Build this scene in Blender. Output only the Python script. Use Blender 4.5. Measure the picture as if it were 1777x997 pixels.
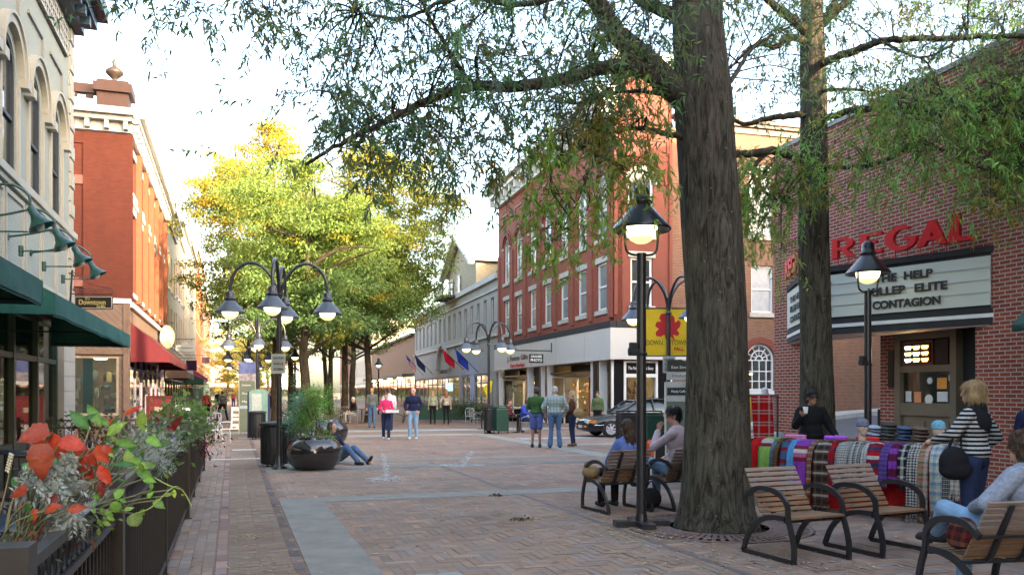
import bpy, bmesh, math, random
import numpy as np
from mathutils import Vector, Matrix, Euler
from mathutils.geometry import tessellate_polygon
R = math.radians
random.seed(7); rng = np.random.default_rng(7)
SC = bpy.context.scene; COL = SC.collection
for o in list(bpy.data.objects): bpy.data.objects.remove(o)

# ---------------------------------------------------------------- camera, light, exposure
F, CX, HY, H = 1450.0, 888.5, 680.0, 1.65
cam = bpy.data.cameras.new('camera'); camo = bpy.data.objects.new('camera', cam); COL.objects.link(camo)
camo.location = (0, 0, H); camo.rotation_euler = (R(90), 0, 0)
cam.sensor_width = 36; cam.lens = 36 * F / 1777; cam.shift_y = (HY - 498.5) / 1777; cam.shift_x = 0
cam.clip_end = 3000; cam.clip_start = .05
SC.camera = camo
SUN_EL = 14.0
SUNV = Vector((.75, -.66, 0)).normalized()            # horizontal direction towards the sun
W = bpy.data.worlds.new('World'); SC.world = W; W.use_nodes = True
nt = W.node_tree; nt.nodes.clear()
sky = nt.nodes.new('ShaderNodeTexSky'); sky.sky_type = 'NISHITA'; sky.sun_disc = False
sky.sun_elevation = R(SUN_EL); sky.sun_rotation = math.atan2(SUNV.x, SUNV.y)
sky.dust_density = 3.6; sky.air_density = 1.0; sky.ozone_density = .2
bg = nt.nodes.new('ShaderNodeBackground'); bg.inputs[1].default_value = .15
wo = nt.nodes.new('ShaderNodeOutputWorld')
nt.links.new(sky.outputs[0], bg.inputs[0]); nt.links.new(bg.outputs[0], wo.inputs[0])
sl = bpy.data.lights.new('sun', 'SUN'); sl.energy = 2.2; sl.angle = R(.5); sl.color = (1, .80, .52)
so = bpy.data.objects.new('sun', sl); COL.objects.link(so)
sd = Vector((SUNV.x * math.cos(R(SUN_EL)), SUNV.y * math.cos(R(SUN_EL)), math.sin(R(SUN_EL))))
so.rotation_euler = sd.to_track_quat('Z', 'Y').to_euler(); so.location = (20, -20, 30)
SC.view_settings.view_transform = 'Standard'; SC.view_settings.look = 'None'
SC.view_settings.gamma = 1; SC.view_settings.exposure = 3.36
SC.render.engine = 'CYCLES'
SC.cycles.max_bounces = 6; SC.cycles.diffuse_bounces = 3; SC.cycles.glossy_bounces = 2
SC.cycles.transparent_max_bounces = 10; SC.cycles.transmission_bounces = 3
SC.cycles.use_denoising = True
SC.cycles.sample_clamp_indirect = 4

# ---------------------------------------------------------------- coordinates
def P(px, py, Y): return Vector(((px - CX) / F * Y, Y, H - (py - HY) / F * Y))
def G(px, py):
    Y = H * F / (py - HY); return Vector(((px - CX) / F * Y, Y, 0))
def GX(px, Y, z=0): return Vector(((px - CX) / F * Y, Y, z))
KL, KR = .335, .285                                    # slopes of the two street sides
AL = math.atan(KL); AR = math.atan(KR)
def S(x0, Y, z=0): return Vector((x0 - KL * Y, Y, z))

# ---------------------------------------------------------------- materials
_mc = {}
def nodes(m):
    m.use_nodes = True; return m.node_tree.nodes, m.node_tree.links
def M(name, col, rough=.6, metal=0, var=.18, scale=4, bump=0, spec=.4, emit=0, ecol=None, coat=0, stretch=None):
    """plain material whose colour is broken up by two noises; optional bump"""
    if name in _mc: return _mc[name]
    m = bpy.data.materials.new(name); N, L = nodes(m); b = N['Principled BSDF']
    b.inputs['Roughness'].default_value = rough; b.inputs['Metallic'].default_value = metal
    b.inputs['Specular IOR Level'].default_value = spec
    if coat: b.inputs['Coat Weight'].default_value = coat
    c = tuple(col) + (1,) if len(col) == 3 else col
    tc = N.new('ShaderNodeTexCoord'); src = tc.outputs['Object']
    if stretch:
        mp = N.new('ShaderNodeMapping'); mp.inputs['Scale'].default_value = stretch; L.new(src, mp.inputs[0]); src = mp.outputs[0]
    if var > 0:
        n = N.new('ShaderNodeTexNoise'); n.inputs['Scale'].default_value = scale; n.inputs['Detail'].default_value = 6
        n.inputs['Roughness'].default_value = .65; L.new(src, n.inputs['Vector'])
        cr = N.new('ShaderNodeValToRGB'); e = cr.color_ramp.elements
        e[0].position = .3; e[1].position = .72
        e[0].color = tuple(x * (1 - var) for x in c[:3]) + (1,); e[1].color = tuple(min(1, x * (1 + var)) for x in c[:3]) + (1,)
        L.new(n.outputs[0], cr.inputs[0]); L.new(cr.outputs[0], b.inputs['Base Color'])
        if bump:
            n2 = N.new('ShaderNodeTexNoise'); n2.inputs['Scale'].default_value = scale * 8; n2.inputs['Detail'].default_value = 4
            L.new(src, n2.inputs['Vector'])
            bp = N.new('ShaderNodeBump'); bp.inputs['Strength'].default_value = bump; bp.inputs['Distance'].default_value = .02
            L.new(n2.outputs[0], bp.inputs['Height']); L.new(bp.outputs[0], b.inputs['Normal'])
    else: b.inputs['Base Color'].default_value = c
    if emit:
        b.inputs['Emission Color'].default_value = tuple(ecol or col) + (1,); b.inputs['Emission Strength'].default_value = emit
    _mc[name] = m; return m

def BRICK(name, c1, c2, mortar, bw=.2, bh=.0677, ms=.009, var=.25, bump=.35, rough=.85, offset=.5, bias=0, coord='UV'):
    if name in _mc: return _mc[name]
    m = bpy.data.materials.new(name); N, L = nodes(m); b = N['Principled BSDF']; b.inputs['Roughness'].default_value = rough
    b.inputs['Specular IOR Level'].default_value = .25
    tc = N.new('ShaderNodeTexCoord')
    br = N.new('ShaderNodeTexBrick'); br.inputs['Scale'].default_value = 1; br.offset = offset
    br.inputs['Brick Width'].default_value = bw; br.inputs['Row Height'].default_value = bh
    br.inputs['Mortar Size'].default_value = ms; br.inputs['Mortar Smooth'].default_value = .15; br.inputs['Bias'].default_value = bias
    br.inputs['Color1'].default_value = tuple(c1) + (1,); br.inputs['Color2'].default_value = tuple(c2) + (1,); br.inputs['Mortar'].default_value = tuple(mortar) + (1,)
    L.new(tc.outputs[coord], br.inputs['Vector'])
    n = N.new('ShaderNodeTexNoise'); n.inputs['Scale'].default_value = .9; n.inputs['Detail'].default_value = 8; n.inputs['Roughness'].default_value = .7
    mp = N.new('ShaderNodeMapping'); mp.inputs['Scale'].default_value = (1, .4, 1); L.new(tc.outputs[coord], mp.inputs[0]); L.new(mp.outputs[0], n.inputs['Vector'])
    cr = N.new('ShaderNodeValToRGB'); e = cr.color_ramp.elements
    e[0].position = .3; e[1].position = .7; e[0].color = (1 - var,) * 3 + (1,); e[1].color = (1 + var,) * 3 + (1,)
    L.new(n.outputs[0], cr.inputs[0])
    mx = N.new('ShaderNodeMix'); mx.data_type = 'RGBA'; mx.blend_type = 'MULTIPLY'; mx.inputs[0].default_value = 1
    L.new(br.outputs['Color'], mx.inputs[6]); L.new(cr.outputs[0], mx.inputs[7]); L.new(mx.outputs[2], b.inputs['Base Color'])
    bp = N.new('ShaderNodeBump'); bp.inputs['Strength'].default_value = bump; bp.inputs['Distance'].default_value = .01; bp.invert = True
    L.new(br.outputs['Fac'], bp.inputs['Height']); L.new(bp.outputs[0], b.inputs['Normal'])
    _mc[name] = m; return m

def ATTR(name, rough=.8, noise=.15, nscale=3, bump=.2, trans=0, spec=.3):
    """colour read from the per-face 'Col' attribute"""
    if name in _mc: return _mc[name]
    m = bpy.data.materials.new(name); N, L = nodes(m); b = N['Principled BSDF']
    b.inputs['Roughness'].default_value = rough; b.inputs['Specular IOR Level'].default_value = spec
    a = N.new('ShaderNodeAttribute'); a.attribute_name = 'Col'; out = a.outputs['Color']
    if noise:
        tc = N.new('ShaderNodeTexCoord'); n = N.new('ShaderNodeTexNoise'); n.inputs['Scale'].default_value = nscale; n.inputs['Detail'].default_value = 8
        n.inputs['Roughness'].default_value = .7
        L.new(tc.outputs['Object'], n.inputs['Vector'])
        cr = N.new('ShaderNodeValToRGB'); e = cr.color_ramp.elements; e[0].position = .32; e[1].position = .68
        e[0].color = (1 - noise,) * 3 + (1,); e[1].color = (1 + noise,) * 3 + (1,); L.new(n.outputs[0], cr.inputs[0])
        mx = N.new('ShaderNodeMix'); mx.data_type = 'RGBA'; mx.blend_type = 'MULTIPLY'; mx.inputs[0].default_value = 1
        L.new(out, mx.inputs[6]); L.new(cr.outputs[0], mx.inputs[7]); out = mx.outputs[2]
        if bump:
            n2 = N.new('ShaderNodeTexNoise'); n2.inputs['Scale'].default_value = 60; n2.inputs['Detail'].default_value = 3
            L.new(tc.outputs['Object'], n2.inputs['Vector'])
            bp = N.new('ShaderNodeBump'); bp.inputs['Strength'].default_value = bump; bp.inputs['Distance'].default_value = .004
            L.new(n2.outputs[0], bp.inputs['Height']); L.new(bp.outputs[0], b.inputs['Normal'])
    L.new(out, b.inputs['Base Color'])
    if trans:
        t = N.new('ShaderNodeBsdfTranslucent'); L.new(out, t.inputs[0])
        ms = N.new('ShaderNodeMixShader'); ms.inputs[0].default_value = trans
        L.new(b.outputs[0], ms.inputs[1]); L.new(t.outputs[0], ms.inputs[2]); L.new(ms.outputs[0], N['Material Output'].inputs[0])
    _mc[name] = m; return m

def GLASS(name='shop_glass', tint=(.8, .86, .85), refl=.12):
    if name in _mc: return _mc[name]
    m = bpy.data.materials.new(name); N, L = nodes(m); N.remove(N['Principled BSDF'])
    t = N.new('ShaderNodeBsdfTransparent'); t.inputs[0].default_value = tuple(tint) + (1,)
    g = N.new('ShaderNodeBsdfGlossy'); g.inputs[1].default_value = .03
    fr = N.new('ShaderNodeFresnel'); fr.inputs[0].default_value = 1.5
    ad = N.new('ShaderNodeMath'); ad.operation = 'ADD'; ad.inputs[1].default_value = refl; ad.use_clamp = True
    ms = N.new('ShaderNodeMixShader'); L.new(fr.outputs[0], ad.inputs[0]); L.new(ad.outputs[0], ms.inputs[0])
    L.new(t.outputs[0], ms.inputs[1]); L.new(g.outputs[0], ms.inputs[2]); L.new(ms.outputs[0], N['Material Output'].inputs[0])
    _mc[name] = m; return m

def STRIPES(name, cols, width=.05, axis='Z', rough=.9, plaid=None):
    """cloth with bands of colour along an object axis; plaid crosses them with a second set of bands"""
    if name in _mc: return _mc[name]
    m = bpy.data.materials.new(name); N, L = nodes(m); b = N['Principled BSDF']; b.inputs['Roughness'].default_value = rough
    b.inputs['Specular IOR Level'].default_value = .1
    tc = N.new('ShaderNodeTexCoord'); sp = N.new('ShaderNodeSeparateXYZ'); L.new(tc.outputs['UV' if axis in 'UV' else 'Object'], sp.inputs[0])
    def band(ax, w, cl):
        mu = N.new('ShaderNodeMath'); mu.operation = 'MULTIPLY'; mu.inputs[1].default_value = 1 / (w * len(cl)); L.new(sp.outputs[{'U': 'X', 'V': 'Y'}.get(ax, ax)], mu.inputs[0])
        fr = N.new('ShaderNodeMath'); fr.operation = 'FRACT'; L.new(mu.outputs[0], fr.inputs[0])
        cr = N.new('ShaderNodeValToRGB'); cr.color_ramp.interpolation = 'CONSTANT'; e = cr.color_ramp.elements
        while len(e) < len(cl): e.new(.5)
        for i, c in enumerate(cl): e[i].position = i / len(cl); e[i].color = tuple(c) + (1,)
        L.new(fr.outputs[0], cr.inputs[0]); return cr.outputs[0]
    o1 = band(axis, width, cols)
    if plaid:
        o2 = band(plaid[0], plaid[1], plaid[2]); mx = N.new('ShaderNodeMix'); mx.data_type = 'RGBA'; mx.inputs[0].default_value = .5
        L.new(o1, mx.inputs[6]); L.new(o2, mx.inputs[7]); o1 = mx.outputs[2]
    n = N.new('ShaderNodeTexNoise'); n.inputs['Scale'].default_value = 40; L.new(tc.outputs['Object'], n.inputs['Vector'])
    mx = N.new('ShaderNodeMix'); mx.data_type = 'RGBA'; mx.blend_type = 'MULTIPLY'; mx.inputs[0].default_value = .6
    L.new(o1, mx.inputs[6]); L.new(n.outputs[0], mx.inputs[7]); L.new(mx.outputs[2], b.inputs['Base Color'])
    bp = N.new('ShaderNodeBump'); bp.inputs['Strength'].default_value = .3; bp.inputs['Distance'].default_value = .006; L.new(n.outputs[0], bp.inputs['Height']); L.new(bp.outputs[0], b.inputs['Normal'])
    _mc[name] = m; return m

def GLOW(name, col, s):
    if name in _mc: return _mc[name]
    return M(name, col, rough=.4, var=0, emit=s, ecol=col)

def BARK(name, c1, c2, sc=6):
    if name in _mc: return _mc[name]
    m = bpy.data.materials.new(name); N, L = nodes(m); b = N['Principled BSDF']; b.inputs['Roughness'].default_value = .95; b.inputs['Specular IOR Level'].default_value = .15
    tc = N.new('ShaderNodeTexCoord'); mp = N.new('ShaderNodeMapping'); mp.inputs['Scale'].default_value = (sc, sc, sc * .16); L.new(tc.outputs['Object'], mp.inputs[0])
    n = N.new('ShaderNodeTexNoise'); n.inputs['Scale'].default_value = 3.2; n.inputs['Detail'].default_value = 9; n.inputs['Roughness'].default_value = .68; n.inputs['Distortion'].default_value = 1.4
    L.new(mp.outputs[0], n.inputs['Vector'])
    cr = N.new('ShaderNodeValToRGB'); e = cr.color_ramp.elements; e[0].position = .38; e[1].position = .62
    e[0].color = tuple(c1) + (1,); e[1].color = tuple(c2) + (1,); L.new(n.outputs[0], cr.inputs[0])
    n3 = N.new('ShaderNodeTexNoise'); n3.inputs['Scale'].default_value = 2.5; n3.inputs['Detail'].default_value = 8; L.new(tc.outputs['Object'], n3.inputs['Vector'])
    c3 = N.new('ShaderNodeValToRGB'); e = c3.color_ramp.elements; e[0].position = .5; e[1].position = .66; e[0].color = (0, 0, 0, 1); e[1].color = (1, 1, 1, 1)
    L.new(n3.outputs[0], c3.inputs[0])
    mx = N.new('ShaderNodeMix'); mx.data_type = 'RGBA'; L.new(c3.outputs[0], mx.inputs[0]); L.new(cr.outputs[0], mx.inputs[6])
    mx2 = N.new('ShaderNodeMix'); mx2.data_type = 'RGBA'; mx2.inputs[0].default_value = .35; L.new(cr.outputs[0], mx2.inputs[6]); mx2.inputs[7].default_value = (.10, .105, .075, 1)
    L.new(mx2.outputs[2], mx.inputs[7])
    # pale lichen flecks
    v = N.new('ShaderNodeTexNoise'); v.inputs['Scale'].default_value = 22; v.inputs['Detail'].default_value = 4; L.new(tc.outputs['Object'], v.inputs['Vector'])
    c4 = N.new('ShaderNodeValToRGB'); e = c4.color_ramp.elements; e[0].position = .68; e[1].position = .73; e[0].color = (0, 0, 0, 1); e[1].color = (.7, .7, .7, 1); L.new(v.outputs[0], c4.inputs[0])
    mx3 = N.new('ShaderNodeMix'); mx3.data_type = 'RGBA'; L.new(c4.outputs[0], mx3.inputs[0]); L.new(mx.outputs[2], mx3.inputs[6]); mx3.inputs[7].default_value = (.22, .25, .19, 1)
    L.new(mx3.outputs[2], b.inputs['Base Color'])
    bp = N.new('ShaderNodeBump'); bp.inputs['Strength'].default_value = 1; bp.inputs['Distance'].default_value = .05; L.new(n.outputs[0], bp.inputs['Height']); L.new(bp.outputs[0], b.inputs['Normal'])
    _mc[name] = m; return m

# ---------------------------------------------------------------- mesh builder
class MB:
    def __init__(s): s.v = []; s.f = []; s.m = []; s.s = []; s.T = None
    def add(s, vs, fs, mi=0, smooth=False):
        o = len(s.v)
        if s.T is not None: vs = [s.T @ Vector(p) for p in vs]
        s.v += [tuple(p) for p in vs]; s.f += [tuple(i + o for i in f) for f in fs]
        s.m += [mi] * len(fs); s.s += [smooth] * len(fs); return s
    def box(s, x0, x1, y0, y1, z0, z1, mi=0):
        v = [(x, y, z) for z in (z0, z1) for y in (y0, y1) for x in (x0, x1)]
        return s.add(v, [(0, 2, 3, 1), (4, 5, 7, 6), (0, 1, 5, 4), (2, 6, 7, 3), (0, 4, 6, 2), (1, 3, 7, 5)], mi)
    def cbox(s, c, sx, sy, sz, mi=0, bev=0):
        x, y, z = c; return s.box(x - sx / 2, x + sx / 2, y - sy / 2, y + sy / 2, z - sz / 2, z + sz / 2, mi)
    def quad(s, a, b, c, d, mi=0): return s.add([a, b, c, d], [(0, 1, 2, 3)], mi)
    def tube(s, pts, rad, n=8, mi=0, cap=True, smooth=True, sq=None):
        """tube along points; rad a number or one per point; sq=(w,h) gives a flat bar instead"""
        pts = [Vector(p) for p in pts]
        if not hasattr(rad, '__len__'): rad = [rad] * len(pts)
        vs = []; up = None
        for i, p in enumerate(pts):
            t = (pts[min(i + 1, len(pts) - 1)] - pts[max(i - 1, 0)]).normalized()
            if up is None:
                up = Vector((0, 0, 1)) if abs(t.z) < .9 else Vector((1, 0, 0))
                if sq is not None and len(sq) > 2: up = Vector(sq[2])
            a = t.cross(up)
            if a.length < 1e-5: a = t.orthogonal()
            a.normalize(); b = a.cross(t).normalized(); up = b
            if sq:
                w, h = sq[0] / 2 , sq[1] / 2
                vs += [p + a * w + b * h, p - a * w + b * h, p - a * w - b * h, p + a * w - b * h]
            else:
                vs += [p + (a * math.cos(2 * math.pi * k / n) + b * math.sin(2 * math.pi * k / n)) * rad[i] for k in range(n)]
        if sq: n = 4; smooth = False
        fs = [(i * n + k, (i + 1) * n + k, (i + 1) * n + (k + 1) % n, i * n + (k + 1) % n) for i in range(len(pts) - 1) for k in range(n)]
        s.add(vs, fs, mi, smooth)
        if cap: s.add(vs[:n], [tuple(range(n))], mi); s.add(vs[-n:], [tuple(range(n))[::-1]], mi)
        return s
    def cyl(s, a, b, r0, r1=None, n=12, mi=0): return s.tube([a, b], [r0, r0 if r1 is None else r1], n, mi)
    def lathe(s, prof, n=24, mi=0, c=(0, 0, 0), smooth=True):
        vs = [(c[0] + r * math.cos(2 * math.pi * k / n), c[1] + r * math.sin(2 * math.pi * k / n), c[2] + z) for r, z in prof for k in range(n)]
        fs = [(i * n + k, i * n + (k + 1) % n, (i + 1) * n + (k + 1) % n, (i + 1) * n + k) for i in range(len(prof) - 1) for k in range(n)]
        s.add(vs, fs, mi, smooth)
        if prof[0] == prof[-1]: return s
        if prof[0][0] > 1e-4: s.add(vs[:n], [tuple(range(n))[::-1]], mi)
        if prof[-1][0] > 1e-4: s.add(vs[-n:], [tuple(range(n))], mi)
        return s
    def ell(s, c, r, n=14, mi=0, rot=None):
        vs = []; fs = []; m = n // 2
        for i in range(m + 1):
            th = math.pi * i / m
            for k in range(n):
                p = Vector((r[0] * math.sin(th) * math.cos(2 * math.pi * k / n), r[1] * math.sin(th) * math.sin(2 * math.pi * k / n), r[2] * math.cos(th)))
                if rot is not None: p = rot @ p
                vs.append(Vector(c) + p)
        fs = [(i * n + k, (i + 1) * n + k, (i + 1) * n + (k + 1) % n, i * n + (k + 1) % n) for i in range(m) for k in range(n)]
        return s.add(vs, fs, mi, True)
    def poly(s, pts, holes, t, mi=0, rev=True):
        """plate in the xz plane at y=0 .. y=t with holes (lists of (x,z))"""
        loops = [[Vector((p[0], 0, p[1])) for p in l] for l in [pts] + list(holes)]
        flat = [p for l in loops for p in l]
        tris = tessellate_polygon(loops)
        fs = []
        for a, b, c in tris:
            nrm = (flat[b] - flat[a]).cross(flat[c] - flat[a])
            fs.append((a, b, c) if nrm.y < 0 else (a, c, b))
        s.add(flat, fs, mi); s.add([p + Vector((0, t, 0)) for p in flat], [f[::-1] for f in fs], mi)
        if rev:
            for l in loops:
                n = len(l); s.add(l + [p + Vector((0, t, 0)) for p in l], [(i, (i + 1) % n, (i + 1) % n + n, i + n) for i in range(n)], mi)
        return s
    def build(s, name, mats, parent=None, loc=None, bevel=0, uv=True):
        me = bpy.data.meshes.new(name); me.from_pydata(s.v, [], s.f)
        if not isinstance(mats, (list, tuple)): mats = [mats]
        for m in mats: me.materials.append(m)
        me.polygons.foreach_set('material_index', s.m); me.polygons.foreach_set('use_smooth', s.s)
        if uv: boxuv(me)
        me.update()
        o = bpy.data.objects.new(name, me); COL.objects.link(o)
        if parent is not None: o.parent = parent
        if loc is not None: o.location = loc
        if bevel:
            md = o.modifiers.new('b', 'BEVEL'); md.width = bevel; md.segments = 2; md.limit_method = 'ANGLE'
        return o
def boxuv(me):
    n = len(me.loops)
    if n == 0: return
    vi = np.empty(n, np.int32); me.loops.foreach_get('vertex_index', vi)
    co = np.empty(len(me.vertices) * 3); me.vertices.foreach_get('co', co); co = co.reshape(-1, 3)
    pn = np.empty(len(me.polygons) * 3); me.polygons.foreach_get('normal', pn); pn = np.abs(pn.reshape(-1, 3))
    lt = np.empty(len(me.polygons), np.int32); me.polygons.foreach_get('loop_total', lt)
    N_ = np.repeat(pn, lt, axis=0); c = co[vi]; ax = N_.argmax(1)
    u = np.where(ax == 0, c[:, 1], c[:, 0]); v = np.where(ax == 2, c[:, 1], c[:, 2])
    l = me.uv_layers.new(name='UVMap'); l.data.foreach_set('uv', np.stack([u, v], 1).ravel())
def setcol(me, cols):
    """one colour per face"""
    a = me.attributes.new('Col', 'FLOAT_COLOR', 'FACE'); c = np.ones((len(me.polygons), 4)); c[:, :3] = cols; a.data.foreach_set('color', c.ravel())
def meshnp(name, V, Fq, mat, parent=None, cols=None, smooth=False):
    """fast mesh from arrays, all faces the same size"""
    k = Fq.shape[1]; me = bpy.data.meshes.new(name)
    me.vertices.add(len(V)); me.vertices.foreach_set('co', np.asarray(V, dtype=np.float32).ravel())
    me.loops.add(Fq.size); me.loops.foreach_set('vertex_index', Fq.astype(np.int32).ravel())
    me.polygons.add(len(Fq)); me.polygons.foreach_set('loop_start', np.arange(0, Fq.size, k, dtype=np.int32))
    me.update(calc_edges=True); me.materials.append(mat)
    if smooth: me.polygons.foreach_set('use_smooth', np.ones(len(Fq), bool))
    if cols is not None: setcol(me, cols)
    o = bpy.data.objects.new(name, me); COL.objects.link(o)
    if parent is not None: o.parent = parent
    return o
_labels = {}
def tag(o, label=None, cat=None, group=None, kind=None):
    if label:
        o['label'] = label; _labels.setdefault(label, []).append(o.name)
    if cat: o['category'] = cat
    if group: o['group'] = group
    if kind: o['kind'] = kind
    return o
def thing(name, label, cat, loc=(0, 0, 0), rot=0, group=None):
    o = bpy.data.objects.new(name, None); COL.objects.link(o); o.location = loc; o.rotation_euler = (0, 0, rot); o.empty_display_size = .1
    return tag(o, label, cat, group)
def copy_tree(o, parent=None):
    c = o.copy(); COL.objects.link(c)
    if parent is not None: c.parent = parent
    for ch in list(o.children): copy_tree(ch, c)
    return c
def dup(o, loc, rot=None, label=None, scale=None):
    c = copy_tree(o); c.location = loc
    if rot is not None: c.rotation_euler = (0, 0, rot)
    if scale: c.scale = (scale,) * 3 if not hasattr(scale, '__len__') else scale
    if label: c['label'] = label; _labels.setdefault(label, []).append(c.name)
    return c
DG = None
def text(s, size, mat, parent, loc, rot=(90, 0, 0), name='lettering', w=None, ext=.004, bold=0, align='CENTER', hscale=None):
    cu = bpy.data.curves.new('t', 'FONT'); cu.body = s; cu.size = size; cu.extrude = ext; cu.offset = bold; cu.align_x = align; cu.align_y = 'CENTER'
    ob = bpy.data.objects.new('t', cu); COL.objects.link(ob)
    me = bpy.data.meshes.new_from_object(ob.evaluated_get(bpy.context.evaluated_depsgraph_get()))
    bpy.data.objects.remove(ob)
    if w:
        xs = [v.co.x for v in me.vertices]; k = w / (max(xs) - min(xs))
        for v in me.vertices: v.co.x *= k
    me.materials.clear(); me.materials.append(mat)
    o = bpy.data.objects.new(name, me); COL.objects.link(o); o.parent = parent; o.location = loc; o.rotation_euler = tuple(R(a) for a in rot)
    return o
def arcpts(cx, cz, r, a0, a1, n, rz=None):
    return [(cx + r * math.cos(R(a0 + (a1 - a0) * i / n)), cz + (rz or r) * math.sin(R(a0 + (a1 - a0) * i / n))) for i in range(n + 1)]
def spline(pts, n=6):
    pts = [Vector(p) for p in pts]; out = []
    for i in range(len(pts) - 1):
        p0, p1, p2, p3 = pts[max(i - 1, 0)], pts[i], pts[i + 1], pts[min(i + 2, len(pts) - 1)]
        for k in range(n):
            t = k / n; out.append(.5 * (2 * p1 + (p2 - p0) * t + (2 * p0 - 5 * p1 + 4 * p2 - p3) * t * t + (3 * p1 - p0 - 3 * p2 + p3) * t ** 3))
    return out + [pts[-1]]
def lerp(a, b, t): return a + (b - a) * t
# ================================================================= shared materials
BLACK = M('black_metal', (.018, .018, .02), rough=.38, var=.3, scale=9, spec=.5)
BLACKM = M('black_matte', (.02, .02, .022), rough=.75, var=.2)
WHITE = M('white_paint', (.66, .66, .64), rough=.5, var=.07, scale=2)
OFFW = M('offwhite_stucco', (.50, .49, .46), rough=.85, var=.1, scale=1.5, bump=.15)
STONE = M('limestone', (.42, .40, .35), rough=.8, var=.16, scale=3, bump=.25)
STEEL = M('brushed_steel', (.45, .46, .47), rough=.35, metal=.9, var=.1)
GLS = GLASS()
def pane_mat(name, c, rough=.06):
    return M(name, c, rough=rough, var=.35, scale=.8, spec=.9)
PANE = pane_mat('dark_pane', (.035, .045, .05)); PANEL = pane_mat('light_blind_pane', (.22, .24, .25), .12)
INTD = M('shop_interior', (.10, .075, .055), rough=.9, var=.3)
INTW = M('shop_interior_pale', (.30, .25, .18), rough=.9, var=.2)
LAMPW = GLOW('warm_shop_lamp', (1, .72, .38), 9)

# ================================================================= ground
cA, sA = math.cos(AL), math.sin(AL)
def uv2xy(u, v): return u * cA - v * sA, u * sA + v * cA      # u across the street, v along it
def st(o): return tag(o, kind='structure')
mg = BRICK('far_brick_paving', (.26, .16, .115), (.22, .14, .10), (.14, .11, .09), rough=.95, bw=.3, bh=.1, ms=.006, var=.2, bump=.1, coord='UV')
g = MB(); g.box(-900, 900, -300, 1500, -.5, -.006)
ground = st(g.build('ground', mg)); 
for l in ground.data.uv_layers[0].data:            # turn the paving to the street
    u, v = l.uv; l.uv = (u * cA + v * sA, -u * sA + v * cA)
def bricks(name, u0, u1, v0, v1, L_, W_, style, base, jit, z=0., gap=.0032, mat=None, dark=.12, exclude=None):
    V = []; C = []
    rects = []
    if style == 'herring':
        n = int(round(L_ / W_)); a0, a1, b0, b1 = int(u0 / W_) - n, int(u1 / W_) + n, int(v0 / W_) - n, int(v1 / W_) + n
        for y in range(b0, b1):
            k0 = math.floor((a0 - y) / (2 * n))
            for m in range(k0, math.ceil((a1 - y) / (2 * n)) + 1):
                x = y + 2 * n * m; rects.append((x * W_, y * W_, L_, W_))
        for x in range(a0, a1):
            k0 = math.floor((b0 - x) / (2 * n)) - 1
            for m in range(k0, math.ceil((b1 - x) / (2 * n)) + 2):
                y = x - 2 * n + 1 + 2 * n * m; rects.append((x * W_, y * W_, W_, L_))
    elif style == 'run':      # long side along the street
        i = 0; u = u0
        while u < u1 - .01:
            v = v0 - (L_ / 2 if i % 2 else 0)
            while v < v1: rects.append((u, v, W_, L_)); v += L_
            u += W_; i += 1
    elif style == 'across':
        i = 0; v = v0
        while v < v1:
            u = u0 - (L_ / 2 if i % 2 else 0)
            while u < u1 - .01:
                a, b = max(u, u0), min(u + L_, u1)
                if b - a > .02: rects.append((a, v, b - a, W_))
                u += L_
            v += W_; i += 1
    rr = random.Random(len(rects))
    for (u, v, w, h) in rects:
        cu, cv = u + w / 2, v + h / 2
        if not (u0 - .001 <= cu <= u1 and v0 <= cv <= v1): continue
        if exclude and exclude(*uv2xy(cu, cv)): continue
        gg = gap * rr.choice((.6, .8, 1, 1, 1.4, 2.2)); zz = z + rr.uniform(-.0015, .0012)
        t = rr.uniform(-.0012, .0012)
        for (p, q, e) in ((u + gg, v + gg, -t), (u + w - gg, v + gg, t), (u + w - gg, v + h - gg, t), (u + gg, v + h - gg, -t)):
            X, Y = uv2xy(p, q); V.append((X, Y, zz + e))
        k = 1 + rr.gauss(0, jit); r = rr.random()
        if r < dark: k *= .88
        elif r > .95: k *= 1.15
        h_ = rr.gauss(0, .05)
        C.append((base[0] * k * (1 + h_), base[1] * k, base[2] * k * (1 - h_)))
    V = np.array(V); Fq = np.arange(len(V)).reshape(-1, 4)
    return st(meshnp(name, V, Fq, mat or ATTR('brick_face', rough=.93, spec=.12, noise=.16, nscale=.8, bump=.12), cols=np.clip(np.array(C), .01, 1)))
BX = (.27, .195, .15)
tree1_xy = GX(1247, 10.25); 
nograte = lambda x, y: (x - tree1_xy.x) ** 2 + (y - tree1_xy.y) ** 2 < 1.12 ** 2
bricks('plaza_paving', .675, 4.45, 4.8, 46, .3, .1, 'herring', BX, .045, dark=.07)
bricks('plaza_paving', 4.45, 15, 4.8, 46, .3, .1, 'herring', (.265, .185, .145), .055, dark=.08, exclude=nograte)
bricks('walkway_paving', -.585, -.15, 4.5, 46, .2, .105, 'run', (.28, .215, .175), .07)
bricks('gutter_edge_paving', -.15, -.04, 4.5, 46, .32, .105, 'run', (.27, .19, .16), .12)
bricks('gutter_paving', -.035, .25, 4.5, 46, .2, .06, 'across', (.26, .195, .145), .08, z=-.002)
bricks('gutter_paving', .262, .55, 4.5, 46, .2, .06, 'across', (.25, .185, .14), .08, z=-.002)
bricks('gutter_edge_paving', .555, .668, 4.5, 46, .32, .105, 'run', (.15, .115, .10), .12)
bricks('patio_paving', -4.0, -.6, 3.0, 46, .2, .1, 'herring', (.28, .17, .13), .12)
SLABM = M('pale_cover', (.27, .26, .22), rough=.85, var=.2)
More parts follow.
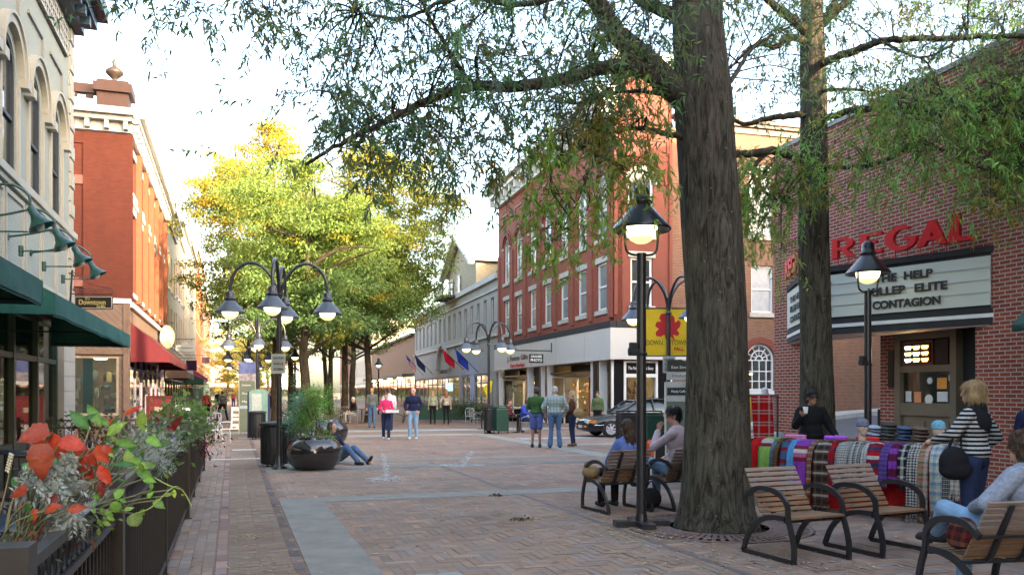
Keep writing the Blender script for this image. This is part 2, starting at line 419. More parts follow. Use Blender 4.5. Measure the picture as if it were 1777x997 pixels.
def leaves(P0, D, Ls, Ws, rg):
    n = len(P0); D = D / np.linalg.norm(D, axis=1, keepdims=True); s = np.cross(D, rg.normal(size=(n, 3))); s /= np.linalg.norm(s, axis=1, keepdims=True) + 1e-9
    V = np.stack([P0, P0 + D * (Ls * .42)[:, None] + s * (Ws * .5)[:, None], P0 + D * Ls[:, None], P0 + D * (Ls * .42)[:, None] - s * (Ws * .5)[:, None]], 1).reshape(-1, 3); return V, np.arange(4 * n).reshape(-1, 4)
SLAB = ATTR('slab_face', rough=.75, noise=.2, nscale=2.6, bump=.2)
def strip(u0, u1, v0, v1, name='paving_band', n=None, along=True, col=(.195, .18, .15), z=.004, dark=0):
    """band of stone slabs, joints every ~1.2 m"""
    V = []; C = []; L_ = (v1 - v0) if along else (u1 - u0); n = n or max(1, round(L_ / 1.25)); rr = random.Random(int(abs(u0 * 100 + v0 * 10)))
    for i in range(n):
        a, b = L_ * i / n + .002, L_ * (i + 1) / n - .002
        r = (u0, u1, v0 + a, v0 + b) if along else (u0 + a, u0 + b, v0, v1)
        for (u, v) in ((r[0], r[2]), (r[1], r[2]), (r[1], r[3]), (r[0], r[3])): V.append(uv2xy(u, v) + (z,))
        k = 1 + rr.gauss(0, .035); C.append([c * k for c in col])
    return st(meshnp(name, np.array(V), np.arange(len(V)).reshape(-1, 4), SLAB, cols=np.array(C)))
def vY(X0, Y): x = X0 - KL * Y; return -x * sA + Y * cA      # v of a point on the line X0
c_ = cA
vb = vY(1, 12.93) 
def vpx(px, py): a = G(px, py); return -a.x * sA + a.y * cA
strip(.675, 1.302, 4.8, vpx(620, 868.4) - .004, n=5)
def cross(px, py0, py1, u0, u1, **k):        # band across the street through two heights at px
    a, b = G(px, py0), G(px, py1); v0 = -a.x * sA + a.y * cA; v1 = -b.x * sA + b.y * cA
    return strip(u0, u1, v0, v1, along=False, **k)
cross(620, 868.4, 860, .675, 9.3)
cross(620, 801, 797.5, .675, 9.0)
cross(620, 813, 808.5, .675, 12, z=.0045, col=(.15,.148,.135))
cross(800, 755, 751.5, .2, 9.0, col=(.26,.255,.225))
cross(900, 745, 742, -4, 16, col=(.3, .31, .31))
va = vY(9.5, 21.3); vc = vY(9.5, 33.5)
strip(8.9, 9.5, va, vc, col=(.235, .235, .205), z=.0055)
strip(4.38, 4.46, 4.8, vb + 6, col=(.12, .10, .095), z=.003)
strip(9.6, 22, vY(9.5, 25.5), vY(9.5, 26.3), along=False, col=(.22,.22,.195), z=.0055)
strip(9.6, 22, vY(9.5, 29.0), vY(9.5, 29.8), along=False, col=(.30, .31, .32), z=.0055)
strip(.675, 2.0, vY(1, 17.2), vY(1, 22), n=4, col=(.19,.195,.17), z=.0055)
strip(.0, .66, vY(1, 24), vY(1, 24.35), n=1, along=False, col=(.45, .45, .42), z=.003)
strip(-.58, .66, vY(.3, 20.6), vY(.3, 20.8), n=1, along=False, col=(.48, .48, .45), z=.0045)
q = G(765, 1000); t = thing('access_cover', 'small pale concrete access cover set in the paving at the bottom of the photo', 'access cover', tuple(q), AL); m = MB(); m.box(-.20, .20, -.12, .14, .0, .007); m.build('cover', SLABM, t); m = MB(); m.box(-.225, -.202, -.14, .16, 0, .006); m.box(.202, .225, -.14, .16, 0, .006); m.box(-.201, .201, .142, .16, 0, .006); m.build('rim', M('rust_rim', (.12, .08, .06)), t)
for px, py, r_, lb in ((905, 902, .07, 'small heap of wet brown leaves on the open paving, centre'), (862, 860, .05, 'tiny heap of brown leaves by the middle stone band')):
    q = G(px, py); rg = np.random.default_rng(px); V, Fq = leaves(rg.normal(size=(90, 3)) * np.array([r_, r_ * .6, .012]) + np.array([q.x, q.y, .02]), rg.normal(size=(90, 3)) * np.array([1, 1, .4]), rg.uniform(.02, .05, 90), rg.uniform(.01, .025, 90), rg); tag(meshnp('leaf_heap', V, Fq, M('wet_leaf', (.10, .055, .03), rough=.7, var=.3)), lb, 'leaf heap', kind='stuff')
# faded chalk scrawls on the paving
def chalk(name, pts, w):
    V = []; rr = random.Random(3)
    for (px, py, n, sx, sy) in pts:
        for i in range(n):
            q = G(px + rr.gauss(0, sx), py + rr.gauss(0, sy)); a = rr.uniform(0, 3.1); l = rr.uniform(.01, .06); ww = rr.uniform(.003, .009)
            d = Vector((math.cos(a), math.sin(a), 0)); e = Vector((-d.y, d.x, 0))
            V += [tuple(q + d * l * s1 + e * ww * s2 + Vector((0, 0, .0085))) for s1, s2 in ((-1, -1), (1, -1), (1, 1), (-1, 1))]
    return meshnp(name, np.array(V), np.arange(len(V)).reshape(-1, 4), M('chalk', (.6, .6, .56), rough=1, var=.1))
c1 = chalk('chalk_mark', [(664, 790, 40, 2, 4), (668, 800, 60, 2, 4), (670, 812, 70, 3, 4), (672, 824, 60, 4, 3), (670, 832, 170, 16, 2), (650, 830, 50, 7, 1.5), (686, 829, 40, 5, 2)], 1)
tag(c1, 'worn white chalk scrawl, hooked, on the paving right of the big black bowl planter', 'chalk drawing', 'chalk scrawls on the plaza', kind='stuff')
c2 = chalk('chalk_mark', [(818, 785, 40, 2, 3), (812, 793, 50, 2.5, 3), (805, 801, 60, 4, 3), (800, 808, 110, 18, 1.5), (830, 807, 60, 10, .6), (775, 807, 50, 6, 1)], 1)
tag(c2, 'worn white chalk streak in the middle of the plaza', 'chalk drawing', 'chalk scrawls on the plaza', kind='stuff')
# fallen leaves
def litter():
    V = []; C = []; rr = random.Random(11)
    def put(x, y, s, c):
        a = rr.uniform(0, 6.28); d = Vector((math.cos(a), math.sin(a), 0)); e = Vector((-d.y, d.x, 0)); q = Vector((x, y, .006 + rr.uniform(0, .004)))
        V.extend([tuple(q - d * s), tuple(q - e * s * .22 + Vector((0, 0, s * .15))), tuple(q + d * s + Vector((0, 0, rr.uniform(0, .01)))), tuple(q + e * s * .22 + Vector((0, 0, s * .1)))]); C.append(c)
    cols = [(.45, .36, .18), (.30, .17, .07), (.50, .42, .26), (.22, .12, .06), (.38, .30, .10), (.5, .46, .34)]
    for i in range(1500):
        Y = 6.5 + 14 * rr.random() ** 1.5; X = rr.uniform(-.3, 1) * 1 + rr.gauss(2.2, 1.9); put(X, Y, rr.uniform(.02, .045), rr.choice(cols))
    for (px, py, n, s) in ((1105, 925, 260, .28), (1085, 915, 120, .35), (1310, 960, 160, .35), (1060, 895, 90, .3), (905, 902, 60, .07), (1150, 960, 150, .5), (1400, 985, 120, .5), (925, 900, 30, .06), (450, 985, 60, .25), (440, 930, 50, .12), (860, 862, 30, .06)):
        q = G(px, py)
        for i in range(n): put(q.x + rr.gauss(0, s), q.y + rr.gauss(0, s), rr.uniform(.015, .04), rr.choice(cols[:5]))
    for i in range(260):
        Y = rr.uniform(5, 24); x, y = uv2xy(rr.gauss(.26, .12) if i % 2 else rr.gauss(.25, .03), Y); put(x, y, rr.uniform(.012, .03), rr.choice(cols[:4]))
    return meshnp('fallen_leaves', np.array(V), np.arange(len(V)).reshape(-1, 4), ATTR('dead_leaf', rough=.9, noise=0, trans=.1), cols=np.array(C))
tag(litter(), 'dry tan and brown leaves scattered over the paving', 'fallen leaves', kind='stuff')

# ================================================================= building helpers
def rect(x0, x1, z0, z1): return [(x0, z0), (x1, z0), (x1, z1), (x0, z1)]
def arch(x0, x1, z0, z1, n=14):
    r = (x1 - x0) / 2; return [(x0, z0), (x1, z0)] + arcpts((x0 + x1) / 2, z1 - r, r, 0, 180, n)
def wall(root, name, outline, holes, t, mat, T=None):
    b = MB(); b.T = T; b.poly(outline, holes, t); return b.build(name, mat, root)
def arcband(b, cx, cz, r0, r1, y0, y1, a0=0, a1=180, n=18, mi=0):
    A = arcpts(cx, cz, r0, a0, a1, n); B = arcpts(cx, cz, r1, a0, a1, n); k = n + 1
    vs = [(p[0], y0, p[1]) for p in A] + [(p[0], y0, p[1]) for p in B] + [(p[0], y1, p[1]) for p in A] + [(p[0], y1, p[1]) for p in B]
    fs = []
    for i in range(n): fs += [(i, i + 1, k + i + 1, k + i), (2 * k + i, 3 * k + i, 3 * k + i + 1, 2 * k + i + 1), (k + i, k + i + 1, 3 * k + i + 1, 3 * k + i), (i, 2 * k + i, 2 * k + i + 1, i + 1)]
    fs += [(0, k, 3 * k, 2 * k), (n, 2 * k + n, 3 * k + n, k + n)]
    return b.add(vs, fs, mi)
def win(root, x0, x1, z0, z1, ar=False, T=None, fm=None, pane=None, nx=1, zs=None, sill=None, lintel=None, dep=.12, fw=.07, label=None, sillm=None):
    """one window: frame with bars > pane, sill, lintel"""
    fm = fm or WHITE; b = MB(); b.T = T; y0, y1 = dep - .03, dep + .06; r = (x1 - x0) / 2; cx = (x0 + x1) / 2; zt = z1 - (r if ar else 0)
    b.box(x0 + .002, x0 + fw, y0, y1, z0 + .002, zt); b.box(x1 - fw, x1 - .002, y0, y1, z0 + .002, zt); b.box(x0 + fw, x1 - fw, y0, y1, z0 + .002, z0 + fw)
    if ar: arcband(b, cx, zt, r - fw, r - .002, y0, y1)
    else: b.box(x0 + fw, x1 - fw, y0, y1, z1 - fw, z1 - .002)
    zs = [lerp(z0, zt if ar else z1, .5)] if zs is None else zs
    for z in zs: b.box(x0 + fw, x1 - fw, y0 + .01, y1, z - fw * .4, z + fw * .4)
    for i in range(1, nx):
        x = lerp(x0, x1, i / nx); b.box(x - .02, x + .02, y0 + .013, y1 + .003, z0 + fw, z1 - fw * .6 if not ar else zt + r * .8)
    f = b.build('window', fm, root)
    if label: f['label'] = label
    p = MB(); p.T = T; pts = arch(x0 + fw * .5, x1 - fw * .5, z0 + fw * .5, z1 - fw * .5) if ar else rect(x0 + fw * .5, x1 - fw * .5, z0 + fw * .5, z1 - fw * .5)
    p.poly(pts, [], .01); p.v = [tuple(Vector(v) + ((T.to_3x3() if T else Matrix.Identity(3)) @ Vector((0, dep + .02, 0)))) for v in p.v]
    p.build('pane', pane or PANE, f)
    if sill: s = MB(); s.T = T; s.box(x0 - .1, x1 + .1, -.08, .06, z0 - sill, z0 - .003); s.build('sill', sillm or STONE, f)
    if lintel: s = MB(); s.T = T; s.box(x0 - .12, x1 + .12, -.04, .04, z1 + .003, z1 + lintel); s.build('lintel', sillm or STONE, f)
    return f
def cornice(root, x0, x1, z0, z1, proj, mat, T=None, brackets=0, yb=0, name='cornice', bm=None):
    b = MB(); b.T = T; h = z1 - z0
    b.box(x0, x1, yb - proj * .25, yb - .003, z0, z0 + h * .45); b.box(x0 - proj * .1, x1 + proj * .1, yb - proj * .7, yb + .1, z0 + h * .452, z0 + h * .68)
    b.box(x0 - proj * .2, x1 + proj * .2, yb - proj, yb + .2, z0 + h * .682, z1)
    c = b.build(name, mat, root)
    if brackets:
        for i in range(brackets):
            k = MB(); k.T = T
            x = lerp(x0 + .15, x1 - .15, i / max(1, brackets - 1)); k.box(x - .07, x + .07, yb - proj * .62, yb - proj * .252, z0 + h * .08, z0 + h * .448)
            k.build('bracket', bm or mat, c)
    return c
def awning(root, x0, x1, ztop, zbot, proj, val, mat, T=None, label=None, y=-.02):
    b = MB(); b.T = T; y1 = y - proj; th = .025
    A = [(x0, y, ztop), (x1, y, ztop), (x1, y1, zbot + val), (x0, y1, zbot + val), (x1, y1, zbot), (x0, y1, zbot)]
    n = 12                                         # ripple across the cloth
    def rip(i, s): return .012 * math.sin(i * 2.1 + s)
    cols = []
    for i in range(n + 1):
        x = lerp(x0, x1, i / n); cols.append([(x, y, ztop), (x, lerp(y, y1, .5), lerp(ztop, zbot + val, .5) + rip(i, 1)), (x, y1, zbot + val), (x, y1 + rip(i, 2), zbot + .012 * (i % 2))])
    vs = [p for c in cols for p in c]; fs = [(i * 4 + j, i * 4 + j + 1, i * 4 + 5 + j, i * 4 + 4 + j) for i in range(n) for j in range(3)]
    b.add(vs, fs, 0, False); b.add([(p[0], p[1] + th * .5, p[2] - th) for p in vs], [f[::-1] for f in fs], 0)
    for x in (x0, x1):
        b.add([(x, y, ztop), (x, y1, zbot + val), (x, y1, zbot), (x, y, zbot)], [(0, 1, 2, 3)], 0)
    o = b.build('awning', mat, root); f = MB(); f.T = T
    for x in (x0 + .05, (x0 + x1) / 2, x1 - .05): f.tube([(x, y, zbot + .05), (x, y1 + .05, zbot + .04)], .015, 6); f.tube([(x, y, ztop - .1), (x, y1 + .04, zbot + val - .05)], .015, 6)
    f.build('awning_frame', BLACKM, o)
    if label: o['label'] = label
    return o
def goods(root, x0, x1, y0, y1, z0, z1, n, cols, seed, name='merchandise', T=None, s=(.05, .22)):
    rr = random.Random(seed); b = MB(); b.T = T; cc = []
    for i in range(n):
        x, y = rr.uniform(x0, x1), rr.uniform(y0, y1); z = z0 + (z1 - z0) * rr.randrange(5) / 5 + .02; w, h, d = rr.uniform(*s), rr.uniform(*s) * 1.3, rr.uniform(*s) * .6
        if rr.random() < .5: k = len(b.f); b.box(x - w / 2, x + w / 2, y - d / 2, y + d / 2, z, z + h)
        else: k = len(b.f); b.ell((x, y, z + h / 2), (w / 2, d / 2, h / 2), 8)
        c = rr.choice(cols); cc += [c] * (len(b.f) - k)
    o = b.build(name, ATTR('goods', rough=.6, noise=0), root); setcol(o.data, np.array(cc)); o['kind'] = 'stuff'; return o
GC = [(.5, .12, .08), (.55, .45, .3), (.15, .2, .35), (.6, .55, .5), (.1, .1, .1), (.35, .2, .1), (.12, .3, .2), (.6, .4, .1)]
TZ = lambda ang, loc=(0, 0, 0): Matrix.Translation(Vector(loc)) @ Matrix.Rotation(R(ang), 4, 'Z')

# ================================================================= cafe building, left foreground
ROTL = math.pi / 2 + AL
def rootL(name, label, Y0, X0=-3.77, cat='building', group=None): return thing(name, label, cat, S(X0, Y0), ROTL, group)
kL = 1 / cA
SAGE = M('sage_painted_brick', (.30, .32, .29), rough=.75, var=.06, scale=1.2, bump=.12)
SAGE2 = BRICK('sage_painted_brickwork', (.30, .32, .29), (.285, .305, .275), (.245, .265, .24), ms=.006, var=.06, bump=.25)
CREAM = M('cream_trim', (.36, .345, .30), rough=.7, var=.08, scale=2)
DGREEN = M('dark_green_joinery', (.012, .035, .028), rough=.4, var=.2, spec=.5)
TEAL = M('teal_canvas', (.016, .105, .09), rough=.8, var=.18, scale=5, bump=.2)
b1 = rootL('cafe_building', 'sage painted two storey cafe building with arched windows and teal awnings, at the left edge', 2.0)
L1 = 17.7 * kL
xs1 = [(y - 2) * kL for y in (8.5, 10.35, 12.2, 14.06, 15.95, 17.82)]
holes = [arch(x - .5, x + .5, 5.38, 7.68) for x in xs1]
wall(b1, 'wall', rect(0, L1 - .45, 3.35, 10.1), holes, .4, SAGE2)
for x in xs1:
    w = win(b1, x - .5, x + .5, 5.38, 7.68, True, fm=M('bluegrey_sash', (.035, .042, .055), var=.1), zs=[6.35], dep=.05, fw=.08)
    h = MB(); arcband(h, x, 7.18, .66, .80, -.11, .02, 0, 180, 20); arcband(h, x, 7.18, .80, .85, -.15, .02, 0, 180, 20)
    for s_ in (-1, 1): h.box(x + s_ * .78 - .13, x + s_ * .78 + .13, -.17, .02, 7.0, 7.17); h.box(x + s_ * .62 - .05, x + s_ * .62 + .05, -.05, .0, 5.4, 7.0)
    h.build('window_hood', CREAM, b1)
m_ = MB(); m_.box(0, L1, -.12, .0, 5.22, 5.36); m_.box(0, L1, -.07, .0, 5.12, 5.218); m_.build('sill_course', CREAM, b1)
for i in range(12):                                   # panelled sign band
    m_ = MB(); x0 = L1 - .5 - 1.42 * (i + 1); x1 = x0 + 1.3
    if x0 < 0: break
    m_.box(x0, x1, -.03, .0, 4.98, 5.06); m_.box(x0, x1, -.03, 0, 3.72, 3.8); m_.box(x0, x0 + .07, -.03, 0, 3.8, 4.98); m_.box(x1 - .07, x1, -.03, 0, 3.8, 4.98); m_.build('panel_moulding', CREAM, b1)
for x in xs1:                                         # recessed panels over the windows
    m_ = MB(); m_.box(x - .62, x + .62, -.045, 0, 8.62, 8.68); m_.box(x + .56, x + .62, -.045, 0, 8.25, 8.62); m_.build('panel_moulding', M('grey_mould', (.22, .22, .20), var=.1), b1)
m_ = MB(); x0, x1 = 3, L1 - .9                          # pierced brick frieze
n = int((x1 - x0) / .2)
for i in range(n + 1): m_.box(x0 + i * .2, x0 + i * .2 + .07, -.07, 0, 9.2, 9.78)
for k in range(4): m_.box(x0, x1, -.075, 0, 9.2 + k * .19, 9.26 + k * .19)
m_.build('frieze', M('frieze_paint', (.30, .29, .26), var=.1), b1)
m_ = MB(); m_.box(3, L1 - .9, -.012, 0, 9.18, 9.82); m_.build('frieze_ground', M('frieze_dark', (.06, .055, .05), var=.1), b1)
NAVY = M('slate_blue_paint', (.022, .045, .075), rough=.45, var=.2)
m_ = MB(); m_.box(0, L1 + .1, -.25, .2, 10.1, 10.35); m_.box(0, L1 + .3, -.5, .2, 10.352, 10.6); m_.box(0, L1 + .45, -.72, .2, 10.602, 10.95)
for i in range(30): m_.box(i * .62 + .1, i * .62 + .3, -.46, -.252, 10.12, 10.35)
m_.build('cornice', NAVY, b1)
m_ = MB()
for i in range(20): m_.box(L1 - .44 + (.0 if i % 2 else .0), L1 + (.03 if i % 2 else .0), -.03 - (.02 if i % 2 else 0), .6, 3.4 + i * .335, 3.4 + i * .335 + .3)
m_.box(L1 - .448, L1 - .002, .0, .5, 3.35, 10.1); m_.build('quoin', CREAM, b1)
m_ = MB(); m_.box(L1 - .4, L1 - .01, .5, 14, 0, 10.1); m_.box(0, .4, .4, 14, 0, 10.1); m_.box(0, L1, .4, 14, 10.0, 10.09); m_.box(0, L1, 13.9, 14.2, 0, 10.1); m_.build('side_wall', SAGE2, b1)
# ground floor: end pier, timber shopfront
m_ = MB()
for i in range(10): m_.box(L1 - 1.35, L1 + .02, -.06, .5, i * .335 + .006, i * .335 + .33); 
m_.box(L1 - 1.33, L1, -.04, .5, 0, 3.35); m_.build('pier', CREAM, b1)
def shopfront(root, x0, x1, bays, z0, zt, z1, fm, y=.0, dep=.1, T=None, door=()):
    """framed shop windows: posts, rails > glass, in bays"""
    f = MB(); f.T = T; w = (x1 - x0) / bays
    for i in range(bays + 1): f.box(x0 + i * w - .06, x0 + i * w + .06, y, y + dep, 0, z1)
    for i in range(bays):
        a, c = x0 + i * w + .06, x0 + (i + 1) * w - .06
        if i not in door: f.box(a, c, y + .02, y + dep - .01, 0, z0)
        f.box(a, c, y + .01, y + dep - .01, zt - .05, zt + .05); f.box(a, c, y + .01, y + dep - .01, z1 - .1, z1)
    o = f.build('shopfront', fm, root); gl = MB(); gl.T = T
    gl.box(x0, x1, y + dep * .5, y + dep * .5 + .008, (z0 if not door else .1), z1 - .05); gl.build('shop_glass', GLS, o); return o
shopfront(b1, 0.2, L1 - 1.42, 9, .75, 2.3, 3.15, DGREEN, y=.06, dep=.16)
m_ = MB(); m_.box(.1, L1 - 1.36, -.02, .3, 3.15, 3.349); m_.build('shop_header', M('brown_soffit', (.10, .075, .06), var=.1), b1)
m_ = MB(); m_.box(0.4, L1 - 1.4, 5, 5.1, 0, 3.3); m_.box(.4, L1 - .4, .35, 5, 3.25, 3.3); m_.box(L1 - 1.3, L1 - 1.2, .5, 5, 0, 3.3); m_.build('interior_wall', INTD, b1)
goods(b1, 6, L1 - 1.6, .6, 2.2, .8, 2.2, 90, GC, 5, name='tableware', s=(.06, .3))
for i in range(6):
    m_ = MB(); m_.ell((7 + i * 1.9, 1.5, 2.55), (.13, .13, .1)); m_.build('pendant_lamp', LAMPW, b1)
zA = 2.6
awning(b1, (0 - 2 + 2) * kL, (8.6 - 2) * kL, 3.62, zA, 1.6, .26, TEAL, label='teal canvas awning at the left edge')
awning(b1, (9.75 - 2) * kL, (17.3 - 2) * kL, 3.62, zA, 1.5, .26, TEAL, label='longer teal canvas awning beside the dark hanging sign')
# gooseneck lamps
GN = M('green_enamel', (.012, .06, .05), rough=.35, var=.2, spec=.6)
for i, y in enumerate((10.9, 12.45, 14.0, 15.6)):
    x = (y - 2) * kL; p = S(-3.77, y)
    t = thing('gooseneck_lamp', ['green gooseneck wall lamp nearest the left edge', 'second green gooseneck wall lamp from the left, over the teal awning', 'third green gooseneck wall lamp from the left, over the teal awning', 'green gooseneck wall lamp nearest the dark hanging sign'][i], 'wall lamp', tuple(p) , ROTL, 'green gooseneck lamps on the cafe front')
    m_ = MB(); m_.tube(spline([(0, 0, 4.25), (0, -.35, 4.32), (0, -.75, 4.42), (0, -.98, 4.3), (0, -1.0, 4.12)], 6), .018, 8); m_.cyl((0, 0, 4.25), (0, -.03, 4.25), .06); m_.build('arm', GN, t)
    m_ = MB(); m_.lathe([(.03, .0), (.05, -.02), (.055, -.12), (.075, -.16), (.085, -.19), (.165, -.29), (.175, -.305), (.165, -.30), (.09, -.22), (0, -.2)], 20)
    m_.v = [tuple(Matrix.Rotation(R(-28), 4, 'X') @ Vector(v) + Vector((0, -1.0, 4.14))) for v in m_.v]; m_.build('lamp_shade', GN, t)
    m_ = MB(); m_.ell((0, -1.12, 3.88), (.06, .06, .07)); m_.build('bulb', M('frosted_bulb', (.5, .5, .45), rough=.3, var=0), t)
    m_ = MB(); m_.tube([(0, -.98, 3.8), (0, -.55, 3.78)], .012, 6); m_.cyl((0, -.55, 3.7), (0, -.55, 3.86), .035); m_.build('conduit', GN, t)

# ================================================================= red corner building, left
def rootLb(name, label, Y0, X0=-3.6, **k): return rootL(name, label, Y0, X0, **k)
REDP = M('red_painted_wall', (.105, .026, .016), rough=.75, var=.12, scale=1.3, bump=.1)
REDB = BRICK('red_painted_brick', (.11, .027, .016), (.092, .022, .013), (.07, .022, .015), ms=.006, var=.14, bump=.2)
REDL = M('pink_red_band', (.21, .085, .065), rough=.75, var=.08)
WOODD = M('brown_board', (.15, .095, .07), rough=.8, var=.22, scale=3, stretch=(1, 1, 1))
def DIAG(name, c, gap=.16):
    m = M(name, c, rough=.8, var=.15, scale=2); N, L = nodes(m); b = N['Principled BSDF']
    tc = N.new('ShaderNodeTexCoord'); mp = N.new('ShaderNodeMapping'); mp.inputs['Rotation'].default_value = (0, 0, R(45)); L.new(tc.outputs['UV'], mp.inputs[0])
    wv = N.new('ShaderNodeTexWave'); wv.inputs['Scale'].default_value = 1 / gap / 3.2; wv.wave_profile = 'SAW'; L.new(mp.outputs[0], wv.inputs[0])
    cr = N.new('ShaderNodeValToRGB'); e = cr.color_ramp.elements; e[0].position = .0; e[0].color = (.35, .35, .35, 1); e[1].position = .12; e[1].color = (1, 1, 1, 1); L.new(wv.outputs[0], cr.inputs[0])
    old = b.inputs['Base Color'].links[0].from_socket; mx = N.new('ShaderNodeMix'); mx.data_type = 'RGBA'; mx.blend_type = 'MULTIPLY'; mx.inputs[0].default_value = 1
    L.new(old, mx.inputs[6]); L.new(cr.outputs[0], mx.inputs[7]); L.new(mx.outputs[2], b.inputs['Base Color']); return m
DIAGM = DIAG('diagonal_boarding', (.15, .10, .075))
b2 = rootLb('corner_shop_building', 'red painted brick corner building with white cornice and a red awning, beyond the cafe', 29.0)
L2 = 16.0
TS = TZ(-90, (0, 13, 0))                                # side wall frame: x runs towards the street corner, outward is -x of the building
wall(b2, 'side_wall', rect(0, 13, 3.0, 10.6), [], .4, REDB, TS)
m_ = MB(); m_.T = TS
for x in (9.0, 12.3 - .7): m_.box(x, x + (1.55 if x > 10 else .35), -.08, 0, 4.85, 10.55)
m_.box(13 - 2.9 - 1.2, 11.6, -.05, 0, 10.15, 10.55)
m_.build('pilaster', REDB, b2)
m_ = MB(); m_.T = TS; m_.box(6, 11.6, -.055, 0, 8.75, 9.05); m_.box(6, 11.6, -.055, 0, 5.25, 5.55); m_.build('band_course', REDL, b2)
m_ = MB(); m_.T = TS; m_.box(5, 13.1, -.1, 0, 4.72, 4.88); m_.build('string_course', WHITE, b2)
wall(b2, 'boarded_side', rect(0, 13, 0, 3.0), [rect(9.3, 12.7, .85, 2.9)], .2, DIAGM, TS)
m_ = MB(); m_.T = TS; m_.box(5, 13, -.05, -.003, 3.0, 4.7); m_.build('boarding', DIAGM, b2)
m_ = MB(); m_.T = TS; m_.box(12.85, 13.05, -.1, .1, 0, 4.7); m_.box(6, 13, -.07, 0, 2.95, 3.05); m_.box(12.98, 13.06, -.12, 0, 3.0, 4.7); m_.build('corner_board', WOODD, b2)
f = win(b2, 9.3, 12.7, .85, 2.9, False, TS, fm=M('tan_frame', (.30, .25, .18)), pane=GLS, nx=2, zs=[], fw=.08, dep=.05)
m_ = MB(); m_.T = TS; m_.box(8, 12.6, 2.4, 2.5, 0, 3.0); m_.box(8, 12.8, .25, 2.4, .7, .8); m_.box(8, 12.8, .25, 2.4, 2.95, 2.99); m_.build('interior_wall', INTW, b2)
goods(b2, 9.4, 12.4, .5, 2.0, .82, 2.3, 70, [(.2, .25, .3), (.4, .35, .2), (.1, .1, .1), (.5, .5, .45), (.3, .25, .1)], 8, T=TS, s=(.08, .35))
m_ = MB(); m_.T = TS; m_.box(11.55, 11.85, .2, .25, .9, 2.8); m_.build('banner_panel', TEAL, b2)
for x in (10.2, 12.0): m_ = MB(); m_.T = TS; m_.ell((x, 1.0, 2.85), (.22, .12, .05)); m_.build('ceiling_lamp', LAMPW, b2)
# oval shop sign in the window
t = thing('window_sign', 'small green oval sign hanging in the corner shop window', 'sign', tuple(b2.matrix_basis @ Vector((-.04, 2.1, 0)) if False else S(-3.6, 29.0)), ROTL)
m_ = MB(); m_.T = TS; vs = arcpts(10.55, 1.72, .40, 0, 360, 28, .26)[:-1]; m_.poly(vs, [], .04); m_.v = [tuple(Vector(v) + Vector((-.1, 0, 0))) for v in m_.v]; m_.build('board', M('sea_green', (.03, .30, .22), rough=.5), t)
m_ = MB(); m_.T = TS; arr = arcpts(10.55, 1.72, .33, 0, 360, 28, .20)[:-1]; m_.poly(arr, [], .01); m_.v = [tuple(Vector(v) + Vector((-.12, 0, 0))) for v in m_.v]; m_.build('oval_panel', M('pale_sea_green', (.12, .40, .33), rough=.5), t)
# street front
xsb = [1.5 + i * 2.6 for i in range(6)]
hl = [rect(x - .65, x + .65, 5.2, 8.1) for x in xsb] + [rect(x - .65, x + .65, 8.75, 10.15) for x in xsb]
wall(b2, 'wall', rect(0, L2, 4.75, 10.6), hl, .4, REDB)
ORNG = M('orange_paint', (.15, .04, .014), rough=.7)
for x in xsb:
    win(b2, x - .65, x + .65, 5.2, 8.1, fm=WHITE, zs=[6.7], sill=.14, lintel=.2, sillm=WHITE, fw=.1, pane=PANE)
    win(b2, x - .65, x + .65, 8.75, 10.15, fm=WHITE, zs=[9.5], sill=.14, lintel=.2, sillm=WHITE, fw=.1, pane=PANE)
    m_ = MB(); m_.box(x + .85, x + 1.15, -.2, -.003, 4.95, 10.5); m_.build('pilaster', ORNG, b2)
m_ = MB(); m_.box(0, L2, -.14, 0, 4.6, 4.78); m_.box(0, L2, -.1, -.002, 8.35, 8.5); m_.build('string_course', WHITE, b2)
cornice(b2, -.1, L2, 10.6, 11.35, .55, WHITE, brackets=26, bm=M('grey_bracket', (.3, .3, .3)))
cornice(b2, 5, 13.1, 10.6, 11.35, .55, M('shaded_white_cornice', (.30, .30, .29)), TS, brackets=14, bm=M('grey_bracket', (.3, .3, .3)))  # same white cornice, greyed on this side to put its shade into the colour
BRN = M('rusty_brown_paint', (.05, .018, .012), rough=.6)
m_ = MB(); m_.T = TS; m_.box(0, 12.2, .3, .6, 12.0, 12.25); m_.box(0, 12.1, .4, .5, 11.35, 12.0) if False else None
for i in range(24): m_.box(i * .5 + .1, i * .5 + .35, .38, .48, 11.85, 12.0)
m_.box(0, 12.2, .35, .55, 12.25, 12.33); m_.build('parapet_rail', BRN, b2)
m_ = MB(); m_.T = TS; m_.box(12.0, 13.0, .0, 1.0, 11.35, 12.0); m_.box(11.9, 13.12, -.12, 1.1, 12.0, 12.3); m_.box(12.0, 13.0, 0, 1, 12.3, 12.42)
fin = m_.build('parapet_pedestal', BRN, b2)
m_ = MB(); m_.lathe([(.18, 12.42), (.08, 12.5), (.07, 12.6), (.16, 12.68), (.29, 12.80), (.30, 12.87), (.23, 12.95), (.08, 13.05), (.05, 13.12), (.09, 13.2), (.04, 13.28), (0, 13.36)], 20, c=(.5, .5, 0)); m_.build('finial', M('bronze_urn', (.04, .027, .022), rough=.5), fin)
m_ = MB(); m_.box(0.4, L2, .3, 2.8, 0, .02); m_.box(.3, L2, 2.8, 2.9, 0, 4.7); m_.box(.2, L2, .3, 13, 10.5, 10.59); m_.box(L2 - .3, L2, .4, 13, 0, 10.6); m_.box(.4, L2, .25, 2.8, 4.6, 4.7); m_.build('interior_wall', INTD, b2)
shopfront(b2, .3, L2 - .2, 7, .7, 2.5, 3.0, M('dark_trim', (.16, .14, .2)), door=(2, 5))
m_ = MB(); m_.box(0, L2, -.02, .15, 3.0, 4.6); m_.build('boarding', DIAGM, b2)
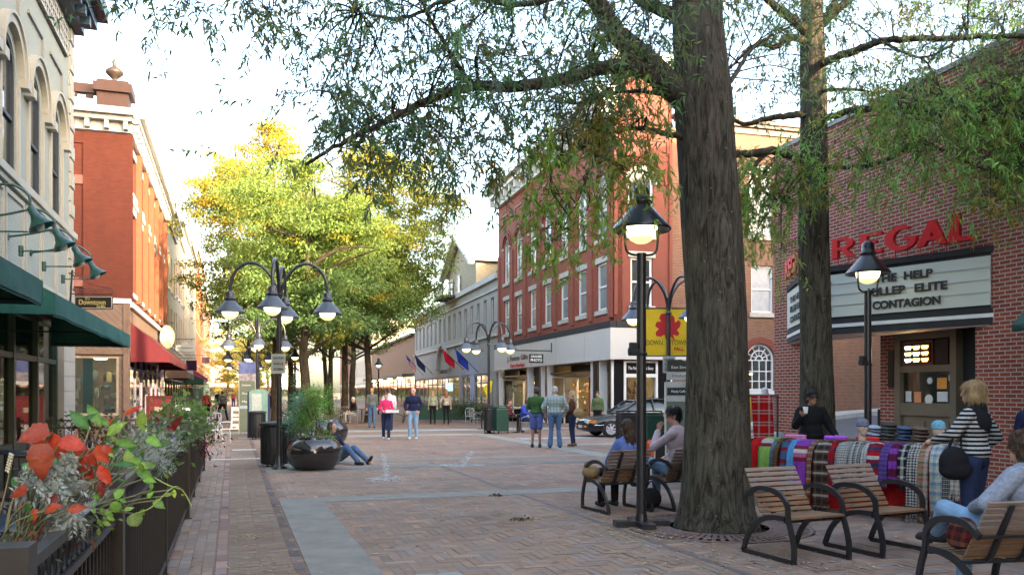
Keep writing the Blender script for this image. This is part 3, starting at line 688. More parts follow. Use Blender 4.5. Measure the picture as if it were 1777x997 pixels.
CRIM = M('crimson_canvas', (.07, .004, .008), rough=.9, var=.12, scale=4)
awning(b2, .5, 12.4, 4.1, 2.72, 1.3, .25, CRIM, label='crimson canvas awning')

# ---- rest of the left row
def plainbuild(root, L_, Z, bays, floors, mat, trim, depth=12, shop=None, cz=None, proj=.5, ww=1.0, shopm=None, arc=False, pane=None, side=None, brk=10, pil=None):
    """a simple row building: floors is [(z0, z1)]"""
    xs = [L_ * (i + .5) / bays for i in range(bays)]
    hs = [(arch if (arc and k == len(floors) - 1) else rect)(x - ww / 2, x + ww / 2, a, b) for k, (a, b) in enumerate(floors) for x in xs]
    wall(root, 'wall', rect(0, L_, 3.2, Z), hs, .35, mat)
    for k, (a, b) in enumerate(floors):
        for x in xs: win(root, x - ww / 2, x + ww / 2, a, b, arc and k == len(floors) - 1, fm=trim, sill=.12, sillm=trim, pane=pane)
    cornice(root, -.05, L_ + .05, Z - .15, Z + .6, proj, trim, brackets=brk)
    m = MB(); m.box(0, .35, .35, depth, 0, Z); m.box(L_ - .35, L_, .35, depth, 0, Z); m.box(0, L_, .35, depth, Z - .15, Z - .02); m.box(0, L_, depth, depth + .3, 0, Z); m.build('side_wall', side or mat, root)
    shopfront(root, .3, L_ - .3, max(2, bays), .6, 2.4, 2.9, shopm or DGREEN, y=.03)
    m = MB(); m.box(0, L_, -.06, .3, 2.9, 3.2); m.build('shop_header', trim, root)
    m = MB(); m.box(.35, L_ - .35, 3, 3.1, 0, 3.0); m.box(.35, L_ - .35, .3, 3, 2.95, 3.0); m.build('interior_wall', INTD, root)
    for i in range(2): q = MB(); q.ell((L_ * (.3 + .4 * i), 1.2, 2.7), (.2, .2, .08)); q.build('ceiling_lamp', LAMPW, root)
    if pil:
        m = MB()
        for i in range(bays + 1): x = min(max(L_ * i / bays, .2), L_ - .2); m.box(x - .18, x + .18, -.2, -.003, 3.2, Z - .15)
        m.build('pilaster', pil, root)
YB = 29 + L2 / kL
specs = [('row_building', 'cream yellow three storey shop building beyond the red corner building', 9.5, 11.2, 4, [(4.4, 6.6), (7.6, 9.6)], M('cream_wall', (.36, .24, .10), var=.1), WHITE, None),
         ('row_building', 'pale stone shop building with arched top windows, left row', 10.0, 12.2, 4, [(4.4, 6.8), (7.9, 10.4)], M('pale_stone', (.36, .25, .15), var=.1), WHITE, None),
         ('row_building', 'brown brick shop building with pale piers, middle of the left row', 16.0, 12.8, 6, [(4.4, 6.8), (8.1, 10.8)], BRICK('brown_brick', (.20, .075, .035), (.17, .06, .03), (.2, .13, .09)), CREAM, CREAM),
         ('row_building', 'orange red brick building, tall, near the far end of the left row', 22.0, 14.5, 8, [(4.4, 6.8), (7.8, 10), (11, 13)], BRICK('orange_brick', (.34, .09, .03), (.28, .07, .025), (.3, .18, .1)), M('buff_trim', (.5, .38, .25)), None),
         ('row_building', 'last red brick building of the left row, farthest away', 40.0, 13, 12, [(4.4, 6.8), (8.2, 10.8)], BRICK('plum_brick', (.30, .09, .07), (.25, .08, .06), (.3, .2, .16)), CREAM, None)]
for nm, lb, L_, Z, bays, fl, mt, tr, pl in specs:
    r_ = rootLb(nm, lb, YB, group='shop buildings in the left row'); plainbuild(r_, L_, Z, bays, fl, mt, tr, arc=('arched' in lb), pil=pl); YB += L_ / kL + .02
    if 'cream yellow' in lb: awning(r_, .5, 6.5, 3.4, 2.4, 1.2, .3, M('brown_canvas', (.10, .06, .05)))
    if 'brown brick' in lb: awning(r_, 2, 9, 3.3, 2.3, 1.3, .35, M('bottle_green_canvas', (.01, .05, .035)), label='bottle green awning'); awning(r_, 10.5, 15, 3.8, 2.6, 1.3, .25, M('maroon_canvas', (.25, .02, .06)), label='maroon awning')
# ================================================================= red brick corner building, right
cR, sR = math.cos(AR), math.sin(AR); kR = 1 / cR
ROTR = -(math.pi / 2 - AR)
def rootR(name, label, Y0, X0=14.65, cat='building', group=None): return thing(name, label, cat, (X0 - KR * Y0, Y0, 0), ROTR, group)   # local x runs towards the camera
RB = BRICK('red_brick', (.28, .075, .047), (.24, .062, .04), (.20, .085, .065), ms=.006, var=.16, bump=.2)
RPL = M('red_paint_plain', (.16, .042, .028), rough=.8, var=.12, scale=1, bump=.1)
OB = BRICK('orange_brown_brick', (.20, .09, .052), (.15, .062, .038), (.21, .16, .12), ms=.009, var=.14, bump=.25)
LR = 18.5 * kR
rb = rootR('corner_building', 'three storey red brick corner building with a white shop fascia, right of centre', 54.5)
xw = [(54.5 - y) * kR for y in (52.6, 50.0, 47.3, 44.75, 42.2, 39.75, 37.35)]
hs = [rect(x - .6, x + .6, 5.3, 7.42) for x in xw] + [arch(x - .6, x + .6, 8.5, 11.35) for x in xw]
wall(rb, 'wall', rect(0, LR, 4.7, 13.6), hs, .4, RB)
for x in xw:
    win(rb, x - .6, x + .6, 5.3, 7.42, sill=.2, lintel=.26, fw=.1, pane=PANEL)
    win(rb, x - .6, x + .6, 8.5, 11.35, True, sill=.2, fw=.1, pane=PANEL, zs=[9.75])
    h = MB(); arcband(h, x, 10.75, .72, .9, -.09, 0, 0, 180, 18); arcband(h, x, 10.75, 1.0, 1.12, -.05, 0, 0, 180, 18); h.build('window_hood', RPL, rb)
    h = MB(); h.box(x - .9, x - .62, -.07, 0, 10.6, 10.76); h.box(x + .62, x + .9, -.07, 0, 10.6, 10.76); h.build('impost', STONE, rb)
    h = MB(); h.box(x - .75, x + .75, -.05, 0, 12.75, 12.83); h.box(x - .75, x - .66, -.05, 0, 12.2, 12.75); h.build('corbel', M('dark_red_corbel', (.22, .05, .035), var=.1), rb)
mids = [(a + b) / 2 for a, b in zip(xw[:-1], xw[1:])]
for x in [.25] + mids + [LR - .3]: h = MB(); h.box(x - .2, x + .2, -.07, 0, 4.9, 10.4); h.build('pilaster', RB, rb)
cornice(rb, -.1, LR + .1, 13.55, 14.75, .95, WHITE, brackets=18)
TR = TZ(90, (LR, 0, 0))                                  # side wall frame: x runs from the corner along the side street
wall(rb, 'side_wall', rect(0, 2.75, 3.0, 15.4), [rect(.78, 1.82, 5.4, 7.5), arch(.66, 1.86, 8.5, 11.3), rect(2.0, 2.7, 3.0, 3.01) if False else rect(2.1, 2.5, 3.15, 3.6)], .4, RPL, TR)
win(rb, .78, 1.82, 5.4, 7.5, T=TR, sill=.2, lintel=.26, fw=.1); win(rb, .66, 1.86, 8.5, 11.3, True, T=TR, sill=.2, fw=.1, zs=[9.8])
h = MB(); h.T = TR; arcband(h, 1.26, 10.7, .62, .78, -.06, 0, 0, 180, 20, 0); h.build('window_surround', WHITE, rb)
h = MB(); h.T = TR; arcband(h, 1.26, 10.7, .9, 1.05, -.1, 0, 0, 180, 20); arcband(h, 1.26, 10.7, 1.15, 1.25, -.05, 0, 0, 180, 20); h.box(.2, 2.6, -.04, 0, 12.6, 12.7); h.box(2.5, 2.6, -.04, 0, 12.0, 12.6); h.build('window_hood', RPL, rb)
h = MB(); h.T = TR; h.box(0, .16, -.06, 0, 5.0, 15.2); h.box(2.6, 2.75, -.06, 0, 4.7, 15.2); h.build('pilaster', RPL, rb)
cornice(rb, -.1, 2.85, 15.3, 16.2, .6, WHITE, TR, brackets=5)
LS = 22.0
sideh = [arch(6.45, 7.9, 1.72, 3.85), rect(6.7, 7.85, 5.25, 7.4), rect(6.6, 7.8, 8.75, 11.7), rect(3.6, 4.6, 5.3, 7.4), rect(3.6, 4.6, 8.75, 11.5), rect(13.5, 14.6, 5.3, 7.4), rect(17, 18.1, 5.3, 7.4)]
wall(rb, 'side_wall', rect(2.76, LS, 0, 13.3), sideh, .4, OB, TR)
f = win(rb, 6.45, 7.9, 1.72, 3.85, True, T=TR, fm=WHITE, zs=[], fw=.09, pane=GLS, sill=.16, sillm=WHITE, label='white arched window with a fan of curved glazing bars')
h = MB(); h.T = TR; cx, cz = 7.175, 3.125
for z in (2.15, 2.6, 3.1): h.box(6.53, 7.82, .1, .14, z - .022, z + .022)
for i in (-1, 0, 1): h.box(cx + i * .36 - .02, cx + i * .36 + .02, .095, .145, 1.8, 3.1)
arcband(h, cx, cz, .15, .2, .095, .145, 0, 180, 14); arcband(h, cx, cz, .40, .44, .096, .146, 0, 180, 14)
for a in (25, 58, 90, 122, 155):
    a = R(a); p, q = Vector((cx + .2 * math.cos(a), .12, cz + .2 * math.sin(a))), Vector((cx + .66 * math.cos(a), .12, cz + .66 * math.sin(a))); h.tube([p, q], .02, 4, smooth=False)
h.build('glazing_bar', WHITE, f)
h = MB(); h.T = TR; arcband(h, cx, cz, .74, 1.02, -.03, 0, 0, 180, 22); h.build('brick_arch', RPL, rb)
h = MB(); h.T = TR; h.box(6.2, 8.2, 2.2, 2.25, 1, 4.5); h.box(6.2, 8.2, .4, 2.2, 1.4, 1.45); h.build('interior_wall', M('dim_red_interior', (.20, .06, .04), var=.2), rb)
for i in range(2): q = MB(); q.ell((7.2 + .3 * i, 1.3, 2.75 - .25 * i), (.09, .09, .05)); q.T = TR; q.v = [tuple(TR @ Vector(v)) for v in q.v]; q.build('table_lamp', GLOW('warm_shop_lamp2', (1, .45, .15), 3), rb)
BLIND = M('white_blind', (.75, .76, .78), rough=.5, var=.05)
win(rb, 6.7, 7.85, 5.25, 7.4, T=TR, sill=.2, fw=.09, pane=M('grey_blind', (.38, .39, .42), rough=.3, var=.15)); win(rb, 6.6, 7.8, 8.75, 11.7, T=TR, sill=.2, fw=.09, pane=BLIND, lintel=.2)
for a in (3.6, 13.5, 17): win(rb, a, a + (1 if a < 4 else 1.1), 5.3, 7.4, T=TR, sill=.2, fw=.09)
win(rb, 3.6, 4.6, 8.75, 11.5, T=TR, sill=.2, fw=.09)
cornice(rb, 2.9, LS, 13.3, 13.9, .35, M('buff_brick_coping', (.18, .13, .09)), TR)
h = MB(); h.box(0, LR - .42, .4, 12, 13.3, 13.45); h.box(0, .4, .4, 22, 0, 13.4); h.box(.4, LR - .4, 21.6, 22, 0, 13.2); h.build('roof', M('roof_grey', (.2, .2, .2)), rb)
# fascia and shopfronts
FAS = M('white_fascia_panel', (.50, .48, .46), rough=.45, var=.05, scale=.8)
h = MB(); h.box(0, LR + .28, -.28, .0, 3.06, 4.42); h.build('fascia', FAS, rb)
h = MB(); h.T = TR; h.box(-.0, 3.3, -.28, 0, 3.062, 4.418); h.build('fascia', FAS, rb)
h = MB(); h.box(0, LR + .3, -.3, -.02, 4.424, 4.7); h.build('fascia_cap', BLACKM, rb)
h = MB(); h.T = TR; h.box(0, 1.6, -.3, -.02, 4.424, 4.7); h.build('fascia_cap', BLACKM, rb)
h = MB()
for x in (4.1, 8.2, 12.3, 16.4): h.box(x - .01, x + .01, -.285, -.281, 3.08, 4.40)
h.build('panel_joint', M('joint_grey', (.25, .25, .26), var=0), rb)
KB = M('gloss_black_panel', (.008, .008, .009), rough=.3, var=0, spec=.25)
for x in (.1, 6.4, 8.9, 9.9, LR - 2.3, LR - 1.9, LR - .5): h = MB(); h.box(x, x + .35, -.05, .3, 0, 3.055); h.build('black_panel', KB, rb)
for x in (.5, 6.8, 9.35, 10.4, LR - 2.5, LR - 1.45, LR - .1): h = MB(); h.box(x, x + .09, -.1, .25, 0, 3.057); h.build('white_pilaster', WHITE, rb)
def recess(x0, x1, T=None, seed=0, d=1.2, wallc=INTW):
    h = MB(); h.T = T
    m0, m1 = x0 + d * .8, x1 - d * .8
    for a, c_ in (((x0, .1), (m0, d)), ((m1, d), (x1, .1))):
        a = Vector((a[0], a[1], 0)); c_ = Vector((c_[0], c_[1], 0)); n_ = (c_ - a).normalized()
        for k in range(3): p = a.lerp(c_, k / 2); h.tube([p, p + Vector((0, 0, 2.5))], .05, 4, smooth=False)
        for z in (.65, 2.45): h.tube([a + Vector((0, 0, z)), c_ + Vector((0, 0, z))], .06, 4, smooth=False)
    h.box(m0, m1, d, d + .1, 2.4, 2.55); o = h.build('shopfront', WHITE, rb)
    for a, c_ in (((x0, .13), (m0, d + .03)), ((m1, d + .03), (x1, .13))): g_ = MB(); g_.T = T; g_.quad((a[0], a[1], .6), (c_[0], c_[1], .6), (c_[0], c_[1], 2.45), (a[0], a[1], 2.45)); g_.build('shop_glass', GLS, o)
    s_ = MB(); s_.T = T
    for a, c_ in (((x0, .1), (m0, d)), ((m1, d), (x1, .1))): s_.quad((a[0], a[1] + .04, 0), (c_[0], c_[1] + .04, 0), (c_[0], c_[1] + .04, .6), (a[0], a[1] + .04, .6))
    s_.build('stall_riser', KB, o)
    t_ = MB(); t_.T = T; t_.box(x0, x1, .15, .25, 2.55, 3.05) if False else None
    t_.box(x0, x1, .02, d + .1, 2.6, 2.66); t_.box(x0, x1, d, d + .1, 2.66, 3.05); t_.build('transom_panel', KB, o)
    dr = MB(); dr.T = T; c = (m0 + m1) / 2; dr.box(c - .5, c - .4, d + .02, d + .1, 0, 2.4); dr.box(c + .4, c + .5, d + .02, d + .1, 0, 2.4); dr.box(c - .4, c + .4, d + .02, d + .1, 0, .3); dr.box(c - .4, c + .4, d + .02, d + .1, 1.9, 2.4); dr.box(c - .03, c + .03, d + .01, d + .11, .3, 1.9)
    dr.build('door', M('red_wood_door', (.20, .045, .02), rough=.4), o)
    goods(rb, x0 + .4, m0, .5, 2.4, .62, 2.3, 60, GC, seed, T=T); goods(rb, m1, x1 - .3, .5, 2.4, .62, 2.3, 60, GC, seed + 50, T=T)
recess(.75, 6.3, seed=3); recess(10.55, LR - 2.6, seed=4)
h = MB(); h.box(6.9, 8.8, .3, .36, 0, 3.0); h.build('poster_door', M('poster_dark', (.05, .045, .045), var=.5, scale=3), rb)
h = MB(); h.box(.3, LR - .4, 4.0, 4.1, 0, 3.3); h.box(.3, LR - .4, .3, 4.1, 3.06, 3.1); h.box(.3, LR, .3, 4, -.0, .012); h.box(9.3, 9.4, .5, 4, 0, 3.3); h.build('interior_wall', INTW, rb)
for x in (2, 4.5, 12, 14.5): q = MB(); q.box(x, x + .9, 1.6, 2.0, 3.0, 3.05); q.build('ceiling_lamp', LAMPW, rb)
# side display window with its black sign
h = MB(); h.T = TR
h.box(0, .45, .0, .3, 0, 3.0); h.box(2.05, 2.75, 0, .3, 0, 3.0); h.box(.45, 2.05, .02, .3, 0, .7); h.build('black_panel', KB, rb)
h = MB(); h.T = TR; h.box(.45, .55, -.06, .2, 0, 3.0); h.box(1.95, 2.05, -.06, .2, 0, 3.0); h.box(.55, 1.95, -.06, .2, 2.3, 2.45); h.box(.55, 1.95, -.06, .2, .68, .78); h.box(.55, 1.95, -.06, .2, 2.93, 3.0); h.box(2.62, 2.72, -.08, 0, 0, 3.05); h.build('display_window_frame', WHITE, rb)
h = MB(); h.T = TR; h.box(.55, 1.95, .05, .058, .78, 2.3); h.build('shop_glass', GLS, rb)
h = MB(); h.T = TR; h.box(.55, 1.95, -.02, .04, 2.45, 2.93); sg = h.build('shop_sign', KB, rb)
t_ = text('The Needle Bees Story', .2, M('white_letter', (.7, .7, .68), var=0), rb, tuple(TR @ Vector((1.25, -.03, 2.69))), (90, 0, 90), w=1.2)
goods(rb, LR - 2.2, LR - .5, .6, 2.0, .75, 2.1, 60, [(.5, .1, .06), (.55, .4, .25), (.6, .3, .2), (.3, .35, .2)], 9)
FR = lambda x, z, y=-.285: (x, y, z)
text('J. Fenton Gifts', .42, M('brown_letter', (.13, .085, .06), var=0), rb, FR(5.35, 3.66, -.292), w=4.3, ext=.01, bold=.008)
text('Open Sundays', .26, M('red_letter', (.55, .01, .02), var=0), rb, FR(5.35, 3.24, -.292), w=3.0, ext=.01, bold=.012)
# hanging black and white sign
ph = rb.matrix_basis @ Vector((0, 0, 0))
t = thing('hanging_sign', 'black hanging sign with white lettering on a bracket, on the white shop fascia', 'sign', rb.location, ROTR)
h = MB(); h.tube([(11.7, -.28, 3.78), (11.7, -2.2, 3.78)], .03, 6); h.tube([(11.7, -.3, 3.7), (11.7, -.3, 4.2)], .03, 6); h.build('bracket', BLACK, t)
h = MB(); h.box(11.67, 11.73, -1.5, -.75, 3.15, 3.6); bd = h.build('board', KB, t)
WL = M('white_letter', (.7, .7, .68), var=0)
text('CRANER', .15, WL, t, (11.735, -1.125, 3.48), (90, 0, 90), w=.62, bold=.008); text('PHOTO', .2, WL, t, (11.735, -1.125, 3.29), (90, 0, 90), w=.62, bold=.008)

# ================================================================= grey stucco building beyond it
GST = M('grey_stucco', (.34, .325, .29), rough=.85, var=.08, scale=1, bump=.1)
gb = rootR('stucco_building', 'long grey stucco building with an arched fascia and balcony beyond the red building', 87.0)
LG = 32.4 * kR
xg = [1.5 + 2.05 * i for i in range(16)]
hs = [rect(x - .45, x + .45, 5.9, 8.0) for x in xg]
gx = (87 - 72) * kR
wall(gb, 'wall', rect(0, LG, 2.95, 9.3), hs, .35, GST)
for x in xg: win(gb, x - .45, x + .45, 5.9, 8.0, fm=M('white_grey', (.5, .5, .5), var=.05), zs=[], nx=2, fw=.06)
h = MB(); h.box(0, LG, -.15, 0, 5.35, 5.5); h.box(0, LG, -.2, 0, 9.1, 9.45); h.box(0, LG, -.1, 0, 8.4, 8.5); h.build('string_course', OFFW, gb)
h = MB(); arcband(h, gx, 3.7, 1.9, 2.25, -.3, 0, 0, 180, 24); h.box(gx - 2.9, gx - 1.9, -.3, 0, 3.6, 3.85); h.box(gx + 1.9, gx + 2.9, -.3, 0, 3.6, 3.85); h.build('arch_moulding', GST, gb)
text('YORK PLACE', .42, M('black_letter', (.02, .02, .02), var=0), gb, (gx, -.01, 3.4), w=3.2, ext=.02, bold=.01)
shopfront(gb, .3, LG - .3, 14, .5, 2.3, 2.9, M('grey_frame', (.3, .3, .3)), y=.06)
for a, c in ((8, 6.8), (2.2, .3), (12, 11)): h = MB(); h.box(LG - a, LG - c, -.02, .2, 0, 2.94); h.build('pier', GST, gb)
h = MB(); h.box(.3, LG, 3.5, 3.6, 0, 3); h.box(.3, LG, .3, 3.5, 2.92, 2.95); h.box(0, .3, .35, 14, 0, 9.2); h.box(0, LG, .35, 14, 9.2, 9.25); h.box(LG - .3, LG - .02, .35, 14, 4, 9.2); h.build('interior_wall', INTD, gb)
for x in (4, 9, 14, 20, 24, 29): q = MB(); q.ell((x, 1.4, 2.6), (.2, .2, .1)); q.build('ceiling_lamp', LAMPW, gb)
# upper gabled storey with standing seam roof and balcony
gz = 9.25; gx1_ = (87 - 65.4) * kR + .6; x0, x1 = (87 - 80) * kR, (87 - 54.7) * kR
h = MB(); h.box(x0, x1, 3.0, 12, gz, 10.9); h.build('attic_wall', GST, gb)
GRN = M('green_metal_roof', (.05, .12, .065), rough=.7, var=.12)
h = MB(); h.quad((gx1_, 2.6, 10.9), (x1, 2.6, 10.9), (x1, 4.0, 12.7), (gx1_, 4.0, 12.7)); h.quad((gx1_, 9.4, 10.9), (x1, 9.4, 10.9), (x1, 4.0, 12.7), (gx1_, 4.0, 12.7))
for i in range(26): x = lerp(gx1_, x1, i / 25); h.tube([(x, 2.6, 10.93), (x, 4.0, 12.73)], .03, 4, smooth=False)
h.build('metal_roof', GRN, gb)
GW = M('tan_gable', (.30, .25, .17), rough=.8)
gx0, gx1 = (87 - 75.9) * kR, (87 - 65.4) * kR
h = MB(); h.T = TZ(0, (0, 1.2, 0)); h.poly([(gx0, gz), (gx1, gz), (gx1, 12.0), ((gx0 + gx1) / 2, 14.7), (gx0, 12.0)], [], 7); h.build('gable', GW, gb)
h = MB()
for s_ in (0, 1):
    a = Vector(((gx0 - .5) if s_ else (gx1 + .5), .7, 11.8)); c = Vector(((gx0 + gx1) / 2, .7, 14.85)); h.tube([a, c], .1, 4, sq=(.5, .28)); h.tube([a + Vector((0, 7, 0)), c + Vector((0, 7, 0))], .1, 4, sq=(.5, .28))
    h.quad(a + Vector((0, -.2, .15)), c + Vector((0, -.2, .15)), c + Vector((0, 7.5, .15)), a + Vector((0, 7.5, .15)))
h.build('gable_roof', OFFW, gb)
for x in (gx0 + 2, gx0 + 5): win(gb, x - .5, x + .5, 9.9, 11.6, T=TZ(0, (0, 1.07, 0)), dep=.0, pane=PANEL)
for i in range(5): x = lerp(gx1 + 2, x1 - 1, i / 4); win(gb, x - .8, x + .8, 9.5, 10.7, T=TZ(0, (0, 2.87, 0)), dep=.0, pane=PANEL, nx=2, zs=[])
h = MB(); bx = (87 - 68.5) * kR; h.box(bx - 2, bx + 2, -1.2, -.21, 9.2, 9.4)
for i in range(21): h.tube([(bx - 2 + i * .2, -1.17, 9.4), (bx - 2 + i * .2, -1.17, 10.3)], .015, 4)
for y in (-1.17,): h.tube([(bx - 2, y, 10.3), (bx + 2, y, 10.3)], .03, 4)
h.tube([(bx + 2, -1.17, 10.3), (bx + 2, -.2, 10.3)], .03, 4); h.tube([(bx - 2, -1.17, 10.3), (bx - 2, -.2, 10.3)], .03, 4)
h.build('balcony', BLACKM, gb)
# ================================================================= timber building and far right row
WD = M('brown_siding', (.26, .155, .085), rough=.8, var=.15, scale=2)
N_, L_ = nodes(WD)
wb = rootR('timber_building', 'brown timber clad shop building with dark red shopfront, beyond the grey stucco building', 125.0, group='far shop buildings in the right row')
LW = 38 * kR
wall(wb, 'wall', rect(0, LW, 3.6, 7.6), [], .3, WD)
h = MB()
for i in range(16): h.box(0, LW, -.03 - .0, -.003, 3.65 + i * .245, 3.65 + i * .245 + .225)
h.build('siding', WD, wb)
h = MB(); h.box(-.1, LW, -.4, .2, 7.6, 7.85); h.box(0, LW, .0, 12, 7.5, 7.59); h.box(LW - .3, LW - .01, .3, 12, 0, 7.5); h.build('roof', M('dark_roof', (.06, .05, .05)), wb)
h = MB(); h.box(0, LW, -1.3, .0, 3.3, 3.58); h.build('canopy', M('canopy_dark', (.07, .075, .065)), wb)
shopfront(wb, .3, LW - .3, 12, .6, 2.4, 3.28, M('dark_red_joinery', (.16, .03, .02), rough=.5), y=.05)
h = MB(); h.box(.3, LW - .3, 2.5, 2.6, 0, 3.3); h.build('interior_wall', M('dark_red_inside', (.12, .035, .025)), wb)
for x in (8, 16, 25, 33): q = MB(); q.ell((x, -.6, 3.2), (.25, .25, .12)); q.build('canopy_lamp', LAMPW, wb)
for nm, lb, Y0, L_, Z, bays, fl, mt in (('row_building', 'cream three storey building far down the right row', 150, 25, 12.5, 8, [(4.4, 6.8), (8.4, 11)], M('cream_far', (.48, .42, .33))),
                                       ('row_building', 'red brick building farthest away in the right row', 185, 34, 11.5, 9, [(4.4, 6.8), (8, 10.4)], BRICK('plum_brick', (.30, .09, .07), (.25, .08, .06), (.3, .2, .16)))):
    r_ = rootR(nm, lb, Y0, group='far shop buildings in the right row'); plainbuild(r_, L_ * kR, Z, bays, fl, mt, CREAM)
# building that closes the vista
e = thing('end_building', 'pale building with a red band closing the far end of the mall', 'building', (-95, 215, 0), R(18))
plainbuild(e, 40, 9, 9, [(4.2, 6.8)], M('pale_end_wall', (.5, .45, .38)), M('red_band_paint', (.45, .08, .05)))

# ================================================================= theatre
TB = BRICK('theatre_brick', (.26, .052, .030), (.16, .034, .022), (.33, .29, .24), bw=.21, bh=.0677, ms=.0095, var=.18, bump=.45, bias=-.2)
tb = rootR('theatre', 'red brick cinema with a projecting marquee and open corner porch, at the right edge', 19.2, 11.5)
LT = 21.0; ZT = 7.12; Minv0 = (Matrix.Translation(Vector((11.5 - KR * 19.2, 19.2, 0))) @ Matrix.Rotation(ROTR, 4, 'Z')).inverted()
wall(tb, 'wall', [(0, 0), (.97, 0), (.97, 3.5), (5.72, 3.5), (5.72, 0), (LT, 0), (LT, ZT), (0, ZT)], [], .35, TB)
h = MB(); h.box(-.02, LT, -.04, .4, ZT + .002, ZT + .1); h.build('coping', M('coping_grey', (.22, .20, .18)), tb)
h = MB()
for z in (4.9, 5.6): 
    for x in (5.9, 6.3): pass
h.box(-.0, .4, .36, 1.0, 0, ZT); h.box(0, .4, 4.5, 14, 0, ZT); h.box(0, .4, 1.0, 4.5, 3.5, ZT); h.box(.4, LT, 13.6, 14, 0, ZT); h.box(5.72, 6.1, .36, 4.6, 0, 3.5); h.box(.4, 5.72, 4.5, 4.8, 0, 3.5); h.box(LT - .4, LT, .36, 13.5, 0, ZT); h.build('side_wall', TB, tb)
h = MB(); h.box(.0, 5.72, .35, 4.5, 3.45, 3.5); h.build('porch_ceiling', M('porch_ceiling', (.42, .36, .36), var=.08), tb)
h = MB(); h.T = Minv0; h.box(9.9, 12.5, -3, 6.6, ZT - .1, 21); h.build('shade_box', TB, tb)  # unseen box, added to keep the sun off the left corner building's side wall
h = MB(); h.box(.4, LT - .4, .36, 13.6, ZT - .3, ZT - .2); h.build('roof', M('roof_grey', (.2, .2, .2)), tb)
h = MB(); h.box(.5, 5.7, .1, 4.5, .0, .012); h.build('porch_floor', M('porch_floor', (.25, .2, .18)), tb)
# booth
OLV = M('olive_brown_joinery', (.13, .105, .07), rough=.45, var=.15, spec=.4)
by = .35; ba, bb_ = 3.45, 4.95
h = MB(); h.box(ba, ba + .14, by, by + .3, 0, 2.85); h.box(bb_ - .14, bb_, by, by + .3, 0, 2.85)
for z in (.0, 1.33, 2.02, 2.62): h.box(ba + .14, bb_ - .14, by + .01, by + .28, z if z else 0, z + (.12 if z else .2))
h.box(ba + .14, bb_ - .14, by + .06, by + .2, .2, 1.25); h.box(ba + .14, bb_ - .14, by + .01, by + .2, 1.22, 1.33)
bo = h.build('ticket_booth', OLV, tb)
h = MB(); h.box(ba - .12, bb_ + .12, by - .12, by + .3, 2.853, 2.95); h.box(ba - .22, bb_ + .2, by - .24, by + .3, 2.952, 3.1); h.box(ba - .3, bb_ + .25, by - .3, by + .3, 3.102, 3.2); h.build('booth_cornice', OLV, bo)
h = MB()
for a, c in ((ba + .2, ba + .72), (ba + .8, bb_ - .2)): h.box(a, c, by + .035, by + .058, .3, 1.12)
h.build('raised_panel', OLV, bo)
h = MB(); h.box(ba + .14, bb_ - .14, by + .1, by + .108, 1.45, 2.02); h.build('booth_glass', GLS, bo)
h = MB(); h.box(ba, bb_, 1.8, 1.9, 0, 2.9); h.box(ba, ba + .06, .66, 1.8, 0, 2.85); h.box(bb_ - .06, bb_, .66, 1.8, 0, 2.85); h.build('booth_interior', M('booth_dark', (.05, .04, .03)), bo)
h = MB(); h.box(ba + .2, ba + .95, by + .02, by + .1, 2.14, 2.60); sc = h.build('screen_frame', M('dark_red_case', (.09, .02, .015), rough=.3), bo)
h = MB(); h.box(ba + .25, ba + .9, by + .0, by + .018, 2.19, 2.55); h.build('screen', M('screen_black', (.01, .008, .008), rough=.3, var=0), sc)
LED = [GLOW('led_amber', (1, .35, .05), 2.2), GLOW('led_white', (.95, .9, .7), 1.8), GLOW('led_yellow', (.9, .75, .15), 1.8)]
rr = random.Random(4)
for r_ in range(3):
    for c in range(3):
        h = MB(); x = ba + .28 + c * .21; z = 2.50 - r_ * .115
        h.box(x, x + .16, by - .006, by - .001, z - .035, z); h.box(x + .02, x + .14, by - .006, by - .001, z - .06, z - .045); h.build('listing', LED[(r_ * 2 + c * (1 if r_ != 1 else 2) + (r_ == 0)) % 3], sc)
h = MB(); h.box(ba + 1.0, bb_ - .2, by + .02, by + .05, 2.15, 2.6); h.build('dark_panel', KB, bo)
for i, (x, z, w_, hh, c) in enumerate(((.2, 1.47, .14, .2, (.6, .62, .62)), (.42, 1.46, .17, .2, (.6, .25, .1)), (.98, 1.48, .24, .18, (.6, .6, .62)), (.98, 1.71, .22, .2, (.7, .3, .05)), (1.25, 1.85, .07, .1, (.5, .5, .5)))):
    h = MB(); h.box(ba + x, ba + x + w_, by + .085, by + .095, z, z + hh); h.build('notice', M('notice_%d' % i, c, var=.1, scale=20), bo)
for i, (x, z, r_) in enumerate(((.78, 1.52, .09), (.80, 1.86, .06))): h = MB(); h.T = TZ(0, (0, by + .085, 0)); h.poly(arcpts(ba + x, z, r_, 0, 360, 16)[:-1], [], .01); h.build('notice', M('notice_w', (.65, .65, .62), var=.1), bo)
h = MB(); h.box(bb_ + .005, 5.715, .5, .6, 0, 3.45); h.build('dark_door', BLACKM, tb)
h = MB(); h.box(2.95, ba - .03, by + .1, .75, 0, 3.4); h.build('inner_pier', TB, tb)
h = MB(); h.box(ba - .2, ba - .04, by + .02, by + .095, 1.75, 2.45); h.build('poster_case', KB, tb)
h = MB(); h.box(1.9, 3.0, 1.3, 1.5, 0, 1.18); h.build('low_wall', TB, tb)
h = MB(); h.box(2.2, 3.3, 1.0, 1.26, 0, 1.3); h.box(2.6, 2.9, 1.0, 1.2, 1.3, 1.42); h.build('dark_counter', BLACKM, tb)
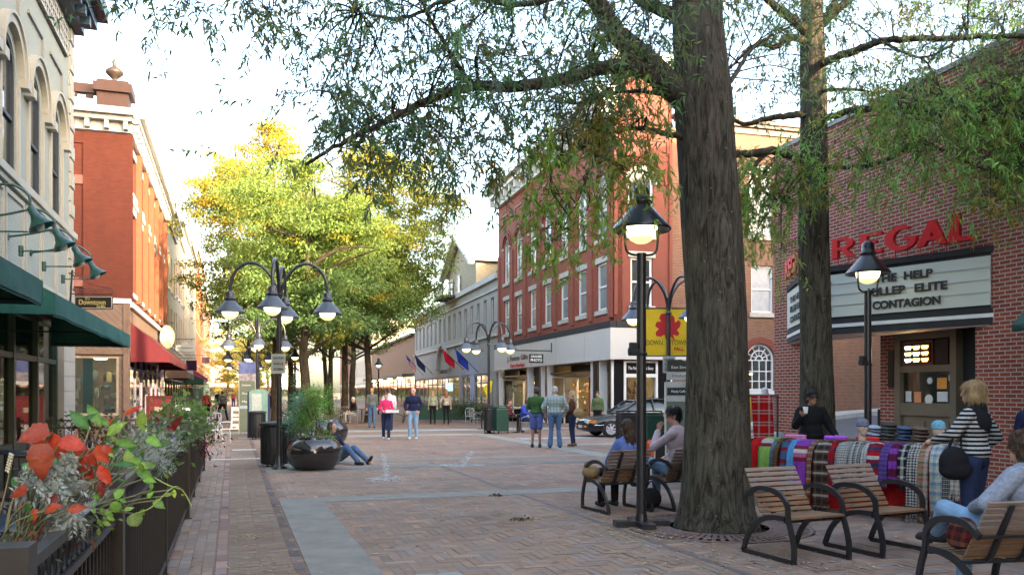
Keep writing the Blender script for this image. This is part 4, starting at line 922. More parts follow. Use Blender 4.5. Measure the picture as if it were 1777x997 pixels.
# marquee: triangular, its long face turned to the plaza
wR = tb.matrix_basis
def loc2(x, y): # world ground point -> theatre frame
    return Matrix.Translation(tb.location) @ Matrix.Rotation(ROTR, 4, 'Z')
Minv = (Matrix.Translation(Vector((11.5 - KR * 19.2, 19.2, 0))) @ Matrix.Rotation(ROTR, 4, 'Z')).inverted()
mA = Minv @ Vector((7.72, 13.35, 0)); mB = Minv @ Vector((5.72, 16.05, 0)); mC = Minv @ Vector((6.18, 18.7, 0))
def tri(b, z0, z1, g=0, mi=0):
    cen = (mA + mB + mC) / 3; pp = []
    n1 = Vector((0, 0, 0))
    for p in (mA + Vector((g * .6, -.003, 0)), mB + (mB - cen).normalized() * g, mC + Vector((-g * .6, -.003, 0))): pp.append(p)
    vs = [(p.x, p.y, z) for z in (z0, z1) for p in pp]; b.add(vs, [(0, 1, 2), (5, 4, 3), (0, 3, 4, 1), (1, 4, 5, 2), (2, 5, 3, 0)], mi)
h = MB(); tri(h, 3.9, 4.0, .09); tri(h, 3.0, 3.9, 0); tri(h, 2.92, 2.998, .06); tri(h, 2.74, 2.85, .05); mq = h.build('marquee', BLACKM, tb)
h = MB(); tri(h, 2.853, 2.917, .08); h.build('white_trim', WHITE, mq)
h = MB(); tri(h, 2.72, 2.737, -.05); h.build('soffit', M('soffit_pink', (.55, .46, .45), rough=.6, var=.05), mq)
def faceM(p, q, off=.0):
    """frame on the face from p to q: local x along it, -y outwards"""
    d = (q - p).normalized(); a = math.atan2(d.y, d.x); return Matrix.Translation(p) @ Matrix.Rotation(a, 4, 'Z')
# long face runs from mB (far, street side) to mA (near)
FM = faceM(mB, mA); LF = (mA - mB).length
LB = M('light_box_panel', (.50, .53, .48), rough=.4, var=.04, scale=1)
h = MB(); h.T = FM; h.box(.1, LF - .06, -.03, .0, 3.05, 3.84); pn = h.build('letter_board', LB, mq)
h = MB(); h.T = FM
for z in (3.26, 3.46, 3.66): h.box(.1, LF - .06, -.045, -.031, z - .006, z + .006)
h.build('letter_rail', M('rail_grey', (.4, .42, .4), var=0), pn)
FA = math.atan2((mA - mB).y, (mA - mB).x)
BL = M('black_letter', (.02, .02, .02), var=0)
def fpx(px):  # distance along the long face of a picture column
    k = (px - CX) / F; A = Vector((5.72, 16.05, 0)); B = Vector((7.72, 13.35, 0)); t = (k * A.y - A.x) / ((B.x - A.x) - k * (B.y - A.y)); return t * LF
for s_, z, a, c in (('THE  HELP', 3.66, 1519, 1621), ('KILLER  ELITE', 3.43, 1508, 1646), ('CONTAGION', 3.19, 1517, 1635)):
    u0, u1 = fpx(a), fpx(c); text(s_, .19, BL, mq, tuple(FM @ Vector(((u0 + u1) / 2, -.05, z))), (90, 0, math.degrees(FA)), name='film_title', w=u1 - u0, bold=.007, ext=.006)
RL = M('red_enamel', (.62, .010, .015), rough=.35, var=.15, scale=6, spec=.5)
for z, s_ in ((3.68, 'PG'), (3.46, 'R'), (3.22, 'PG')):
    u = fpx(1437); h = MB(); h.T = FM; arcband(h, u, z, .065, .085, -.05, -.032, 0, 359.9, 20); h.build('rating_ring', RL, mq); text(s_, .07, RL, mq, tuple(FM @ Vector((u, -.05, z))), (90, 0, math.degrees(FA)), w=.07, bold=.004)
# large red letters: built as shapes, sheared with the stepped heights
def letter(name, polys, holes, u, z, w_, hh):
    b = MB(); b.T = FM
    for i, p in enumerate(polys):
        pts = [(u + x * w_, z + y * hh) for x, y in p]; hs_ = [[(u + x * w_, z + y * hh) for x, y in q] for q in holes if i == 0]
        k = len(b.v); T = b.T; b.T = T @ Matrix.Translation(Vector((0, -.12, 0))); b.poly(pts, hs_, .1); b.T = T
    return b.build(name, RL, mq)
def c_arc(cx, cz, rx, rz, a0, a1, n=12): return [(cx + rx * math.cos(R(a0 + (a1 - a0) * i / n)), cz + rz * math.sin(R(a0 + (a1 - a0) * i / n))) for i in range(n + 1)]
zL = 4.12
def LW_(a, c): return fpx(a), fpx(c) - fpx(a)
u, w_ = LW_(1450, 1487); letter('letter_r', [[(0, 0), (.25, 0), (.25, .38), (.42, .38), (.72, 0), (1, 0), (.66, .45)] + c_arc(.55, .70, .42, .30, -70, 90, 10) + [(0, 1)]], [[(.25, .52)] + c_arc(.5, .70, .2, .16, -90, 90, 8) + [(.25, .86)]], u, zL, w_, .37)
u, w_ = LW_(1499, 1536); letter('letter_e', [[(0, 0), (1, 0), (1, .16), (.3, .16), (.3, .48), (.75, .48), (.75, .62), (.3, .62), (.3, .86), (1, .86), (1, 1), (0, 1)]], [], u, zL, w_, .37)
u, w_ = LW_(1541, 1597); letter('letter_g', [c_arc(.5, .5, .5, .55, 50, 340, 24) + [(1.0, .52), (.58, .52), (.58, .38), (.78, .38)] + c_arc(.55, .5, .28, .38, -50, -290, 18)[:]], [], u, zL, w_, .40)
u, w_ = LW_(1596, 1648); letter('letter_a', [[(0, 0), (.26, 0), (.36, .2), (.66, .2), (.72, 0), (1, 0), (.62, 1), (.42, 1)]], [[(.44, .33), (.6, .33), (.52, .55)]], u, zL, w_, .42)
u, w_ = LW_(1652, 1696); letter('letter_l', [[(0, 0), (1, 0), (1, .12), (.42, .18), (.42, 1), (0, 1)]], [], u, zL, w_, .46)
h = MB(); h.T = FM
for i in range(14): x = lerp(.2, LF - .3, i / 13); h.tube([(x, -.07, 3.99), (x, -.07, 4.2)], .012, 4)
h.build('letter_post', RL, mq)
# short left face
FM2 = faceM(mC, mB); L2f = (mB - mC).length; FA2 = math.atan2((mB - mC).y, (mB - mC).x)
h = MB(); h.T = FM2; h.box(.06, L2f - .1, -.03, 0, 3.05, 3.84); h.build('letter_board', LB, mq)
for s_, z in (('THE HELP', 3.62), ('KILLER ELITE', 3.42), ('CONTAGION', 3.2)): text(s_, .17, BL, mq, tuple(FM2 @ Vector((L2f * .5, -.05, z))), (90, 0, math.degrees(FA2)), name='film_title', w=1.5, bold=.005)
text('REGAL', .5, RL, mq, tuple(FM2 @ Vector((L2f * .5, -.06, 4.3))), (90, 0, math.degrees(FA2)), name='lettering', w=2.2, bold=.02, ext=.05)
# green awning right
awning(tb, (19.2 - 12.05) * kR, (19.2 - 9) * kR, 3.6, 2.52, 1.05, .08, M('bottle_green_canvas', (.01, .05, .035)), label='dark green awning at the right edge')
h = MB(); h.box((19.2 - 11.5) * kR, (19.2 - 9.5) * kR, -.05, .0, 0, 2.4); h.build('door', BLACKM, tb)
# auditorium behind and neighbours on the theatre's side (they cast the plaza's evening shade)
def block(name, label, x0, x1, y0, y1, z, mat, fl=3):
    t = thing(name, label, 'building', (x0, y0, 0)); w_, d_ = x1 - x0, y1 - y0
    T4 = [(TZ(0), w_), (TZ(90, (w_, 0, 0)), d_), (TZ(180, (w_, d_, 0)), w_), (TZ(-90, (0, d_, 0)), d_)]
    for T, l in T4:
        xs = [l * (i + .5) / max(2, int(l / 3.5)) for i in range(max(2, int(l / 3.5)))]
        hs = [rect(x - .6, x + .6, 1.2 + k * 3.5, 3.1 + k * 3.5) for x in xs for k in range(fl)]
        wall(t, 'wall', rect(.002, l - .002, 0, z), hs, .3, mat, T)
        b = MB(); b.T = T
        for x in xs:
            for k in range(fl): b.box(x - .6, x + .6, .15, .17, 1.2 + k * 3.5, 3.1 + k * 3.5)
        b.build('window_glass', PANE, t)
    h = MB(); h.box(.3, w_ - .3, .3, d_ - .3, z - .3, z - .1); h.build('roof', M('roof_grey', (.2, .2, .2)), t)
h = MB(); h.box(1, 14, 7, 13.5, ZT - .1, 12); h.build('auditorium', TB, tb)
block('brick_block', 'unseen tall brick block added behind the viewer on the right for shade', 8.6, 14.5, -20, 2.2, 18.5, OB, 5)  # out of view, put in and sized to block the sun from the cafe front
block('stone_block', 'unseen tall stone block added behind the cinema for shade', 21, 31, 10, 25.5, 17.2, M('stone_block_wall', (.35, .33, .3)), 4)  # out of view, height set so only upper walls and crowns catch sun
block('brick_block', 'brick block on the far side of the side street behind the cinema', 26, 40, 26.5, 50, 10, OB, 3)
block('stucco_block', 'stucco block behind the viewer closing the plaza', -12, 5, -34, -22, 12, GST, 3)
# sloping side street seen through the porch
h = MB(); h.T = TR; 
sst = MB(); sst.T = Matrix.Translation(rb.location) @ Matrix.Rotation(ROTR, 4, 'Z') @ TR
sst.add([(5, -9, .005), (5, -.02, .005), (11, -.02, .55), (11, -9, .55), (30, -.02, 1.6), (30, -9, 1.6)], [(0, 3, 2, 1), (3, 5, 4, 2)]); st(sst.build('side_street', M('asphalt', (.075, .08, .09), rough=.9, var=.2)))
sst = MB(); sst.T = Matrix.Translation(rb.location) @ Matrix.Rotation(ROTR, 4, 'Z') @ TR
sst.add([(5, -1.9, .15), (5, -.03, .15), (11, -.03, .75), (11, -1.9, .75), (30, -.03, 1.8), (30, -1.9, 1.8), (5, -1.9, 0), (11, -1.9, .5), (30, -1.9, 1.5), (5, -.03, 0)], [(0, 3, 2, 1), (3, 5, 4, 2), (0, 6, 7, 3), (3, 7, 8, 5), (0, 1, 9, 6)]); st(sst.build('sidewalk', M('concrete', (.36, .35, .33), rough=.85)))
# ================================================================= trees
BK1 = BARK('oak_bark', (.024, .021, .015), (.115, .10, .076), 5)
BK2 = BARK('far_bark', (.025, .019, .014), (.08, .06, .045), 4)
LEAF = ATTR('leaf_face', rough=.55, noise=0, trans=.5, spec=.35)
def leaves(P0, D, Ls, Ws, rg):
    """rhombic leaves from base points, directions, lengths and widths"""
    n = len(P0); rnd = rg.normal(size=(n, 3)); s = np.cross(D, rnd); s /= np.linalg.norm(s, axis=1, keepdims=True) + 1e-9
    a = P0; b = P0 + D * (Ls * .42)[:, None] + s * (Ws * .5)[:, None]; c = P0 + D * Ls[:, None]; d = P0 + D * (Ls * .42)[:, None] - s * (Ws * .5)[:, None]
    c = c + np.array([0, 0, -1]) * (Ls * .18)[:, None]
    V = np.stack([a, b, c, d], 1).reshape(-1, 3); return V, np.arange(4 * n).reshape(-1, 4)
def unit(a): return a / (np.linalg.norm(a, axis=-1, keepdims=True) + 1e-9)
def inpoly(x, y, poly):
    c = False; j = len(poly) - 1
    for i in range(len(poly)):
        if (poly[i][1] > y) != (poly[j][1] > y) and x < (poly[j][0] - poly[i][0]) * (y - poly[i][1]) / (poly[j][1] - poly[i][1]) + poly[i][0]: c = not c
        j = i
    return c
def scatter(poly, n, y0, y1, rr):
    out = []; xs = [p[0] for p in poly]; ys = [p[1] for p in poly]
    while len(out) < n:
        x, y = rr.uniform(min(xs), max(xs)), rr.uniform(min(ys), max(ys))
        if inpoly(x, y, poly): out.append(P(x, y, rr.uniform(y0, y1)))
    return out
def big_tree(name, label, base, trunk, limbs, regions, seed, root_flare=True, group=None):
    """trunk: [(x, y, z, r)], limbs: [([points], r0, r1)], regions: [(cluster centres, colour, radius)]"""
    t = thing(name, label, 'tree', tuple(base), 0, group); rr = random.Random(seed); rg = np.random.default_rng(seed); B = Vector(base)
    m = MB(); n = 40; rings = []; prof = []
    for i in range(len(trunk) - 1):
        for k in range(10):
            a, c = trunk[i], trunk[i + 1]; u = k / 10; prof.append([lerp(a[j], c[j], u) for j in range(4)])
    prof.append(list(trunk[-1])); vs = []
    for (x, y, z, r) in prof:
        for k in range(n):
            th = 2 * math.pi * k / n; fl = max(0, 1 - (z / .9)) ** 2 if root_flare else 0
            q = r * (1 + .03 * math.sin(3 * th + z * .7 + seed) + .02 * math.sin(7 * th - z * 1.3) + .025 * math.sin(2 * th + z * 2.1) + fl * (.05 + .06 * math.sin(5 * th + seed)))
            vs.append((x + q * math.cos(th), y + q * math.sin(th), z))
    m.add(vs, [(i * n + k, i * n + (k + 1) % n, (i + 1) * n + (k + 1) % n, (i + 1) * n + k) for i in range(len(prof) - 1) for k in range(n)], 0, True)
    lp = []; clear = []
    for pts, r0, r1 in limbs:
        sp = spline([Vector(p) - B for p in pts], 7); N = len(sp) - 1
        sp = [p + Vector((rr.uniform(-1, 1), rr.uniform(-1, 1), rr.uniform(-1, 1))) * .012 for p in sp]
        rads = [lerp(r0, r1, (i / N) ** .8) * (1.35 if i == 0 else 1.12 if i == 1 else 1) for i in range(N + 1)]
        m.tube(sp, rads, 10); lp += sp[3:]
        if r0 > .08: clear += [(p, .5 if r0 > .15 else .36) for p in sp[:len(sp) * 2 // 3]]
    m.build('trunk', BK1, t); clear += [(Vector((x, y - .5, z)), .85) for x, y, z, r in prof if 3 < z < 7.5]
    tw = MB(); PP = []; DD = []; CC = []
    for cs, col, rad, ntw, nlf, droop in regions:
        for c in cs:
            c = c - B
            if any((p - c).length < lim for p, lim in clear): continue
            q = min(lp, key=lambda p: (p - c).length_squared)
            if (q - c).length < 2.6:
                mid = (q + c) / 2 + Vector((rr.uniform(-.2, .2), rr.uniform(-.2, .2), rr.uniform(.0, .25))); tw.tube(spline([q, mid, c], 4), [.013, .012, .011, .010, .009, .008, .007, .006, .005][:9], 4, cap=False)
            cc = [max(.01, x * (1 + rr.gauss(0, .16))) for x in col]
            if rr.random() < .035: cc = [.28, .22, .04]
            for k in range(ntw):
                b = c + Vector((rr.gauss(0, .35), rr.gauss(0, .35), rr.gauss(0, .22))) * rad
                d = Vector((rr.gauss(0, 1), rr.gauss(0, 1), rr.gauss(-droop, .5))).normalized(); L_ = rr.uniform(.3, .75) * rad
                e = b + d * L_ + Vector((0, 0, -.25 * L_ * droop)); tw.tube([c, b, e], [.004, .003, .0015], 3, cap=False)
                u = rg.random(nlf) ** .8; pos = np.array(b) + np.outer(u * L_, np.array(d)) + np.outer(u * u, [0, 0, -.25 * L_ * droop]) + rg.normal(size=(nlf, 3)) * .012
                dr = unit(np.array(d) * .45 + rg.normal(size=(nlf, 3)) * .6 + np.array([0, 0, -.55 * droop])); PP.append(pos); DD.append(dr)
                CC.append(np.array(cc) * (1 + rg.normal(size=(nlf, 1)) * .18))
    tw.build('twigs', BK1, t)
    PP = np.concatenate(PP); DD = np.concatenate(DD); CC = np.clip(np.concatenate(CC), .008, 1); n = len(PP)
    V, Fq = leaves(PP, DD, rg.uniform(.07, .125, n), rg.uniform(.017, .028, n), rg)
    meshnp('crown', V, Fq, LEAF, t, cols=CC)
    return t
r1 = random.Random(21)
b = GX(1247, 10.25); Z = lambda py, Y=10.25: H + (HY - py) / F * Y; X_ = lambda px, Y=10.25: (px - CX) / F * Y
T1 = [(X_(1248) - b.x, 0, -.05, .50), (X_(1247) - b.x, 0, .25, .43), (X_(1246) - b.x, 0, 1.2, .385), (X_(1243) - b.x, 0, 2.6, .37), (X_(1228) - b.x, 0, Z(300), .345), (X_(1219) - b.x, 0, Z(170), .36), (X_(1210) - b.x, 0, Z(40), .30), (X_(1206) - b.x, 0, Z(-80), .27), (X_(1200) - b.x, .2, 9.5, .2), (X_(1190) - b.x, .4, 13, .08)]
LM = lambda *a: [P(x, y, d) for x, y, d in a]
limbs1 = [(LM((1200, 180, 10.25), (1160, 145, 10.1), (1105, 90, 10.0), (1060, 45, 9.9), (1020, -30, 9.8), (960, -140, 9.6)), .19, .08),
          (LM((1150, 140, 10.1), (1105, 120, 9.9), (1050, 117, 9.7), (980, 138, 9.4), (900, 150, 9.2), (820, 150, 9.0), (740, 175, 8.8), (660, 215, 8.6), (600, 245, 8.5), (530, 285, 8.3)), .11, .016),
          (LM((1210, 60, 10.25), (1165, 25, 10.3), (1110, 0, 10.4), (1050, -60, 10.6)), .11, .05),
          (LM((1060, 45, 9.9), (1000, -10, 9.6), (900, 10, 9.4), (800, -5, 9.2), (700, 30, 9.0), (620, 20, 9)), .05, .012),
          (LM((820, 150, 9.0), (780, 90, 8.9), (740, 20, 8.8), (690, -60, 8.8)), .03, .012),
          (LM((1200, 240, 10.25), (1150, 230, 9.9), (1090, 222, 9.6), (1030, 245, 9.3), (970, 290, 9.1)), .045, .01),
          (LM((1000, -10, 9.6), (880, -80, 9.0), (700, -100, 8.6), (520, -80, 8.4), (440, -30, 8.2), (350, -40, 8)), .05, .01),
          (LM((1040, 245, 9.3), (1010, 330, 9.1), (975, 400, 9.0)), .018, .006), (LM((1205, 190, 10.25), (1150, 165, 10.3), (1080, 160, 10.4), (1000, 180, 10.5)), .04, .01),
          (LM((1215, 200, 10.3), (1262, 150, 10.8), (1300, 90, 11.2), (1340, 60, 11.5)), .05, .015)]
DGc = (.145, .20, .085); GRc = (.235, .36, .08); YGc = (.27, .34, .075)
reg1 = [(scatter([(500, -140), (1190, -140), (1185, 150), (1000, 240), (880, 250), (780, 240), (700, 225), (600, 240), (545, 190), (515, 90)], 128, 7.6, 11.8, r1), DGc, 1.0, 7, 20, .6),
        (scatter([(545, 150), (790, 180), (860, 250), (800, 300), (740, 240), (640, 250), (560, 270)], 20, 8, 9.4, r1), DGc, .8, 7, 20, .7),
        (scatter([(900, 230), (1180, 160), (1175, 260), (1120, 270), (1060, 330), (1000, 390), (975, 455), (940, 430), (950, 330)], 26, 8.6, 10.2, r1), YGc, .65, 7, 24, 1.0),
        (scatter([(1000, 0), (1190, 0), (1190, 120), (1000, 180)], 22, 9, 11, r1), YGc, .8, 7, 22, .7),
        (scatter([(190, -50), (500, -50), (480, 20), (190, -10)], 9, 7.5, 9, r1), DGc, .7, 6, 16, .8), (LM((430, 30, 8.1), (455, 10, 8.1), (190, 2, 8.0), (330, 5, 8.1)), DGc, .45, 5, 12, .8)]
tree1 = big_tree('oak_tree', 'large oak with a thick mottled trunk standing in the round iron grate', b, T1, limbs1, reg1, 5)
b2_ = GX(1416, 13.7); Y2 = 13.7; Z2 = lambda py: Z(py, Y2); X2 = lambda px: X_(px, Y2) - b2_.x
T2 = [(X2(1417), 0, -.05, .33), (X2(1417), 0, .3, .29), (X2(1417), 0, 1.4, .27), (X2(1416), 0, 2.6, .255), (X2(1413), 0, Z2(400), .235), (X2(1412), 0, Z2(200), .215), (X2(1409), 0, Z2(60), .185), (X2(1408), 0, Z2(-80), .16), (X2(1404), 0, 12, .1), (X2(1400), 0, 15, .04)]
limbs2 = [(LM((1405, 62, 13.7), (1378, 35, 13.5), (1340, 8, 13.2), (1300, -40, 13)), .10, .04), (LM((1405, 75, 13.7), (1370, 65, 13.4), (1345, 82, 13.1), (1310, 78, 12.8), (1270, 115, 12.4), (1250, 140, 12)), .07, .01),
          (LM((1405, 195, 13.7), (1375, 200, 13.5), (1335, 205, 13.2), (1290, 215, 13.0), (1262, 195, 12.9)), .07, .025), (LM((1405, 285, 13.7), (1385, 275, 13.4), (1345, 262, 13.0), (1300, 266, 12.7), (1250, 268, 12.5)), .09, .05),
          (LM((1330, 263, 12.9), (1308, 295, 12.7), (1320, 325, 12.6), (1355, 352, 12.5)), .04, .012), (LM((1412, 115, 13.7), (1450, 100, 13.3), (1500, 82, 12.9), (1540, 70, 12.6), (1640, 66, 12.2), (1777, 62, 11.8), (1900, 70, 11.4)), .075, .03),
          (LM((1535, 75, 12.6), (1570, 92, 12.4), (1610, 98, 12.2), (1680, 60, 12)), .03, .01), (LM((1412, 160, 13.7), (1460, 155, 13.2), (1530, 160, 12.8), (1600, 150, 12.5)), .035, .012),
          (LM((1412, 215, 13.7), (1450, 200, 13.3), (1490, 190, 13), (1560, 188, 12.6), (1630, 200, 12.3), (1700, 208, 12), (1730, 198, 11.9), (1800, 208, 11.6)), .06, .03), (LM((1560, 188, 12.6), (1620, 192, 12.4), (1680, 185, 12.2), (1760, 195, 12)), .03, .012),
          (LM((1412, 288, 13.7), (1460, 290, 13.2), (1530, 282, 12.8), (1595, 248, 12.5), (1640, 262, 12.3), (1700, 290, 12.1), (1777, 310, 11.9)), .045, .014), (LM((1412, 45, 13.7), (1440, 20, 13.6), (1465, -40, 13.5)), .08, .05),
          (LM((1600, 100, 12.2), (1625, 135, 12.2), (1640, 185, 12.2)), .018, .008), (LM((1425, 40, 13.7), (1560, -60, 13), (1750, -90, 12)), .08, .03)]
reg2 = [(scatter([(1240, -110), (1860, -110), (1860, 110), (1700, 110), (1600, 150), (1560, 190), (1450, 150), (1330, 190), (1250, 200)], 95, 11, 15, r1), DGc, 1.05, 7, 20, .7),
        (scatter([(1440, 120), (1600, 150), (1860, 70), (1860, 230), (1780, 300), (1690, 300), (1640, 262), (1560, 280), (1500, 295), (1440, 290)], 100, 11.2, 13.4, r1), GRc, .95, 8, 22, .9),
        (scatter([(1268, 280), (1395, 270), (1395, 400), (1350, 450), (1310, 430), (1275, 360)], 34, 12.2, 13.6, r1), GRc, .8, 8, 24, 1.0),
        (scatter([(1680, 330), (1800, 230), (1800, 330), (1720, 360)], 14, 11.3, 12.4, r1), GRc, .7, 7, 20, 1.0)]
tree2 = big_tree('oak_tree', 'slimmer grey oak behind the scarf stall, in front of the cinema', b2_, T2, limbs2, reg2, 9)
# round iron tree grate
t = thing('tree_grate', 'round iron grate of radial slots set in the paving around the thick oak', 'tree grate', (tree1_xy.x, tree1_xy.y, 0))
m = MB(); n = 64
for a0, a1 in ((.60, .64), (.84, .87), (1.06, 1.11)): m.lathe([(a0, .0), (a0, .012), (a1, .012), (a1, .0)], 64)
for i in range(n): a = 2 * math.pi * i / n; m.tube([(.64 * math.cos(a), .64 * math.sin(a), .004), (1.06 * math.cos(a), 1.06 * math.sin(a), .004)], .01, 4, sq=(.05, .012))
m.build('grate', M('rusty_iron', (.15, .095, .08), rough=.7, var=.3, scale=9), t)
m = MB(); m.lathe([(.0, -.004), (1.12, -.004)], 40); m.build('pit', M('soil_dark', (.03, .024, .02), rough=1), t)

# ---- far street trees
def street_tree(name, label, base, h, r, seed, cols, top=.36, trunk_r=.24, nclump=620, group='trees in the middle of the mall', lean=0, sx=1.0, cut=.26):
    t = thing(name, label, 'tree', tuple(base), 0, group); rr = random.Random(seed); rg = np.random.default_rng(seed)
    m = MB(); tp = [Vector((lean * k / 6 + rr.gauss(0, .07), rr.gauss(0, .07), h * .86 * k / 6)) for k in range(7)]; tp[0] = Vector((0, 0, -.05))
    m.tube(spline(tp, 3), [trunk_r * (1.25 if i == 0 else 1) * (1 - .85 * i / 18) for i in range(19)], 12)
    tips = []
    for k in range(16):
        z = h * rr.uniform(.24, .8); a = rr.uniform(0, 6.28); l = r * rr.uniform(.55, .95) * (1 - .35 * abs(z / h - .5)); s = Vector((lean * z / h, 0, z))
        e = s + Vector((math.cos(a) * l * sx, math.sin(a) * l, l * rr.uniform(.1, .6))); mid = (s + e) / 2 + Vector((0, 0, rr.uniform(-.1, .5))); m.tube(spline([s, mid, e], 4), [lerp(trunk_r * .38, .02, i / 8) for i in range(9)], 6); tips.append(e)
    m.build('trunk', BK2, t)
    PP = []; DD = []; CC = []
    # foliage in flat-ish clumps, crowded on an uneven shell of lobes
    lobes = [(rr.uniform(-.62, .62) * r * sx, rr.uniform(-.6, .6) * r, h * rr.uniform(cut + .1, .84), r * rr.uniform(.28, .5)) for _ in range(20)] + [(0, 0, h * .82, r * .38), (lean, 0, h * .92, r * .22)]
    for k in range(nclump):
        L_ = rr.choice(lobes); v = Vector((rr.gauss(0, 1), rr.gauss(0, 1), rr.gauss(.1, .8))).normalized() * L_[3] * rr.uniform(.5, 1.25)
        c = Vector((L_[0] + v.x + lean * .5, L_[1] + v.y, L_[2] + v.z * .8))
        if c.z < h * cut: continue
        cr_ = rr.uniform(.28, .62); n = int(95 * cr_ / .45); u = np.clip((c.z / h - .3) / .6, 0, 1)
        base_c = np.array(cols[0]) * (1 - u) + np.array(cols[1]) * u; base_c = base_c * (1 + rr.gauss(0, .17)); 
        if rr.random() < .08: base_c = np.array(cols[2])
        q = rg.normal(size=(n, 3)) * np.array([cr_, cr_, cr_ * .42]) * .62; PP.append(np.array(c) + q); DD.append(unit(rg.normal(size=(n, 3)) + unit(q) * .8 + np.array([0, 0, -.2])))
        CC.append(base_c * (1 + rg.normal(size=(n, 1)) * .15))
    PP = np.concatenate(PP); DD = np.concatenate(DD); CC = np.clip(np.concatenate(CC), .01, 1); n = len(PP)
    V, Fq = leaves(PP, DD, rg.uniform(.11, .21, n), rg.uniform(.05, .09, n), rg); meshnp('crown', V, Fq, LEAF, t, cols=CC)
    return t
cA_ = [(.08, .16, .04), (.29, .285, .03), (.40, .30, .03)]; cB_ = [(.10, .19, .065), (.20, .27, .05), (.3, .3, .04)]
sts = []
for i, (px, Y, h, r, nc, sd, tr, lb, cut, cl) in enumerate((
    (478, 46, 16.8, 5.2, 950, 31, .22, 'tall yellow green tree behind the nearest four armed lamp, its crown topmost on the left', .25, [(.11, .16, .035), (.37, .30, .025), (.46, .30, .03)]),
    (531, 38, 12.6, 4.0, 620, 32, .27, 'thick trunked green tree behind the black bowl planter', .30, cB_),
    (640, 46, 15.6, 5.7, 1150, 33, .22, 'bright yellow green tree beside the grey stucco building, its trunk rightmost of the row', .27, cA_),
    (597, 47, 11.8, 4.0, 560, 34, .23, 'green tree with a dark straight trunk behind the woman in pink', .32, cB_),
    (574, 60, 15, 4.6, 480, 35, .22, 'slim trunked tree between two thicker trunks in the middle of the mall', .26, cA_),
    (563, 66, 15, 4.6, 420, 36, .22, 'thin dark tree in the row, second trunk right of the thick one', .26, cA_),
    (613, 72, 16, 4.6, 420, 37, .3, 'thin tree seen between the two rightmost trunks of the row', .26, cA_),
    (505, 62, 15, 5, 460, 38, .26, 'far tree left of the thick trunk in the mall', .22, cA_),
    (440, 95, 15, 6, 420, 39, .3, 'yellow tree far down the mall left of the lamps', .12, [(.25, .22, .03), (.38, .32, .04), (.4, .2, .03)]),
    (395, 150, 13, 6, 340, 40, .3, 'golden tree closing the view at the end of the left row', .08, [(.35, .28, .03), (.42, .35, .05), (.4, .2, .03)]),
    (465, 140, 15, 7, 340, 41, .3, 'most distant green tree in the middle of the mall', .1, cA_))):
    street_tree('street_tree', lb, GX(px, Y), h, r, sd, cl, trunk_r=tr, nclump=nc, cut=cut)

# ================================================================= street lamps
GLOBE = None
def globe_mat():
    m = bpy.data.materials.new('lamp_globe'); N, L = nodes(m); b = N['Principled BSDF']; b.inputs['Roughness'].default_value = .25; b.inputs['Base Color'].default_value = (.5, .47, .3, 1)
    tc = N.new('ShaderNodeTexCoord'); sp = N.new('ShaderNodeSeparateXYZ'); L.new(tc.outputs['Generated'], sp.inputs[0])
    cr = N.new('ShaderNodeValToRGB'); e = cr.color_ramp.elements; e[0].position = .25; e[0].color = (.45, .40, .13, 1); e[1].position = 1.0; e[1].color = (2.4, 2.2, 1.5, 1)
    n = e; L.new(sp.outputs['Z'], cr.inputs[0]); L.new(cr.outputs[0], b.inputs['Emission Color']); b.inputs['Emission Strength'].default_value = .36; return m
GLOBE = globe_mat()
LBK = M('lamp_black', (.017, .018, .022), rough=.3, var=.25, scale=7, spec=.6)
SHD = M('lamp_shade_blue_grey', (.045, .055, .075), rough=.42, var=.15, scale=7, spec=.6)
def head(parent, x, y, z, s=1.0, shade=SHD):
    m = MB(); m.lathe([(.0, .47 * s), (.05 * s, .46 * s), (.085 * s, .42 * s), (.09 * s, .38 * s), (.095 * s, .30 * s), (.115 * s, .295 * s), (.115 * s, .27 * s), (.105 * s, .262 * s), (.11 * s, .20 * s)], 20, c=(x, y, z)); m.build('lamp_neck', LBK, parent)
    m = MB(); m.lathe([(.11 * s, .24 * s), (.14 * s, .2 * s), (.30 * s, .02 * s), (.315 * s, -.005 * s), (.31 * s, -.02 * s), (.29 * s, .0), (.14 * s, .17 * s), (0, .18 * s)], 28, c=(x, y, z)); m.build('lamp_shade', shade, parent)
    m = MB(); m.lathe([(.165 * s, .045 * s), (.168 * s, .0), (.155 * s, -.06 * s), (.12 * s, -.115 * s), (.06 * s, -.15 * s), (0, -.16 * s)], 24, c=(x, y, z)); m.build('lamp_globe', GLOBE, parent)
def four_lamp(loc, rot, label, sc=1.0, signs=None):
    t = thing('four_arm_lamp', label, 'street lamp', tuple(loc), rot, 'four armed street lamps'); t.scale = (sc,) * 3
    m = MB(); m.cyl((0, 0, 0), (0, 0, 3.95), .06, .05, 14); m.lathe([(.17, 0), (.17, .04), (.09, .07), (.07, .25), (.06, .28)], 20); m.lathe([(.05, 3.5), (.07, 3.52), (.07, 3.58), (.05, 3.6)], 16); m.build('pole', LBK, t)
    for k in range(4):
        a = k * math.pi / 2; c, s = math.cos(a), math.sin(a); ar = MB()
        ar.tube(spline([(c * r, s * r, z) for r, z in ((.0, 3.55), (.055, 3.85), (.16, 4.12), (.38, 4.36), (.62, 4.42), (.85, 4.30), (.98, 4.08), (1.02, 3.78))], 5), .034, 10)
        q = ar.build('arm', LBK, t); head(q, c * 1.02, s * 1.02, 3.36)
    return t
la = four_lamp(GX(484.5, 18.0), R(8), 'nearest black four armed street lamp, beside the bowl planter, with a caution sign')
lb_ = four_lamp(GX(446.5, 31.5), R(20), 'second black four armed street lamp on the left, above the map stand')
four_lamp(GX(431, 44), R(15), 'third black four armed street lamp on the left, farther down the mall')
